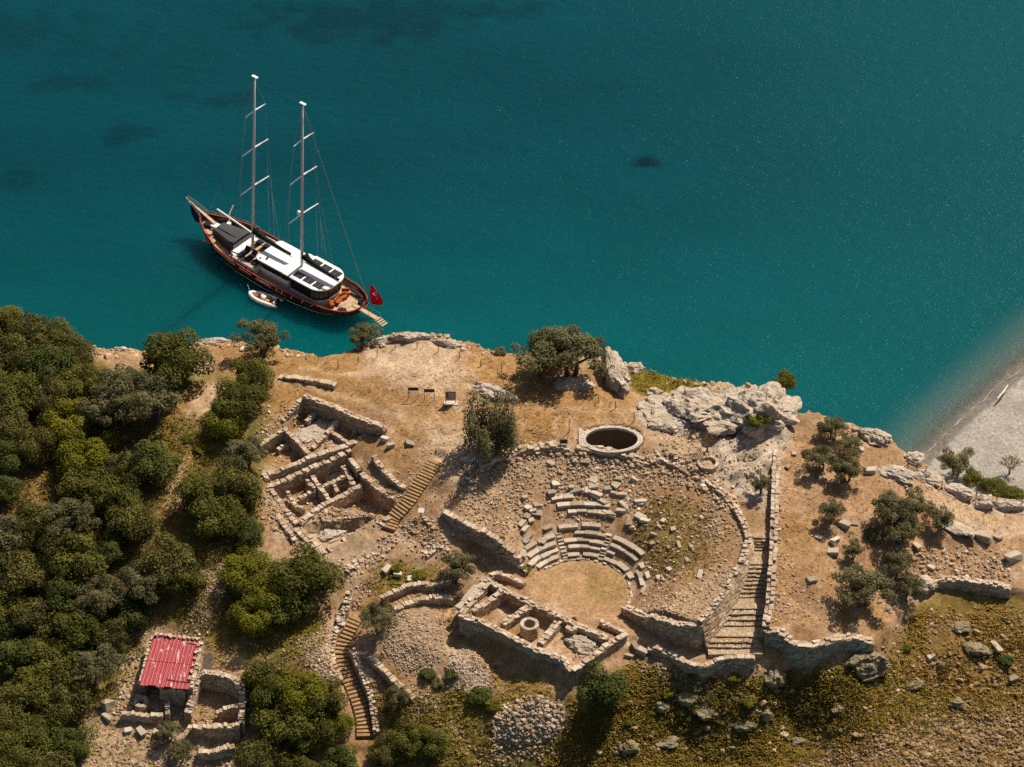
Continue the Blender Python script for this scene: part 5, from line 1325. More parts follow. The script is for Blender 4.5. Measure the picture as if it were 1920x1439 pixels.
FOREST = [  # photo place of the crown centre, crown radius, kind, which one it is
 (14,612,42,'oak','oak at the picture edge where the wood meets the sea'),(62,628,44,'dull','dusty tree second along the sea edge of the wood'),(108,640,44,'oak','oak third along the sea edge of the wood'),
 (146,668,40,'dull','last dusty tree of the sea edge, beside the white rock block'),(20,672,48,'dull','dusty tree behind the first oak of the sea edge'),(84,690,52,'dark','dark tree behind the sea edge oaks'),
 (150,716,42,'oak','oak behind the white rock block'),(30,735,46,'oak','oak at the picture edge, second row inland'),(96,752,46,'dull','brownish tree above the bright round carob'),
 (330,686,62,'oak','broad round oak alone against the sea west of the grey olive'),(236,730,52,'olive','grey feathery olive between the wood and the round oak'),(292,752,50,'olive','second grey feathery olive, beneath the round oak'),
 (200,770,42,'olive','pale olive touching the bright round carob'),(130,792,46,'bright','bright green round carob in the upper wood'),(20,800,46,'dull','dusty tree at the picture edge level with the bright carob'),
 (72,838,44,'dull','dusty tree below and west of the bright carob'),(16,862,40,'dark','dark blue-green tree at the picture edge above the gold clearing'),(150,858,46,'bright','yellow-green carob just below the bright round carob'),
 (205,826,24,'bright','small bright bushy tree beside the yellow-green carob'),(280,872,46,'dark','blue-green dense tree standing apart beside the stony gap'),(208,884,32,'dull','brown half-dry tree between carob and blue-green tree'),
 (146,906,44,'oak','oak under the yellow-green carob'),(10,924,32,'dark','dark tree low at the picture edge beside the gold clearing'),(214,934,46,'oak','oak with ragged top below the brown half-dry tree'),
 (132,972,42,'olive','pale cream-tipped olive in the heart of the wood'),(60,985,46,'dull','dusty tree below the gold clearing'),(250,984,46,'dull','pale round tree below the ragged oak'),
 (10,1005,42,'olive','grey olive at the picture edge below the gold clearing'),(150,1052,62,'oak','wide oak in the middle of the wood'),(204,1030,34,'dark','dark tree squeezed beside the wide middle oak'),
 (40,1078,52,'dull','wide dusty tree west of the middle oak'),(316,1060,54,'dull','spreading tree at the edge of the wood above the rubble strip'),(270,1100,42,'olive','greyish tree between the spreading tree and middle oak'),
 (346,1092,36,'oak','oak at the wood edge touching the rubble strip'),(128,1118,42,'dark','dark tree just below the wide middle oak'),(196,1118,42,'olive','silvery tree low beside the middle oak'),
 (10,1140,44,'oak','oak at the picture edge low in the wood'),(250,1150,36,'dark','dark tree above the red roof'),(74,1160,46,'dull','olive-brown tree in the lower wood'),
 (150,1180,46,'oak','oak left of the red roof, upper one'),(216,1196,36,'dull','thin tree right against the red roof corner'),(30,1222,46,'dark','dark tree at the picture edge level with the red roof'),
 (104,1236,46,'oak','oak level with the red roof in the lower wood'),(176,1250,40,'olive','leaning grey tree beside the red roof'),(60,1300,44,'oak','oak at the lower wood near the picture edge'),
 (128,1310,44,'dull','dusty tree southwest of the hut yard'),(14,1340,44,'dull','dusty tree at the picture edge in the lowest wood'),(80,1372,44,'oak','oak in the lowest wood above the bottom edge'),
 (140,1392,36,'dark','dark tree at the corner of the hut rubble'),(30,1420,46,'oak','oak in the bottom corner of the picture'),(100,1436,40,'dull','dusty tree cut by the bottom edge'),
 (478,704,40,'oak','oak at the end of the pale clifftop wall'),(446,752,46,'oak','broad oak above the excavated houses'),(424,800,36,'bright','yellowish tree on the wood edge beside the houses'),(462,850,36,'olive','grey tree brushing the excavated houses'),
 (378,930,46,'oak','oak west half of the big clump below the stony gap'),(440,912,48,'dull','dusty tree east half of the big clump by the houses'),(410,968,48,'oak','front oak of the big clump by the houses'),(470,1004,30,'dark','small dark tree below the big clump'),
 (468,1080,48,'bright','golden-green tree beside the rubble strip'),(500,1116,44,'bright','golden-green tree against the round dark oak'),(478,1156,40,'bright','lower golden-green tree above the rubble-walled yard'),(572,1078,56,'oak','round dark oak beside the timber path'),(540,1132,40,'dark','dark tree shaded under the round oak'),
 (500,1288,46,'oak','oak nearest the roofless yard'),(556,1300,46,'bright','bright oak in the clump by the long timber steps'),(600,1312,44,'oak','oak leaning over the long timber steps'),(520,1350,46,'oak','oak in the middle of the clump by the long steps'),
 (574,1368,46,'oak','lower oak of the clump by the long steps'),(628,1362,30,'bright','bright tree touching the middle of the long steps'),(480,1420,40,'dull','dusty shrub tree at the bottom below the clump'),(636,1428,34,'dark','dark tree at the foot of the long steps'),
 (560,1425,34,'oak','oak cut by the bottom edge under the clump'),
 (768,1392,38,'oak','bushy tree at the bottom edge beside the steps foot'),(724,1412,32,'dull','dusty bush tree next to the steps foot'),(812,1396,30,'oak','small oak at the bottom edge towards the rubble dome'),
]
for (u, v, r_, k, lb) in FOREST: tree(u, v, r_, k, lb, WOOD)
LONE = [
 (493,636,40,'olive','grey olive on the cliff edge above the anchored boat',None,1.0),
 (1018,668,52,'olive','wide olive on the cliff, western crown',None,.9),(1072,664,58,'olive','wide olive on the cliff, eastern crown over white rocks',None,.9),
 (928,806,58,'plume','tall plumed olive on the plateau above the theatre',None,1.0),
 (1426,908,18,'olive','slim young olive at the head of the long stairway',None,1.3),(1562,800,30,'olive','highest olive of the terrace clump by the sea','terrace olives',1.),
 (1592,832,28,'olive','olive of the terrace clump closest to the ochre rock','terrace olives',1.),(1540,856,32,'olive','olive on the seaward stairway side of the terrace clump','terrace olives',1.),
 (1588,876,34,'olive','lowest broad olive of the terrace clump','terrace olives',1.),(1512,850,13,'bush_olive','tiny bush at the side of the terrace clump',None,1.),(1560,960,22,'olive','small round tree alone below the terrace clump',None,1.1),
 (1668,948,42,'olive','tall olive in the middle terrace group','terrace olives',1.),(1712,946,34,'olive','olive on the beach side of the middle terrace group','terrace olives',1.),(1690,990,38,'olive','front olive of the middle terrace group','terrace olives',1.),
 (1640,1000,22,'bush_olive','low bush under the middle terrace group',None,1.),(1762,972,30,'olive','lone round olive east of the middle terrace group','terrace olives',1.),(1600,1030,20,'olive','thin sapling olive above the drooping tree','terrace olives',1.1),
 (1682,1052,32,'olive','olive leaning below the middle terrace group','terrace olives',1.1),(1618,1098,56,'olive','large drooping olive above the tall block wall','terrace olives',.9),(1702,1092,30,'olive','small olive beside the jumbled rock','terrace olives',1.),
 (1792,868,30,'olive','olive on the slope down to the beach',None,1.),(1862,912,34,'hedge_oak','low leafy shrub above the beach, western part',None,.8),(1826,895,26,'hedge_oak','leafy shrub linking the beach olive and the low shrub',None,.8),(1898,924,26,'hedge_oak','leafy shrub at the east end above the beach',None,.7),
 (1892,872,28,'bare','bare grey bush on the beach slope',None,1.),(1326,830,24,'bare','bare pinkish bush growing from a round stone planter',None,1.1),
 (856,1066,30,'olive','dark olive beside the stage house',None,1.05),(712,1160,34,'olive','dark olive overhanging the top of the long timber steps',None,1.),(1126,1288,44,'dark','bushy dark green tree in front of the stage house corner',None,1.05),
 (318,1372,20,'olive','young olive in front of the hut yard',None,1.1),(342,1408,22,'olive','second young olive below the hut yard',None,1.),(748,1310,20,'olive','sapling in the grass beside the slanting wall',None,1.1),
 (935,658,16,'bush_olive','low grey bush at the cliff edge beside the headland',None,.8),(352,822,16,'bush_bright','yellow bush in the stony gap, upper',None,.8),(374,842,16,'bush_bright','yellow bush in the stony gap, middle',None,.8),(332,860,14,'bush_bright','yellow bush in the stony gap, lower',None,.8),
 (742,1066,14,'bush_bright','green bush in the weedy patch by the path',None,.8),(782,1080,18,'bush_bright','wide green bush by the standing slab',None,.8),(986,1066,12,'bush_bright','low green bush at the end of the lowest seat row',None,.7),
 (1076,1160,7,'bush_bright','tiny bright green bush behind the stage house',None,.9),(1012,1005,0,'',''),(848,1262,16,'bush_dark','dark bush on the pale rubble heap',None,.8),(900,1305,26,'bush_dark','dark bush below the pale rubble heap',None,.8),(925,1322,22,'bush_bright','green bush beside the rubble dome',None,.8),
 (800,1262,18,'bush_dark','dark bush between the two rubble heaps',None,.9),(820,1280,16,'bush_olive','grey bush between the two rubble heaps',None,.9),(760,1230,0,'',''),(1208,692,0,'',''),
 (1300,1265,12,'bush_bright','green bush under the parapet wall bend',None,.8),(1378,1270,14,'bush_bright','green bush under the parapet wall by the block wall',None,.8),(1250,1300,14,'bush_bright','green bush in the pale rubble slope',None,.8),(1885,1235,18,'bush_dark','dark bush beside the narrow slab in the grass',None,.8),
 (1405,1312,18,'bush_bright','green bush in the grass under the block wall corner',None,.7),(1480,1262,12,'bush_bright','green bush by the boulder at the block wall foot',None,.8),(1290,1345,12,'bush_dark','dark bush beside the split lichened rock',None,.8),(1352,1352,11,'bush_bright','green bush above the dark-sided ledge',None,.8),(1180,1352,13,'bush_bright','green bush in the slope east of the bushy dark green tree',None,.8),(1560,1368,12,'bush_dark','dark low bush near the grey rubble field',None,.7),(1700,1215,12,'bush_bright','green bush below the jumbled terrace rock',None,.8),
 (940,1010,8,'bush_bright','bright weed on the theatre end wall',None,.9),
]
for t_ in LONE:
    if t_[2] == 0: continue
    u, v, r_, k, lb, g, zs = t_; tree(u, v, r_, k, lb, g, zs)
tree(686, 628, 27, 'olive', 'small tree leaning over the cliff beside the gangway', None, 1.0, z=5.0)
tree(1472, 716, 20, 'oak', 'little round tree perched beyond the tallest crag', None, 1.1, z=5.6)
tree(1420, 784, 24, 'bush_bright', 'green bush growing from the crag crack', None, .9, z=8.2)
# stone ring planter round the bare pink bush
q = G(1328, 872)
pl = thing('planter', 'round stone planter ring holding the bare pink bush', 'planter', tuple(q))
for i in range(14):
    a0 = 2 * math.pi * i / 14; mb = MB(); V = []
    for z in (-.3, .42 + rs.uniform(-.04, .04)):
        for a, R_ in ((a0, .85), (a0 + .44, .85), (a0 + .44, 1.25), (a0, 1.25)): V.append((q[0] + math.cos(a) * R_, q[1] + math.sin(a) * R_, q[2] + z))
    mb.hexa(V); mb.build('stone', M['block'], pl)
# ------------------------------------------------------------------ green slope, grass tufts, low scrub
def tufts(name, polys, label, r):
    C, S, K = [], [], []
    for pl_, dens, sz, col in polys:
        p, s = scatter_poly(pl_, dens, sz, r)
        if not len(p): continue
        ok = (p[:, 2] > -9.4) & (np.hypot(p[:, 0] - TC[0], p[:, 1] - TC[1]) > (5.2 if dens > 3.5 else 0)); p, s = p[ok], s[ok]
        nz = fbm(p[:, 0] * .3, p[:, 1] * .3, 91, 3); ok = nz > r.uniform(.2, .5, len(p)); p, s = p[ok], s[ok]
        C.append(p); S.append(s); K.append(np.array(col)[None] * r.uniform(.75, 1.25, (len(p), 1)) * np.stack([1 + .08 * r.normal(size=len(p)), np.ones(len(p)), np.ones(len(p))], -1).clip(.75, 1.25))
    C = np.concatenate(C); S = np.concatenate(S); K = np.concatenate(K); n = len(C); nb = 7
    a = r.uniform(0, 6.28, (n, nb)); ln = S[:, None] * r.uniform(.6, 1.2, (n, nb)); lean = r.uniform(.5, 1.2, (n, nb)) * ln
    d = np.stack([np.cos(a), np.sin(a), 0 * a], -1); sd_ = np.stack([-np.sin(a), np.cos(a), 0 * a], -1)
    b0 = C[:, None] + d * (S[:, None] * .15)[..., None]; tip = C[:, None] + d * lean[..., None]; tip[..., 2] += ln * .42
    w = (S[:, None] * .22)[..., None]
    V = np.stack([b0 - sd_ * w, b0 + sd_ * w, tip], 2).reshape(-1, 3)
    print(name, n)
    me = mesh_np(name, V, np.arange(len(V)).reshape(-1, 3), M['tuft'], False, np.repeat(K, nb * 3, 0))
    return tag(link_mesh(name, me), label, None, None, 'stuff')
m, nt, b = nmat('dry_grass_blade'); a = N(nt, 'ShaderNodeAttribute', attribute_name='scol'); nt.links.new(a.outputs['Color'], b.inputs['Base Color']); b.inputs['Roughness'].default_value = .8; b.inputs['Specular IOR Level'].default_value = .08
M['tuft'] = m
YG, BR, GO, DG = (.25, .19, .028), (.32, .20, .045), (.40, .25, .10), (.18, .155, .02)
tufts('grass', [
 ([(1070,1320),(1180,1250),(1330,1270),(1430,1290),(1660,1240),(1720,1140),(2000,1130),(2000,1460),(1000,1460),(1060,1390)], 26, (.14,.46), BR),
 ([(1070,1320),(1180,1250),(1330,1270),(1430,1290),(1660,1240),(1860,1340),(1400,1450),(1000,1460),(1060,1390)], 26, (.14,.5), YG),
 ([(1230,1290),(1640,1240),(1640,1330),(1250,1439)], 8, (.15,.5), DG),
 ([(1200,690),(1335,722),(1270,745),(1190,745),(1170,700)], 40, (.2,.6), YG),
 ([(690,1300),(900,1290),(940,1439),(690,1450)], 18, (.12,.42), YG),
 ([(690,1230),(760,1270),(780,1310),(720,1330),(690,1290)], 14, (.12,.4), BR),
 ([(920,1262),(1040,1290),(1000,1325),(930,1310)], 22, (.15,.45), BR),
 ([(1175,990),(1230,930),(1345,960),(1330,1060),(1230,1100)], 16, (.1,.36), (.17,.11,.03)),
 ([(1230,900),(1330,920),(1390,1000),(1370,1080),(1250,1110)], 7, (.1,.34), BR),
 ([(1085,1058),(1165,1078),(1180,1115),(1120,1138),(1090,1100)], 3.4, (.07,.22), YG),
 ([(1000,1080),(1150,1055),(1170,1130),(1060,1150)], 1.2, (.05,.16), BR),
 ([(640,640),(1190,740),(1190,840),(900,850),(780,960),(640,740),(420,690)], 5, (.08,.26), GO),
 ([(985,775),(1060,775),(1055,830),(975,835)], 16, (.1,.34), GO),
 ([(860,640),(960,660),(1180,760),(960,790)], 9, (.1,.32), GO),
 ([(400,645),(640,670),(560,760),(430,760)], 9, (.1,.34), GO),
 ([(700,1050),(830,1050),(840,1090),(720,1120),(690,1110)], 14, (.12,.4), YG),
 ([(1455,820),(1700,900),(1900,1000),(1900,1080),(1620,1170),(1460,1170)], 4, (.08,.28), GO),
 ([(500,1150),(610,1150),(600,1210),(540,1250),(470,1230)], 16, (.12,.42), YG),
 ([(20,870),(105,870),(95,965),(25,965)], 16, (.12,.4), GO),
 ([(300,770),(400,790),(400,900),(300,1000)], 10, (.12,.42), YG),
 ([(170,1180),(480,1180),(480,1450),(140,1450)], 4, (.12,.4), YG),
 ([(820,1120),(900,1180),(950,1250),(1060,1290),(1040,1310),(880,1250),(820,1180)], 8, (.12,.4), BR),
], 'dry grass and low weeds tufted over the slopes', np.random.default_rng(77))
def scrub(polys, r):
    cs, rd, tn = [], [], []
    for pl_, dens, sz in polys:
        p, s = scatter_poly(pl_, dens, sz, r)
        ok = p[:, 2] > -9.; cs.append(p[ok]); rd.append(s[ok])
    cs = np.concatenate(cs); rd = np.concatenate(rd); print('scrub', len(cs))
    return cs, rd
cs, rd = scrub([([(1060,1330),(1430,1290),(1660,1250),(1950,1150),(1950,1340),(1500,1439),(1080,1439)], 1.3, (.2,.75)),([(1230,1290),(1640,1250),(1600,1340),(1250,1420)], 1.8, (.25,.9)),
   ([(1175,690),(1335,722),(1270,745),(1190,745)], 1.2, (.3,.9)),([(690,1310),(930,1300),(930,1439),(690,1439)], .8, (.25,.8)),([(780,1210),(850,1260),(900,1310),(820,1320),(770,1280)], .6, (.25,.7)),
   ([(0,680),(300,720),(400,800),(470,1000),(480,1200),(300,1170),(220,1300),(150,1439),(0,1439)], 1.1, (.35,1.1)),([(470,1180),(620,1170),(600,1260),(520,1280)], .5, (.25,.7)),([(680,1030),(830,1050),(700,1120)], .4, (.2,.5)),
   ([(1460,840),(1900,1000),(1620,1160)], .12, (.15,.4)),([(640,700),(1180,760),(800,900)], .08, (.12,.35))], np.random.default_rng(88))
V, Fq, col = leaf_cloud(cs, rd, 26, .12, np.random.default_rng(5), lobe_tone=.3, lo=-.2, inner=.5)
LM['scrub'] = leaf_mat('scrub_leaf', (.20, .155, .022), (.20, .155, .022))
tag(link_mesh('undergrowth', mesh_np('undergrowth', V, Fq, LM['scrub'], False, col)), 'low evergreen scrub between the trees and over the rough slopes', None, None, 'stuff')
# ------------------------------------------------------------------ the gulet
BS = P(677, 569, SEA + 2.2); BB = P(379, 398, SEA + 3.0)
bax = (BB - BS)[:2]; bax /= np.linalg.norm(bax); bn = np.array([-bax[1], bax[0]])
bo = BS[:2] + bn * .65
boat = thing('sailing_yacht', 'two-masted wooden yacht with white roofs anchored off the headland', 'yacht', (bo[0], bo[1], SEA), None, math.atan2(bax[1], bax[0]))
M['hull'] = simple('black_hull_paint', (.010, .012, .018), .25, .2, 1.2, spec=.5)
M['mahog'] = simple('varnished_mahogany', (.036, .010, .006), .25, .35, 3., spec=.5)
M['rail'] = simple('red_varnished_rail', (.40, .048, .016), .3, .2, 3., spec=.5)
M['stripe'] = simple('pale_strake', (.42, .48, .52), .4, .08, 2.)
M['bwhite'] = simple('white_gelcoat', (.80, .80, .80), .35, .04, 1.5, spec=.4)
M['teak'] = simple('teak_deck', (.47, .33, .20), .65, .14, 3.5)
M['navy'] = simple('navy_canvas', (.018, .022, .050), .85, .25, 4., spec=.1)
M['blackc'] = simple('black_canvas', (.012, .013, .018), .8, .25, 3., spec=.15)
M['greyc'] = simple('charcoal_canvas', (.060, .066, .074), .8, .12, 1.2, spec=.15)
M['mastp'] = simple('grey_mast_paint', (.46, .47, .50), .4, .06, 1., spec=.3)
M['spar'] = simple('white_spar_paint', (.80, .80, .79), .4, .03, 1.)
M['glassd'] = simple('dark_cabin_glass', (.014, .016, .02), .12, .1, 1., spec=.6)
M['solar'] = simple('solar_panel_cells', (.030, .028, .028), .3, .15, 6., spec=.4)
M['orange'] = simple('orange_cushion', (.33, .075, .015), .8, .2, 3.)
M['steel'] = simple('steel_wire', (.30, .30, .30), .35, .1, 1., metal=.6)
M['stay'] = simple('sunlit_stay', (.32, .24, .13), .5, .1, 1.)  # sunlight on the backstay wire put into an ochre colour
M['gold'] = simple('gilt_lettering', (.72, .55, .30), .5, .1, 4.)
M['flag'] = simple('red_flag_cloth', (.74, .006, .028), .75, .08, 1.4, spec=.1)
M['wcloth'] = simple('white_flag_cloth', (.78, .76, .76), .8, .04, 1.)
M['window'] = simple('clear_vinyl_pane', (.085, .080, .066), .2, .25, 2.2, spec=.5)
def bp(name, mb, mat, smooth=False, parent=None): return mb.build(name, mat, parent or boat, smooth, world=False)
NS = 60
ss_ = np.concatenate([np.linspace(0, .1, 12)[:-1], np.linspace(.1, .85, 32)[:-1], np.linspace(.85, 1, 18)])
def zrail(s): return 1.95 + np.where(s < .45, .38 * ((.45 - s) / .45) ** 2, 1.25 * (np.maximum(s - .45, 0) / .55) ** 2)
def b_rail(s): return 3.6 * np.interp(s, [0, .008, .02, .05, .12, .3, .5, .68, .8, .9, .96, 1], [.05, .34, .50, .66, .86, .98, 1, .975, .84, .54, .27, .02])
def b_wl(s): return 3.25 * np.interp(s, [0, .03, .08, .15, .3, .5, .68, .8, .9, 1], [.02, .26, .55, .76, .95, 1, .90, .66, .33, .01])
def sec(s, f):
    """hull half-section: x, half-breadth, height at fraction f of the rail height"""
    g = np.clip(f, 0, 1); x0 = 1.5 - 2.1 * g ** 1.2; x1 = 25.0 + 1.7 * g
    x = x0 + (x1 - x0) * s; z = f * zrail(s)
    bb = b_wl(s) + (b_rail(s) - b_wl(s)) * g ** .65
    if f < 0: bb = bb * .75
    return x, bb, z
FR = [-.35, 0., .20, .29, .60, .64, .82, 1.0]; BANDM = [0, 0, 1, 0, 2, 3, 3]
V = []; F = []; MI = []
for side in (1, -1):
    base = len(V)
    for f in FR:
        x, bb, z = sec(ss_, f); V += list(zip(x, bb * side, z))
    n = len(ss_)
    for k in range(len(FR) - 1):
        for i in range(n - 1):
            a = base + k * n + i; q = (a, a + 1, a + n + 1, a + n)
            F.append(q if side == -1 else q[::-1]); MI.append(BANDM[k])
    if side == 1:
        pass
n = len(ss_); half = len(FR) * n
for k in range(len(FR) - 1):                   # close stern and stem
    F.append((k * n, (k + 1) * n, half + (k + 1) * n, half + k * n)); MI.append(BANDM[k])
    F.append((k * n + n - 1, half + k * n + n - 1, half + (k + 1) * n + n - 1, (k + 1) * n + n - 1)); MI.append(BANDM[k])
part('hull', V, F, [M['hull'], M['stripe'], M['rail'], M['mahog']], boat, True, False, MI)
# bulwark lining and deck
xr, br, zr = sec(ss_, 1.0); zd = zr - .72; bi = np.maximum(br - .12, .01)
V = []; F = []
for side in (1, -1):
    base = len(V); V += list(zip(xr, bi * side, zr - .01)) + list(zip(xr, bi * side, zd))
    for i in range(n - 1):
        q = (base + i, base + i + 1, base + n + i + 1, base + n + i); F.append(q[::-1] if side == -1 else q)
part('bulwark', V, F, M['mahog'], boat, False, False)
V = list(zip(xr, bi, zd)) + list(zip(xr, -bi, zd)); F = [(i, n + i, n + i + 1, i + 1) for i in range(n - 1)]
part('deck', V, F, M['teak'], boat, False, False)
for side in (1, -1):
    mb = MB(); mb.tube([(x, (b_ - .05) * side, z + .04) for x, b_, z in zip(xr, br, zr)], .085, 6); bp('cap_rail', mb, M['rail'], True)
    mb = MB()     # guard rail on stanchions towards the bow and stern
    idx = [i for i in range(n) if ss_[i] > .72]
    mb.tube([(xr[i], (br[i] - .08) * side, zr[i] + .5) for i in idx], .035, 5); bp('guard_rail', mb, M['rail'], True)
    for i in idx[::3]:
        mb = MB(); mb.tube([(xr[i], (br[i] - .08) * side, zr[i]), (xr[i], (br[i] - .08) * side, zr[i] + .5)], .03, 5); bp('stanchion', mb, M['gold'])
# gilt carving and name along the port strake
r7 = random.Random(4)
def strake(xc, f, out=.03):
    s = np.clip((xc - (1.5 - 2.1)) / (26.7 - (1.5 - 2.1)), 0, 1); x, bb, z = sec(np.array([s]), f); return float(x[0]), float(bb[0]) + out, float(z[0])
for k in range(46):
    x = 14.6 + k * .155
    if 16.6 < x < 17.3: continue
    f0 = .83; a0 = strake(x, f0); a1 = strake(x + .09 + r7.uniform(-.03, .03), f0 + r7.uniform(.08, .14)); mb = MB(); mb.tube([a0, a1], .045, 4); bp('gilt_carving', mb, M['gold'])
for k in range(14):
    x = 13.6 - k * .17
    mb = MB()
    for q in range(2):
        a0 = strake(x + r7.uniform(-.05, .05), .76 + r7.uniform(0, .04)); a1 = strake(x + r7.uniform(-.07, .07), .94 - r7.uniform(0, .05)); mb.tube([a0, a1], .035, 4)
    bp('name_letter', mb, M['bwhite'])
for x in (11.2, 10.1, 9.2, 7.6, 5.9, 4.4):
    a0 = strake(x, .66); a1 = strake(x, .98, .06); mb = MB(); mb.tube([a0, a1], .05, 5); bp('fender_line', mb, M['gold'])
# foredeck house under charcoal canvas
def loft_house(x0, x1, w0, w1, z0, z1, t=.86, crown=.12, nseg=7):
    mb = MB(); V = []; st = [(x0, w0), (x0 + (x1 - x0) * .5, (w0 + w1) / 2 * 1.03), (x1, w1)]
    for (x, w) in st:
        V += [(x, w, z0), (x, w * t, z1 - .1)]
        for k in range(nseg): y = w * t * .92 * (1 - 2 * k / (nseg - 1)); V.append((x, y, z1 + crown * (1 - (y / (w * t)) ** 2)))
        V += [(x, -w * t, z1 - .1), (x, -w, z0)]
    m_ = nseg + 4; F = []
    for i in range(2):
        for k in range(m_ - 1): F.append((i * m_ + k, i * m_ + k + 1, (i + 1) * m_ + k + 1, (i + 1) * m_ + k))
    F += [tuple(range(m_)), tuple(range(2 * m_, 3 * m_))[::-1]]
    mb.add(V, F); return mb
bp('fore_cabin', loft_house(23.2, 19.4, 1.15, 1.95, 1.4, 2.95), M['greyc'])
mb = MB(); mb.tube([(23.1, .45, 3.06), (21, .5, 3.12), (19.5, .4, 3.02)], .05, 5); bp('canvas_seam', mb, M['blackc'])
mb = MB(); mb.box((19.28, 0, 2.45), (.10, 3.5, .8)); bp('windscreen', mb, M['glassd'])
mb = MB(); mb.prism([(18.2, 2.6), (18.2, -2.6), (19.3, -2.1), (19.3, 2.1)], 1.3, 2.2); bp('cockpit_coaming', mb, M['bwhite'])
mb = MB(); mb.box((23.75, .1, 2.75), (.9, .85, .35), .1); bp('deck_hatch', mb, M['bwhite'])
mb = MB(); mb.box((24.0, 1.25, 2.35), (1.1, .9, .12), .5); mb.box((22.9, 2.1, 2.1), (1.5, .9, .1), .25); bp('bow_seat', mb, M['teak'])
mb = MB(); mb.prism([(24.3, .9), (25.5, .7), (25.7, -.7), (24.3, -1.3)], 2.2, 2.42); bp('bow_cushion', mb, M['navy'])
# sun deck with six loungers
mb = MB(); mb.prism([(14.5, 3.0), (18.4, 2.9), (18.4, -2.9), (14.5, -3.0)], 1.2, 2.18); bp('deck_house', mb, M['bwhite'])
mb = MB(); mb.prism([(14.6, 2.78), (18.3, 2.68), (18.3, -2.68), (14.6, -2.78)], 2.18, 2.25); bp('sun_deck', mb, M['teak'])
for sd_ in (1, -1):
    mb = MB(); mb.tube([(14.5, 2.92 * sd_, 2.26), (18.4, 2.82 * sd_, 2.26)], .07, 5); bp('deck_edge', mb, M['spar'])
    for k in range(3):
        x = 15.25 + k * 1.18
        mb = MB(); mb.box((x, 1.75 * sd_, 2.40), (.78, 1.25, .14)); lo_ = bp('lounger', mb, M['navy'])
        mb = MB(); mb.hexa([(x - .39, 1.12 * sd_, 2.34), (x + .39, 1.12 * sd_, 2.34), (x + .39, 1.0 * sd_, 2.34), (x - .39, 1.0 * sd_, 2.34), (x - .39, .62 * sd_, 2.92), (x + .39, .62 * sd_, 2.92), (x + .39, .52 * sd_, 2.86), (x - .39, .52 * sd_, 2.86)])
        bp('backrest', mb, M['navy'], False, lo_)
    for k in range(4):
        x = 14.9 + k * 1.0; mb = MB(); mb.box((x, 3.0 * sd_, 1.75), (.3, .04, .2)); bp('porthole', mb, M['glassd'])
# saloon
def rounded(x0, x1, w, r0, r1, k=6):
    P_ = []
    for (cx, cy, a0, rr) in ((x1 - r1, w - r1, 0, r1), (x0 + r0, w - r0, 90, r0), (x0 + r0, -w + r0, 180, r0), (x1 - r1, -w + r1, 270, r1)):
        for i in range(k + 1): a = math.radians(a0 + 90 * i / k); P_.append((cx + rr * math.cos(a), cy + rr * math.sin(a)))
    return P_
mb = MB(); mb.prism(rounded(9.6, 14.5, 2.15, .2, .5), 1.2, 2.35); bp('saloon', mb, M['bwhite'])
mb = MB(); mb.prism(rounded(9.7, 14.55, 2.12, .2, .5), 2.35, 3.35); bp('saloon_windows', mb, M['glassd'])
mb = MB(); mb.prism(rounded(9.5, 14.95, 2.35, .3, .6), 3.35, 3.55); bp('saloon_roof', mb, M['bwhite'])
mb = MB(); mb.prism(rounded(9.0, 10.5, 2.5, .3, .5), 3.551, 3.68); bp('roof_platform', mb, M['bwhite'])
mb = MB(); mb.box((13.6, 1.5, 3.62), (.25, .5, .14), .3); bp('roof_vent', mb, M['glassd'])
mb = MB(); mb.box((14.3, 2.0, 3.6), (.2, .2, .1), .3); bp('roof_vent', mb, M['glassd'])
# wheelhouse: white base, black screens with clear panes, rounded hard top
mb = MB(); mb.prism(rounded(4.0, 9.2, 2.35, 1.5, .3), 1.2, 1.95); bp('wheelhouse_base', mb, M['bwhite'])
mb = MB(); mb.prism(rounded(3.9, 9.1, 2.42, 1.6, .3, 9), 1.95, 3.6); bp('wheelhouse_screen', mb, M['blackc'])
po = rounded(3.86, 9.1, 2.46, 1.6, .3, 9)
for (i0, i1) in ((10, 12), (12, 14), (14, 16), (16, 18), (18, 20), (20, 22)):
    a, b_ = np.array(po[i0]), np.array(po[min(i1, len(po) - 1)]); m_ = (a + b_) / 2; d = (b_ - a) / np.linalg.norm(b_ - a); L_ = np.linalg.norm(b_ - a) * .8
    mb = MB(); nrm = np.array([d[1], -d[0]]); c = [m_ - d * L_ / 2, m_ + d * L_ / 2]
    o_ = nrm * (.05 if np.dot(nrm, m_ - np.array([6.4, 0])) > 0 else -.05)
    mb.hexa([(*(c[0] - o_), 2.35), (*(c[1] - o_), 2.35), (*(c[1] + o_), 2.35), (*(c[0] + o_), 2.35), (*(c[0] - o_), 3.25), (*(c[1] - o_), 3.25), (*(c[1] + o_), 3.25), (*(c[0] + o_), 3.25)])
    bp('screen_pane', mb, M['window'])
mb = MB(); mb.prism(rounded(3.45, 9.35, 2.62, 2.0, .5, 10), 3.6, 3.78); bp('hard_top', mb, M['bwhite'])
for sd_ in (1, -1):
    mb = MB(); mb.box((6.6, .95 * sd_, 3.80), (4.9, .10, .06)); bp('roof_rib', mb, M['bwhite'])
    for k in range(3):
        mb = MB(); mb.box((4.9 + k * 1.62, 1.62 * sd_, 3.81), (1.36, .95, .05)); sp_ = bp('solar_panel', mb, M['solar'])
        mb = MB(); mb.box((4.9 + k * 1.62, 1.62 * sd_, 3.838), (.03, .95, .006)); bp('panel_joint', mb, M['steel'], False, sp_)
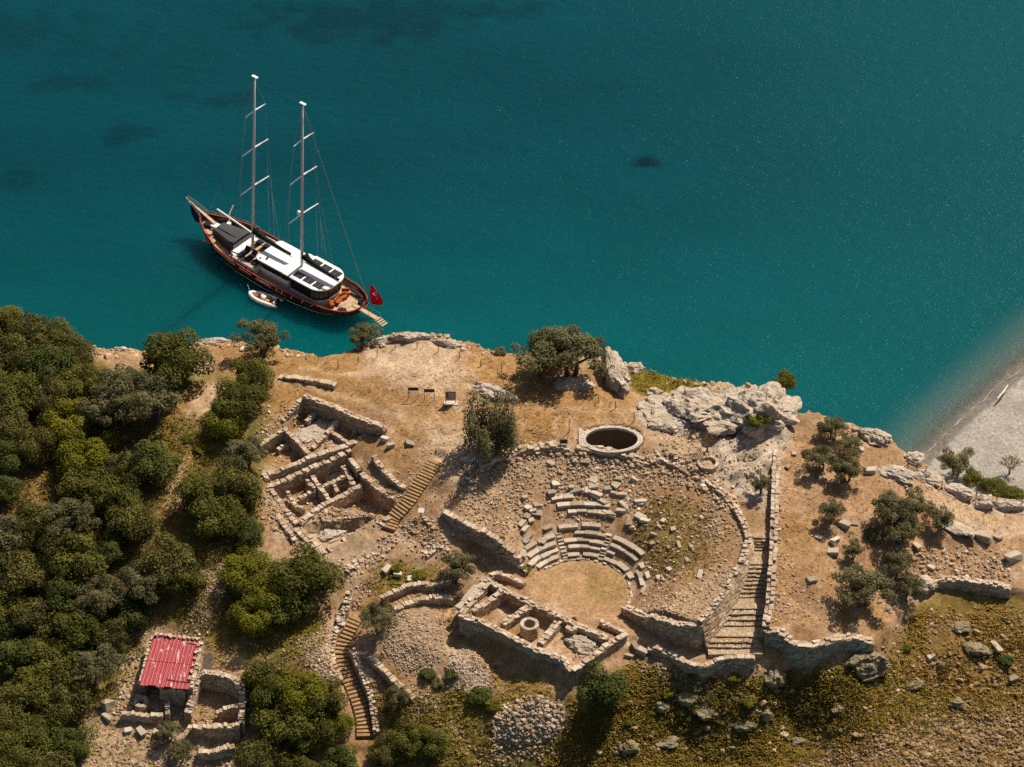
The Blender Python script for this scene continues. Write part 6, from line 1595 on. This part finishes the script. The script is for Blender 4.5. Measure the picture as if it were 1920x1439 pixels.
mb = MB(); mb.tube([(4.0, 1.55, 3.77), (4.0, 1.55, 3.92), (4.0, 1.55, 3.99)], [.32, .30, .15], 12); bp('dome', mb, M['bwhite'], True)
mb = MB(); mb.tube([(3.95, -.9, 3.77), (3.95, -.9, 3.92), (3.95, -.9, 3.99)], [.28, .26, .12], 12); bp('dome', mb, M['bwhite'], True)
# aft deck
for (x, y, a) in ((3.1, 1.35, .9), (2.75, .45, .25), (2.85, -.5, -.2), (3.2, -1.35, -.8)):
    mb = MB(); mb.box((x, y, 1.75), (.62, 1.0, .36), a); mb.box((x + .28 * math.cos(a), y + .28 * math.sin(a), 2.0), (.18, 1.0, .5), a); bp('sofa', mb, M['orange'])
mb = MB(); mb.box((1.7, .9, 2.05), (.7, .9, .08), .3); mb.tube([(1.7, .9, 1.5), (1.7, .9, 2.05)], .06, 6); bp('deck_table', mb, M['teak'])
mb = MB(); mb.box((1.9, -2.1, 1.85), (2.4, .4, .25), -.12); bp('aft_bench', mb, M['mahog'])
mb = MB(); mb.box((.55, -1.2, 1.95), (.6, .5, .5), .4); mb.box((.7, 1.7, 1.95), (.8, .6, .5), -.5); bp('deck_locker', mb, M['blackc'])
mb = MB(); mb.box((-.35, -1.0, 1.9), (.5, 1.1, .3), .5); bp('stern_seat', mb, M['rail'])
# masts, spreaders
def mast(x0, x1, h0, h1, rad, sps):
    mb = MB(); mb.tube([(x0, 0, h0), (x0 + (x1 - x0) * .5, 0, (h0 + h1) / 2), (x1, 0, h1)], [rad, rad * .95, rad * .8], 10); ms = bp('mast', mb, M['mastp'], True)
    mb = MB(); mb.box((x1 - .1, 0, h1 + .05), (.9, .34, .12)); bp('masthead', mb, M['spar'], False, ms)
    for (h, w) in sps:
        x = x0 + (x1 - x0) * (h - h0) / (h1 - h0)
        for sd_ in (1, -1):
            mb = MB(); mb.tube([(x, 0, h), (x - .25, w * sd_, h + .12)], [.11, .06], 6); bp('spreader', mb, M['spar'], False, ms)
    return ms
MX, MH = lambda h: 17.4 + (15.8 - 17.4) * (h - 2.5) / 26.9, 29.4
ZX = lambda h: 9.13 + (8.0 - 9.13) * (h - 4.6) / 24.5
mast(17.53, 15.8, 2.2, 29.4, .20, ((24.2, 1.8), (18.4, 2.35), (12.4, 2.6)))
mast(9.17, 8.0, 3.6, 29.1, .20, ((23.65, 1.8), (18.1, 2.4), (12.1, 2.7)))
mb = MB(); mb.tube([(9.2, .1, 11.85), (9.2, .1, 12.1), (9.2, .1, 12.35)], [.22, .3, .16], 10); bp('radar_dome', mb, M['spar'], True)
# booms under black sail covers
def boom(xa, ha, xb, hb, w=.30):
    mb = MB(); pts = []; rads = []
    for t in np.linspace(0, 1, 10): pts.append((xa + (xb - xa) * t, .0 - .05 * math.sin(t * 6), ha + (hb - ha) * t + (.55 * math.exp(-t * 9)))); rads.append(w * (1.0 - .55 * t) + .22 * math.exp(-t * 9))
    mb.tube(pts, rads, 8); return mb
bp('sail_cover', boom(17.0, 4.9, 11.0, 4.7, .34), M['blackc'], True); bp('sail_cover', boom(8.7, 5.1, 3.0, 4.75, .34), M['blackc'], True)
mb = MB(); mb.tube([(17.0, 0, 4.45), (10.8, 0, 4.4)], .10, 6); bp('boom', mb, M['spar']); mb = MB(); mb.tube([(8.8, 0, 4.6), (2.8, 0, 4.42)], .10, 6); bp('boom', mb, M['spar'])
mb = MB(); mb.tube([(17.5, .0, 4.7), (23.4, .0, 5.5)], .12, 7); bp('fore_boom', mb, M['spar'])
mb = MB(); mb.tube([(23.0, -1.6, 2.7), (23.6, -2.3, 3.3), (23.9, -3.4, 3.9)], .09, 6); bp('anchor_davit', mb, M['teak'])
mb = MB(); mb.box((22.7, -1.2, 2.75), (.5, .5, .4), .3); bp('winch', mb, M['spar'])
# bowsprit, furled jib, pulpit
mb = MB(); mb.hexa([(23.9, .22, 2.85), (23.9, -.22, 2.85), (28.3, -.10, 4.25), (28.3, .10, 4.25), (23.9, .22, 3.05), (23.9, -.22, 3.05), (28.3, -.10, 4.42), (28.3, .10, 4.42)]); bp('bowsprit', mb, M['teak'])
mb = MB(); mb.tube([(25.9, .15, 2.5), (26.5, .2, 2.6), (27.3, .15, 3.3), (27.9, .05, 4.0)], [.25, .62, .48, .15], 9); bp('furled_jib', mb, M['navy'], True)
for sd_ in (1, -1):
    mb = MB(); mb.tube([(25.6, .7 * sd_, 3.6), (27.2, .38 * sd_, 4.5), (28.6, .1 * sd_, 5.0)], .035, 5); mb.tube([(25.6, .7 * sd_, 3.3), (27.2, .38 * sd_, 4.1), (28.5, .1 * sd_, 4.6)], .025, 5)
    mb.tube([(27.2, .38 * sd_, 4.5), (27.2, .1 * sd_, 4.0)], .025, 5); bp('pulpit', mb, M['steel'])
mb = MB(); mb.tube([(28.5, 0, 4.3), (28.75, 0, 4.75)], .07, 6); bp('bow_light', mb, M['spar'])
# standing rigging
def wire(name, a, b_, rad=.022, mat='steel'):
    mb = MB(); mb.tube([a, b_], rad, 4, cap=False); bp(name, mb, M[mat])
for sd_ in (1, -1):
    for (xf, hs, dx) in ((MX, 24.2, -.5), (MX, 18.4, .4), (MX, 12.4, 1.2), (ZX, 23.65, -.5), (ZX, 18.1, .4), (ZX, 12.1, 1.2)):
        sw = {24.2: 1.8, 18.4: 2.35, 12.4: 2.6, 23.65: 1.8, 18.1: 2.4, 12.1: 2.7}[hs]
        x = float(xf(hs)); wire('shroud', (x - .25, sw * sd_, hs + .12), (float(xf(3)) - dx, 3.45 * sd_, 2.1))
        wire('shroud', (float(xf(29)), 0, 29.0), (x - .25, sw * sd_, hs + .12)) if hs > 20 else None
wire('forestay', (15.9, 0, 29.2), (28.4, 0, 4.4)); wire('forestay', (16.1, 0, 24.), (25.4, 0, 3.2))
wire('backstay', (8.0, 0, 29.0), (.6, -2.2, 2.4), .035, 'stay'); wire('backstay', (8.0, 0, 29.0), (.6, 2.2, 2.4), .015)
wire('triatic_stay', (15.7, 0, 29.2), (8.1, 0, 29.0), .014)
# gangway, ensign
mb = MB(); mb.hexa([(.5, -.05, 2.2), (.5, .55, 2.2), (-3.3, .12, 1.55), (-3.3, -.48, 1.55), (.5, -.05, 2.32), (.5, .55, 2.32), (-3.3, .12, 1.67), (-3.3, -.48, 1.67)]); gw = bp('gangway', mb, M['teak'])
for k in range(4):
    mb = MB(); mb.box((-3.15 - k * .32, -.22 - .03 * k, 1.62 - k * .13), (.24, .95, .06), -.1); bp('gangway_step', mb, M['teak'], False, gw)
for yy in (-.06, .54):
    mb = MB(); mb.tube([(.4, yy, 3.0), (-3.3, yy - .43, 2.4)], .022, 5)
    for t in (0, .33, .66, 1): mb.tube([(.4 - 3.7 * t, yy - .43 * t, 2.25 - .65 * t), (.4 - 3.7 * t, yy - .43 * t, 3.0 - .6 * t)], .022, 5)
    bp('gangway_rail', mb, M['steel'], False, gw)
mb = MB(); mb.tube([(-.1, -2.0, 1.9), (-.35, -2.15, 4.6)], .04, 6); bp('flag_staff', mb, M['mahog'])
def flag_pt(a, t):    # a across (0 at the staff), t down
    w = (.25 + .95 * math.sin(min(t, 1) * 2.0)) * 1.15
    return (-.36 - a * w * .8 + .10 * math.sin(a * 7 + t * 3.0), -2.12 - a * w * .62 + .10 * math.sin(a * 7 + t * 3.0 + .4), 4.45 - t * 3.2 - a * .35 * (1 - t))
mb = MB(); na, nt_ = 11, 15; V = [flag_pt(i / (na - 1), j / (nt_ - 1)) for j in range(nt_) for i in range(na)]
F = [(j * na + i, j * na + i + 1, (j + 1) * na + i + 1, (j + 1) * na + i) for j in range(nt_ - 1) for i in range(na - 1)]
mb.add(V, F); fl = bp('ensign', mb, M['flag'], True)
def emblem(pts, name):
    mb = MB(); V = []
    for o_ in (.02, -.02): V += [tuple(np.array(flag_pt(a, t)) + np.array([-.6 * o_, .8 * o_, .3 * o_]) * 1.8) for a, t in pts]
    k = len(pts); mb.add(V, [tuple(range(k)), tuple(range(k, 2 * k))[::-1]]); bp(name, mb, M['wcloth'], False, fl)
def ring(c, R_, a0, a1, k): return [(c[0] + R_ * math.cos(a0 + (a1 - a0) * i / k), c[1] + R_ * .36 * math.sin(a0 + (a1 - a0) * i / k)) for i in range(k + 1)]
co = ring((.42, .46), .24, math.pi * .1, math.pi * 1.9, 16); ci = ring((.47, .46), .19, math.pi * 1.87, math.pi * .13, 16)
for i in range(16): emblem([co[i], co[i + 1], ci[15 - i], ci[16 - i]], 'crescent')
emblem([(.5 + (.13 if i % 2 == 0 else .055) * math.cos(i * math.pi / 5), .66 + (.13 if i % 2 == 0 else .055) * .4 * math.sin(i * math.pi / 5)) for i in range(10)], 'star')
# ------------------------------------------------------------------ tender
tq = bo + bax * 11.4 + bn * 4.75
ten = thing('inflatable_dinghy', 'white inflatable dinghy moored against the yacht side', 'dinghy', (tq[0], tq[1], SEA), None, math.atan2(bax[1], bax[0]) + .22)
M['tube'] = simple('white_inflatable_rubber', (.76, .74, .72), .5, .05, 2.)
mb = MB(); pts = [(-2.3, .72, .35), (-1.2, .78, .36), (.3, .76, .38), (1.2, .55, .44), (1.8, .22, .52), (1.95, 0, .55), (1.8, -.22, .52), (1.2, -.55, .44), (.3, -.76, .38), (-1.2, -.78, .36), (-2.3, -.72, .35)]
mb.tube(pts, [.12] + [.25] * 3 + [.24, .23, .24] + [.25] * 3 + [.12], 10); mb.build('tube', M['tube'], ten, True, False)
mb = MB(); mb.prism([(-1.75, .62), (.4, .62), (1.5, .2), (1.5, -.2), (.4, -.62), (-1.75, -.62)], .02, .22); mb.build('floor_pan', M['teak'], ten, False, False)
mb = MB(); mb.box((-.1, 0, .5), (.55, .5, .55)); mb.build('console', M['tube'], ten, False, False)
mb = MB(); mb.box((.18, 0, .72), (.2, .42, .25)); mb.build('console_seat', M['gold'], ten, False, False)
mb = MB(); mb.box((-.75, .0, .42), (.5, .95, .3)); mb.build('bench', simple('ochre_cushion', (.42, .26, .08), .8), ten, False, False)
mb = MB(); mb.box((1.05, 0, .45), (.6, .5, .2)); mb.build('bow_cushion', M['orange'], ten, False, False)
mb = MB(); mb.box((-1.75, 0, .5), (.16, 1.2, .5)); mb.build('transom', M['tube'], ten, False, False)
mb = MB(); mb.box((-2.05, 0, .75), (.42, .36, .5), 0, 0, .8); mb.box((-2.1, 0, .2), (.18, .14, .8)); mb.build('outboard_motor', M['blackc'], ten, False, False)
mb = MB(); mb.tube([(1.9, 0, .6), (2.6, -.6, 1.2)], .02, 4); mb.build('mooring_line', M['spar'], ten, False, False)
# ------------------------------------------------------------------ hut with the red sheet roof
hz = float(G(310, 1300)[2])
R_TL, R_TR, R_BR, R_BL = P(290, 1190, -.9), P(376, 1200, -.9), P(353, 1292, -1.9), P(262, 1284, -1.9)
hut = thing('stone_hut', 'small stone hut under a worn red corrugated roof', 'hut', tuple(G(310, 1290)))
m, nt, b = nmat('worn_red_sheet'); v = opos(nt)
mp = N(nt, 'ShaderNodeMapping'); nt.links.new(v, mp.inputs[0]); mp.inputs['Scale'].default_value = (2.2, .42, .6); mp.inputs['Rotation'].default_value = (0, 0, math.radians(-14))
st = noise(nt, mp.outputs[0], 1.0, 5, .6); sp = noise(nt, v, 2.2, 5, .7)
c = mixc(nt, ramp(nt, sp, [(.35, 0.), (.7, 1.)]), (.30, .013, .026), (.40, .028, .040))
ad = N(nt, 'ShaderNodeMath', operation='MULTIPLY_ADD'); nt.links.new(sp, ad.inputs[0]); ad.inputs[1].default_value = .45; nt.links.new(st, ad.inputs[2])
c = mixc(nt, ramp(nt, ad.outputs[0], [(.80, 0.), (.85, .9)]), c, (.62, .50, .47))
nt.links.new(c, b.inputs['Base Color']); b.inputs['Roughness'].default_value = .45
M['redroof'] = m
def roofpt(a, t, dz=0.):
    p = (R_TL * (1 - a) + R_TR * a) * (1 - t) + (R_BL * (1 - a) + R_BR * a) * t
    return (p[0], p[1], p[2] + dz)
for rrow in range(2):
    for k in range(6):
        a0, a1 = k / 6 - .004, (k + 1) / 6 + .012; t0, t1 = (0., .52) if rrow == 0 else (.48, 1. + rs.uniform(-.01, .02))
        nn = 25; V = []; F = []; dz0 = .03 * (k % 2) + .04 * (1 - rrow)
        for j, t in enumerate((t0, t1)):
            for i in range(nn):
                a = a0 + (a1 - a0) * i / (nn - 1); V.append(roofpt(a, t, dz0 + .028 * math.sin(i * math.pi * .52)))
        for j, t in enumerate((t0, t1)):
            for i in range(nn):
                a = a0 + (a1 - a0) * i / (nn - 1); V.append(roofpt(a, t, dz0 - .02 + .028 * math.sin(i * math.pi * .52)))
        for i in range(nn - 1): F += [(i, nn + i, nn + i + 1, i + 1), (2 * nn + i, 2 * nn + i + 1, 3 * nn + i + 1, 3 * nn + i), (nn + i, 3 * nn + i, 3 * nn + i + 1, nn + i + 1)]
        part('roof_sheet', V, F, M['redroof'], hut)
for (a0, a1, t) in ((.52, .98, .86), (.75, .98, .1)):
    mb = MB(); p, q = roofpt(a0, t, .12), roofpt(a1, t + .02, .12); mb.tube([p, q], .05, 5); mb.build('batten', M['tread'], hut)
for k in range(16):
    a, t = (k + .5) / 10, .015
    if k > 9: a, t = .985, .08 + (k - 9.5) / 7.5
    p = roofpt(min(a, 1.0), t, .16); s_ = rs.uniform(.3, .55)
    link_mesh('weight_stone', CAPS[k % 14], hut, tuple(np.array(p) - np.array(hut.location)), (rs.uniform(-.2, .2), rs.uniform(-.2, .2), rs.uniform(0, 3)), (s_, s_ * .7, s_ * .55))
wall(hut, [(289,1192,-1.15),(330,1196,-1.15),(375,1201,-1.15)], .6, 'back_wall', uneven=.04)
wall(hut, [(375,1203,-1.15),(366,1245,-1.6),(355,1291,-2.1)], .7, 'side_wall', uneven=.04)
wall(hut, [(288,1196,-1.15),(276,1240,-1.6),(264,1282,-2.1)], .6, 'side_wall', uneven=.04)
wall(hut, [(300,1287,-2.3),(318,1290,-2.3),(348,1293,-2.3)], .5, 'front_wall', uneven=.04)
hy = thing('ruined_yard', 'roofless earth-floored yard of rubble walls adjoining the hut', 'ruin', tuple(G(400, 1330)))
wall(hy, [(376,1262,-1.9),(410,1263,-1.7),(436,1270,-1.8),(455,1288,-2.4)], .7, 'yard_wall')
wall(hy, [(455,1290,-2.6),(454,1320,-3.3),(452,1357,-4.0)], .55, 'yard_wall')
wall(hy, [(355,1364,-4.5),(400,1362,-4.3),(450,1359,-4.1)], .6, 'yard_wall')
wall(hy, [(408,1335,-4.1),(428,1326,-3.7),(452,1321,-3.4)], .5, 'yard_wall')
wall(hy, [(372,1268,-2.2),(362,1300,-3.0),(352,1340,-3.9)], .7, 'yard_wall')
wall(hy, [(227,1336,-4.2),(265,1340,-4.2),(306,1340,-4.2)], .5, 'front_wall')
wall(hy, [(314,1296,-3.1),(314,1338,-4.0)], .4, 'front_wall'); wall(hy, [(288,1372,-5.2),(318,1374,-5.2)], .6, 'front_wall')
wall(hy, [(255,1306,-3.5),(276,1310,-3.5),(268,1328,-3.9),(256,1322,-3.8),(255,1308,-3.5)], .4, 'pit_wall')
wall(hy, [(370,1410,-5.7),(400,1408,-5.6),(440,1398,-5.4)], .6, 'front_wall')
m, nt, b = nmat('cloudy_plastic'); b.inputs['Base Color'].default_value = (.55, .55, .56, 1); b.inputs['Alpha'].default_value = .6; b.inputs['Roughness'].default_value = .4
nn_ = noise(nt, opos(nt), 3.); nt.links.new(mixc(nt, nn_, (.4, .4, .42), (.66, .66, .66)), b.inputs['Base Color']); M['plastic'] = m
q = G(388, 1262); V = []; F = []
for i in range(15):
    x = (i / 14 - .5) * 1.0
    for (dy, dz) in ((0, .05), (.9, 1.9)): V.append((q[0] + x + dz * .12, q[1] + dy, q[2] + dz + .05 * math.sin(i * 2.4)))
for i in range(15):
    x = (i / 14 - .5) * 1.0
    for (dy, dz) in ((0, .05), (.9, 1.9)): V.append((q[0] + x + dz * .12, q[1] + dy + .02, q[2] + dz + .05 * math.sin(i * 2.4) - .015))
for i in range(14): F += [(2 * i, 2 * i + 2, 2 * i + 3, 2 * i + 1), (30 + 2 * i, 31 + 2 * i, 33 + 2 * i, 32 + 2 * i)]
tag(part('plastic_sheet', V, F, M['plastic']), 'cloudy corrugated plastic sheet leaning beside the hut', 'sheet')
# ------------------------------------------------------------------ information boards
M['frame'] = simple('dark_sign_frame', (.030, .030, .034), .5, .1)
m, nt, b = nmat('printed_panel'); v = opos(nt)
br = N(nt, 'ShaderNodeTexBrick'); nt.links.new(v, br.inputs['Vector']); br.inputs['Scale'].default_value = 9.; br.inputs['Color1'].default_value = (.22, .22, .27, 1); br.inputs['Color2'].default_value = (.26, .25, .29, 1); br.inputs['Mortar'].default_value = (.32, .31, .34, 1)
nt.links.new(br.outputs[0], b.inputs['Base Color']); b.inputs['Roughness'].default_value = .5; M['panel'] = m
M['conc'] = simple('pale_concrete', (.52, .46, .40), .9, .1)
M['pict'] = simple('orange_picture', (.55, .26, .06), .6, .3, 4.)
def board(u, v, label, lect):
    q = G(u, v); t = thing('information_board', label, 'sign', tuple(q), 'information boards')
    for sx_ in (-.56, .56):
        mb = MB(); mb.box((q[0] + sx_, q[1], q[2] + (.75 if lect else .85)), (.06, .06, 1.5 if lect else 1.75)); mb.build('leg', M['frame'], t)
    if lect:
        mb = MB(); a = math.radians(62)
        c = np.array([q[0], q[1], q[2] + 1.48]); d = np.array([0, math.cos(a) * .34, -math.sin(a) * 0 + .0])
        mb.hexa([(c[0] - .6, c[1] - .12, c[2] - .22), (c[0] + .6, c[1] - .12, c[2] - .22), (c[0] + .6, c[1] - .08, c[2] - .24), (c[0] - .6, c[1] - .08, c[2] - .24), (c[0] - .6, c[1] + .1, c[2] + .06), (c[0] + .6, c[1] + .1, c[2] + .06), (c[0] + .6, c[1] + .14, c[2] + .04), (c[0] - .6, c[1] + .14, c[2] + .04)])
        pn = mb.build('panel', M['frame'], t)
        mb = MB(); mb.box((c[0], c[1] - .015, c[2] - .16), (1.0, .02, .03)); mb.box((c[0], c[1] + .05, c[2] - .05), (.9, .02, .02)); mb.build('text_line', M['panel'], pn)
    else:
        mb = MB(); mb.box((q[0], q[1], q[2] + 1.1), (1.08, .05, 1.15)); pn = mb.build('panel', M['panel'], t)
        mb = MB(); mb.box((q[0], q[1], q[2] + 1.72), (1.2, .08, .07)); mb.build('top_rail', M['frame'], t)
        mb = MB(); mb.box((q[0] + .02, q[1] - .03, q[2] + .68), (.98, .012, .22)); mb.build('picture_strip', M['pict'], pn)
        for k in range(5):
            mb = MB(); mb.box((q[0] + .1, q[1] - .03, q[2] + 1.55 - k * .14), (.62 - .08 * (k % 3), .01, .035)); mb.build('text_line', M['bwhite'], pn)
        for k in range(2):
            mb = MB(); mb.box((q[0] - .38, q[1] - .03, q[2] + 1.42 - k * .34), (.18, .012, .2)); mb.build('picture', M['navy'], pn)
        mb = MB(); mb.box((q[0], q[1] - .02, q[2] + .03), (1.55, .7, .12)); mb.build('footing', M['conc'], t)
board(775, 748, 'first of the two slanted information boards, nearer the boat', True); board(805, 751, 'second slanted information board, between its twin and the upright board', True)
board(845, 757, 'upright information board with printed panel on a pale footing', False)
q = G(790, 968); t = thing('notice_panel', 'little white notice panel on a post by the wooden steps', 'sign', tuple(q))
mb = MB(); mb.tube([(q[0], q[1], q[2] - .2), (q[0], q[1], q[2] + .8)], .04, 6); mb.build('post', M['wood'], t)
mb = MB(); mb.hexa([(q[0] - .35, q[1] - .22, q[2] + .72), (q[0] + .3, q[1] - .3, q[2] + .72), (q[0] + .36, q[1] + .18, q[2] + .98), (q[0] - .3, q[1] + .26, q[2] + .98), (q[0] - .35, q[1] - .23, q[2] + .75), (q[0] + .3, q[1] - .31, q[2] + .75), (q[0] + .36, q[1] + .17, q[2] + 1.01), (q[0] - .3, q[1] + .25, q[2] + 1.01)]); mb.build('panel', M['bwhite'], t)
q = G(1057, 838); t = thing('signboard', 'dark back of a low signboard behind the theatre rim', 'sign', tuple(q))
mb = MB(); mb.box((q[0], q[1], q[2] + .75), (.85, .06, .6)); mb.build('panel', M['frame'], t)
for s_ in (-.35, .35): mb = MB(); mb.box((q[0] + s_, q[1] + .04, q[2] + .3), (.06, .06, .7)); mb.build('leg', M['frame'], t)
# ------------------------------------------------------------------ fence posts and railings
M['rust'] = simple('rusty_post', (.12, .065, .04), .85, .3, 5.)
ORD = ['first', 'second', 'third', 'fourth', 'fifth', 'sixth', 'seventh', 'eighth', 'ninth', 'tenth']
for i, (u, v) in enumerate([(634,690),(673,681),(707,670),(741,653),(782,654),(822,661),(861,673),(901,688),(940,697),(973,706)]):
    q = G(u, v); t = thing('fence_post', f'{ORD[i]} thin iron post from the west along the headland rim', 'post', tuple(q), 'posts along the headland rim')
    mb = MB(); h = rs.uniform(1.0, 1.2); mb.tube([(q[0], q[1], q[2] - .3), (q[0] + rs.uniform(-.05, .05), q[1], q[2] + h)], [.05, .045], 6); mb.build('shaft', M['rust'], t)
    mb = MB(); mb.tube([(q[0], q[1], q[2] + h * .6), (q[0] + .01, q[1], q[2] + h * .66)], .065, 6); mb.build('collar', M['rust'], t)
for (u, v, h, lb) in [(1122,755,1.1,'iron post under the white rock fin'),(1154,767,1.1,'iron post right below the white rock fin foot'),(1189,790,1.2,'iron post behind the cistern rim'),(1067,812,1.9,'tall thin pole beside the signboard back'),(1245,808,.9,'short post in the scree beside the cistern'),(1702,884,1.3,'dark post on the white bedrock above the beach')]:
    q = G(u, v); t = thing('iron_post', lb, 'post', tuple(q), 'single iron posts')
    mb = MB(); mb.tube([(q[0], q[1], q[2] - .3), (q[0], q[1], q[2] + h)], [.05, .045], 6); mb.build('shaft', M['rust'], t)
    mb = MB(); mb.tube([(q[0], q[1], q[2] + h - .02), (q[0], q[1], q[2] + h + .05)], .07, 6); mb.build('cap', M['rust'], t)
def railing(label, pts):
    Q = [G(u, v) for u, v in pts]; t = thing('rope_railing', label, 'railing', tuple(Q[0]))
    for q in Q: mb = MB(); mb.tube([(q[0], q[1], q[2] - .3), (q[0], q[1], q[2] + 1.05)], .05, 6); mb.build('post', M['rust'], t)
    for h in (.55, 1.0):
        for a, b_ in zip(Q[:-1], Q[1:]):
            mid = (a + b_) / 2; mb = MB(); mb.tube([(a[0], a[1], a[2] + h), (mid[0], mid[1], mid[2] + h - .12), (b_[0], b_[1], b_[2] + h)], .035, 5); mb.build('rope', M['conc'], t)
railing('upper rope railing above the beach olive', [(1702,872),(1720,880),(1735,892)]); railing('long rope railing along the path above the leafy shrubs', [(1766,915),(1795,930),(1830,936),(1868,946),(1915,952)])
# ------------------------------------------------------------------ thin wash line on the shingle
fq, fs = resample(np.array([P(u, v, z) for u, v, z in WATERLINE[1:6]]), .25); V = []; F = []
T_ = np.gradient(fq[:, :2], axis=0); T_ /= np.linalg.norm(T_, axis=1)[:, None]
for i, (q, t_, s_) in enumerate(zip(fq, T_, fs)):
    nn = np.array([-t_[1], t_[0]]); o_ = .5 * float(fbm(np.array([s_ * .3]), np.array([.5]), 4, 3)[0] - .5) * 2; w_ = .0 + .16 * max(0, float(fbm(np.array([s_ * .5]), np.array([7.5]), 5, 3)[0]) - .35)
    a = q[:2] + nn * (o_ + w_); b_ = q[:2] + nn * (o_ - w_); V += [(a[0], a[1], SEA + .10), (b_[0], b_[1], SEA + .10)]
    if i: F.append((2 * i - 2, 2 * i - 1, 2 * i + 1, 2 * i))
tag(part('wash_line', V, F, simple('sea_foam', (.36, .36, .345), .8, .15, 5.)), 'thin broken foam line along the shingle', None, None, 'stuff')
# ------------------------------------------------------------------ driftwood
m_ = simple('bleached_driftwood', (.62, .56, .48), .8, .12, 4.)
a, b_ = P(1870, 748, SEA + .95), P(1890, 722, SEA + .95); mb = MB()
mb.tube([tuple(a), tuple((a * .55 + b_ * .45) + [.12, 0, .05]), tuple(b_)], [.10, .14, .07], 8); mb.tube([tuple((a * .3 + b_ * .7)), tuple((a * .3 + b_ * .7) + np.array([.35, .15, .15]))], [.06, .02], 5)
tag(mb.build('driftwood_log', m_), 'bleached driftwood log lying on the grey shingle', 'log')
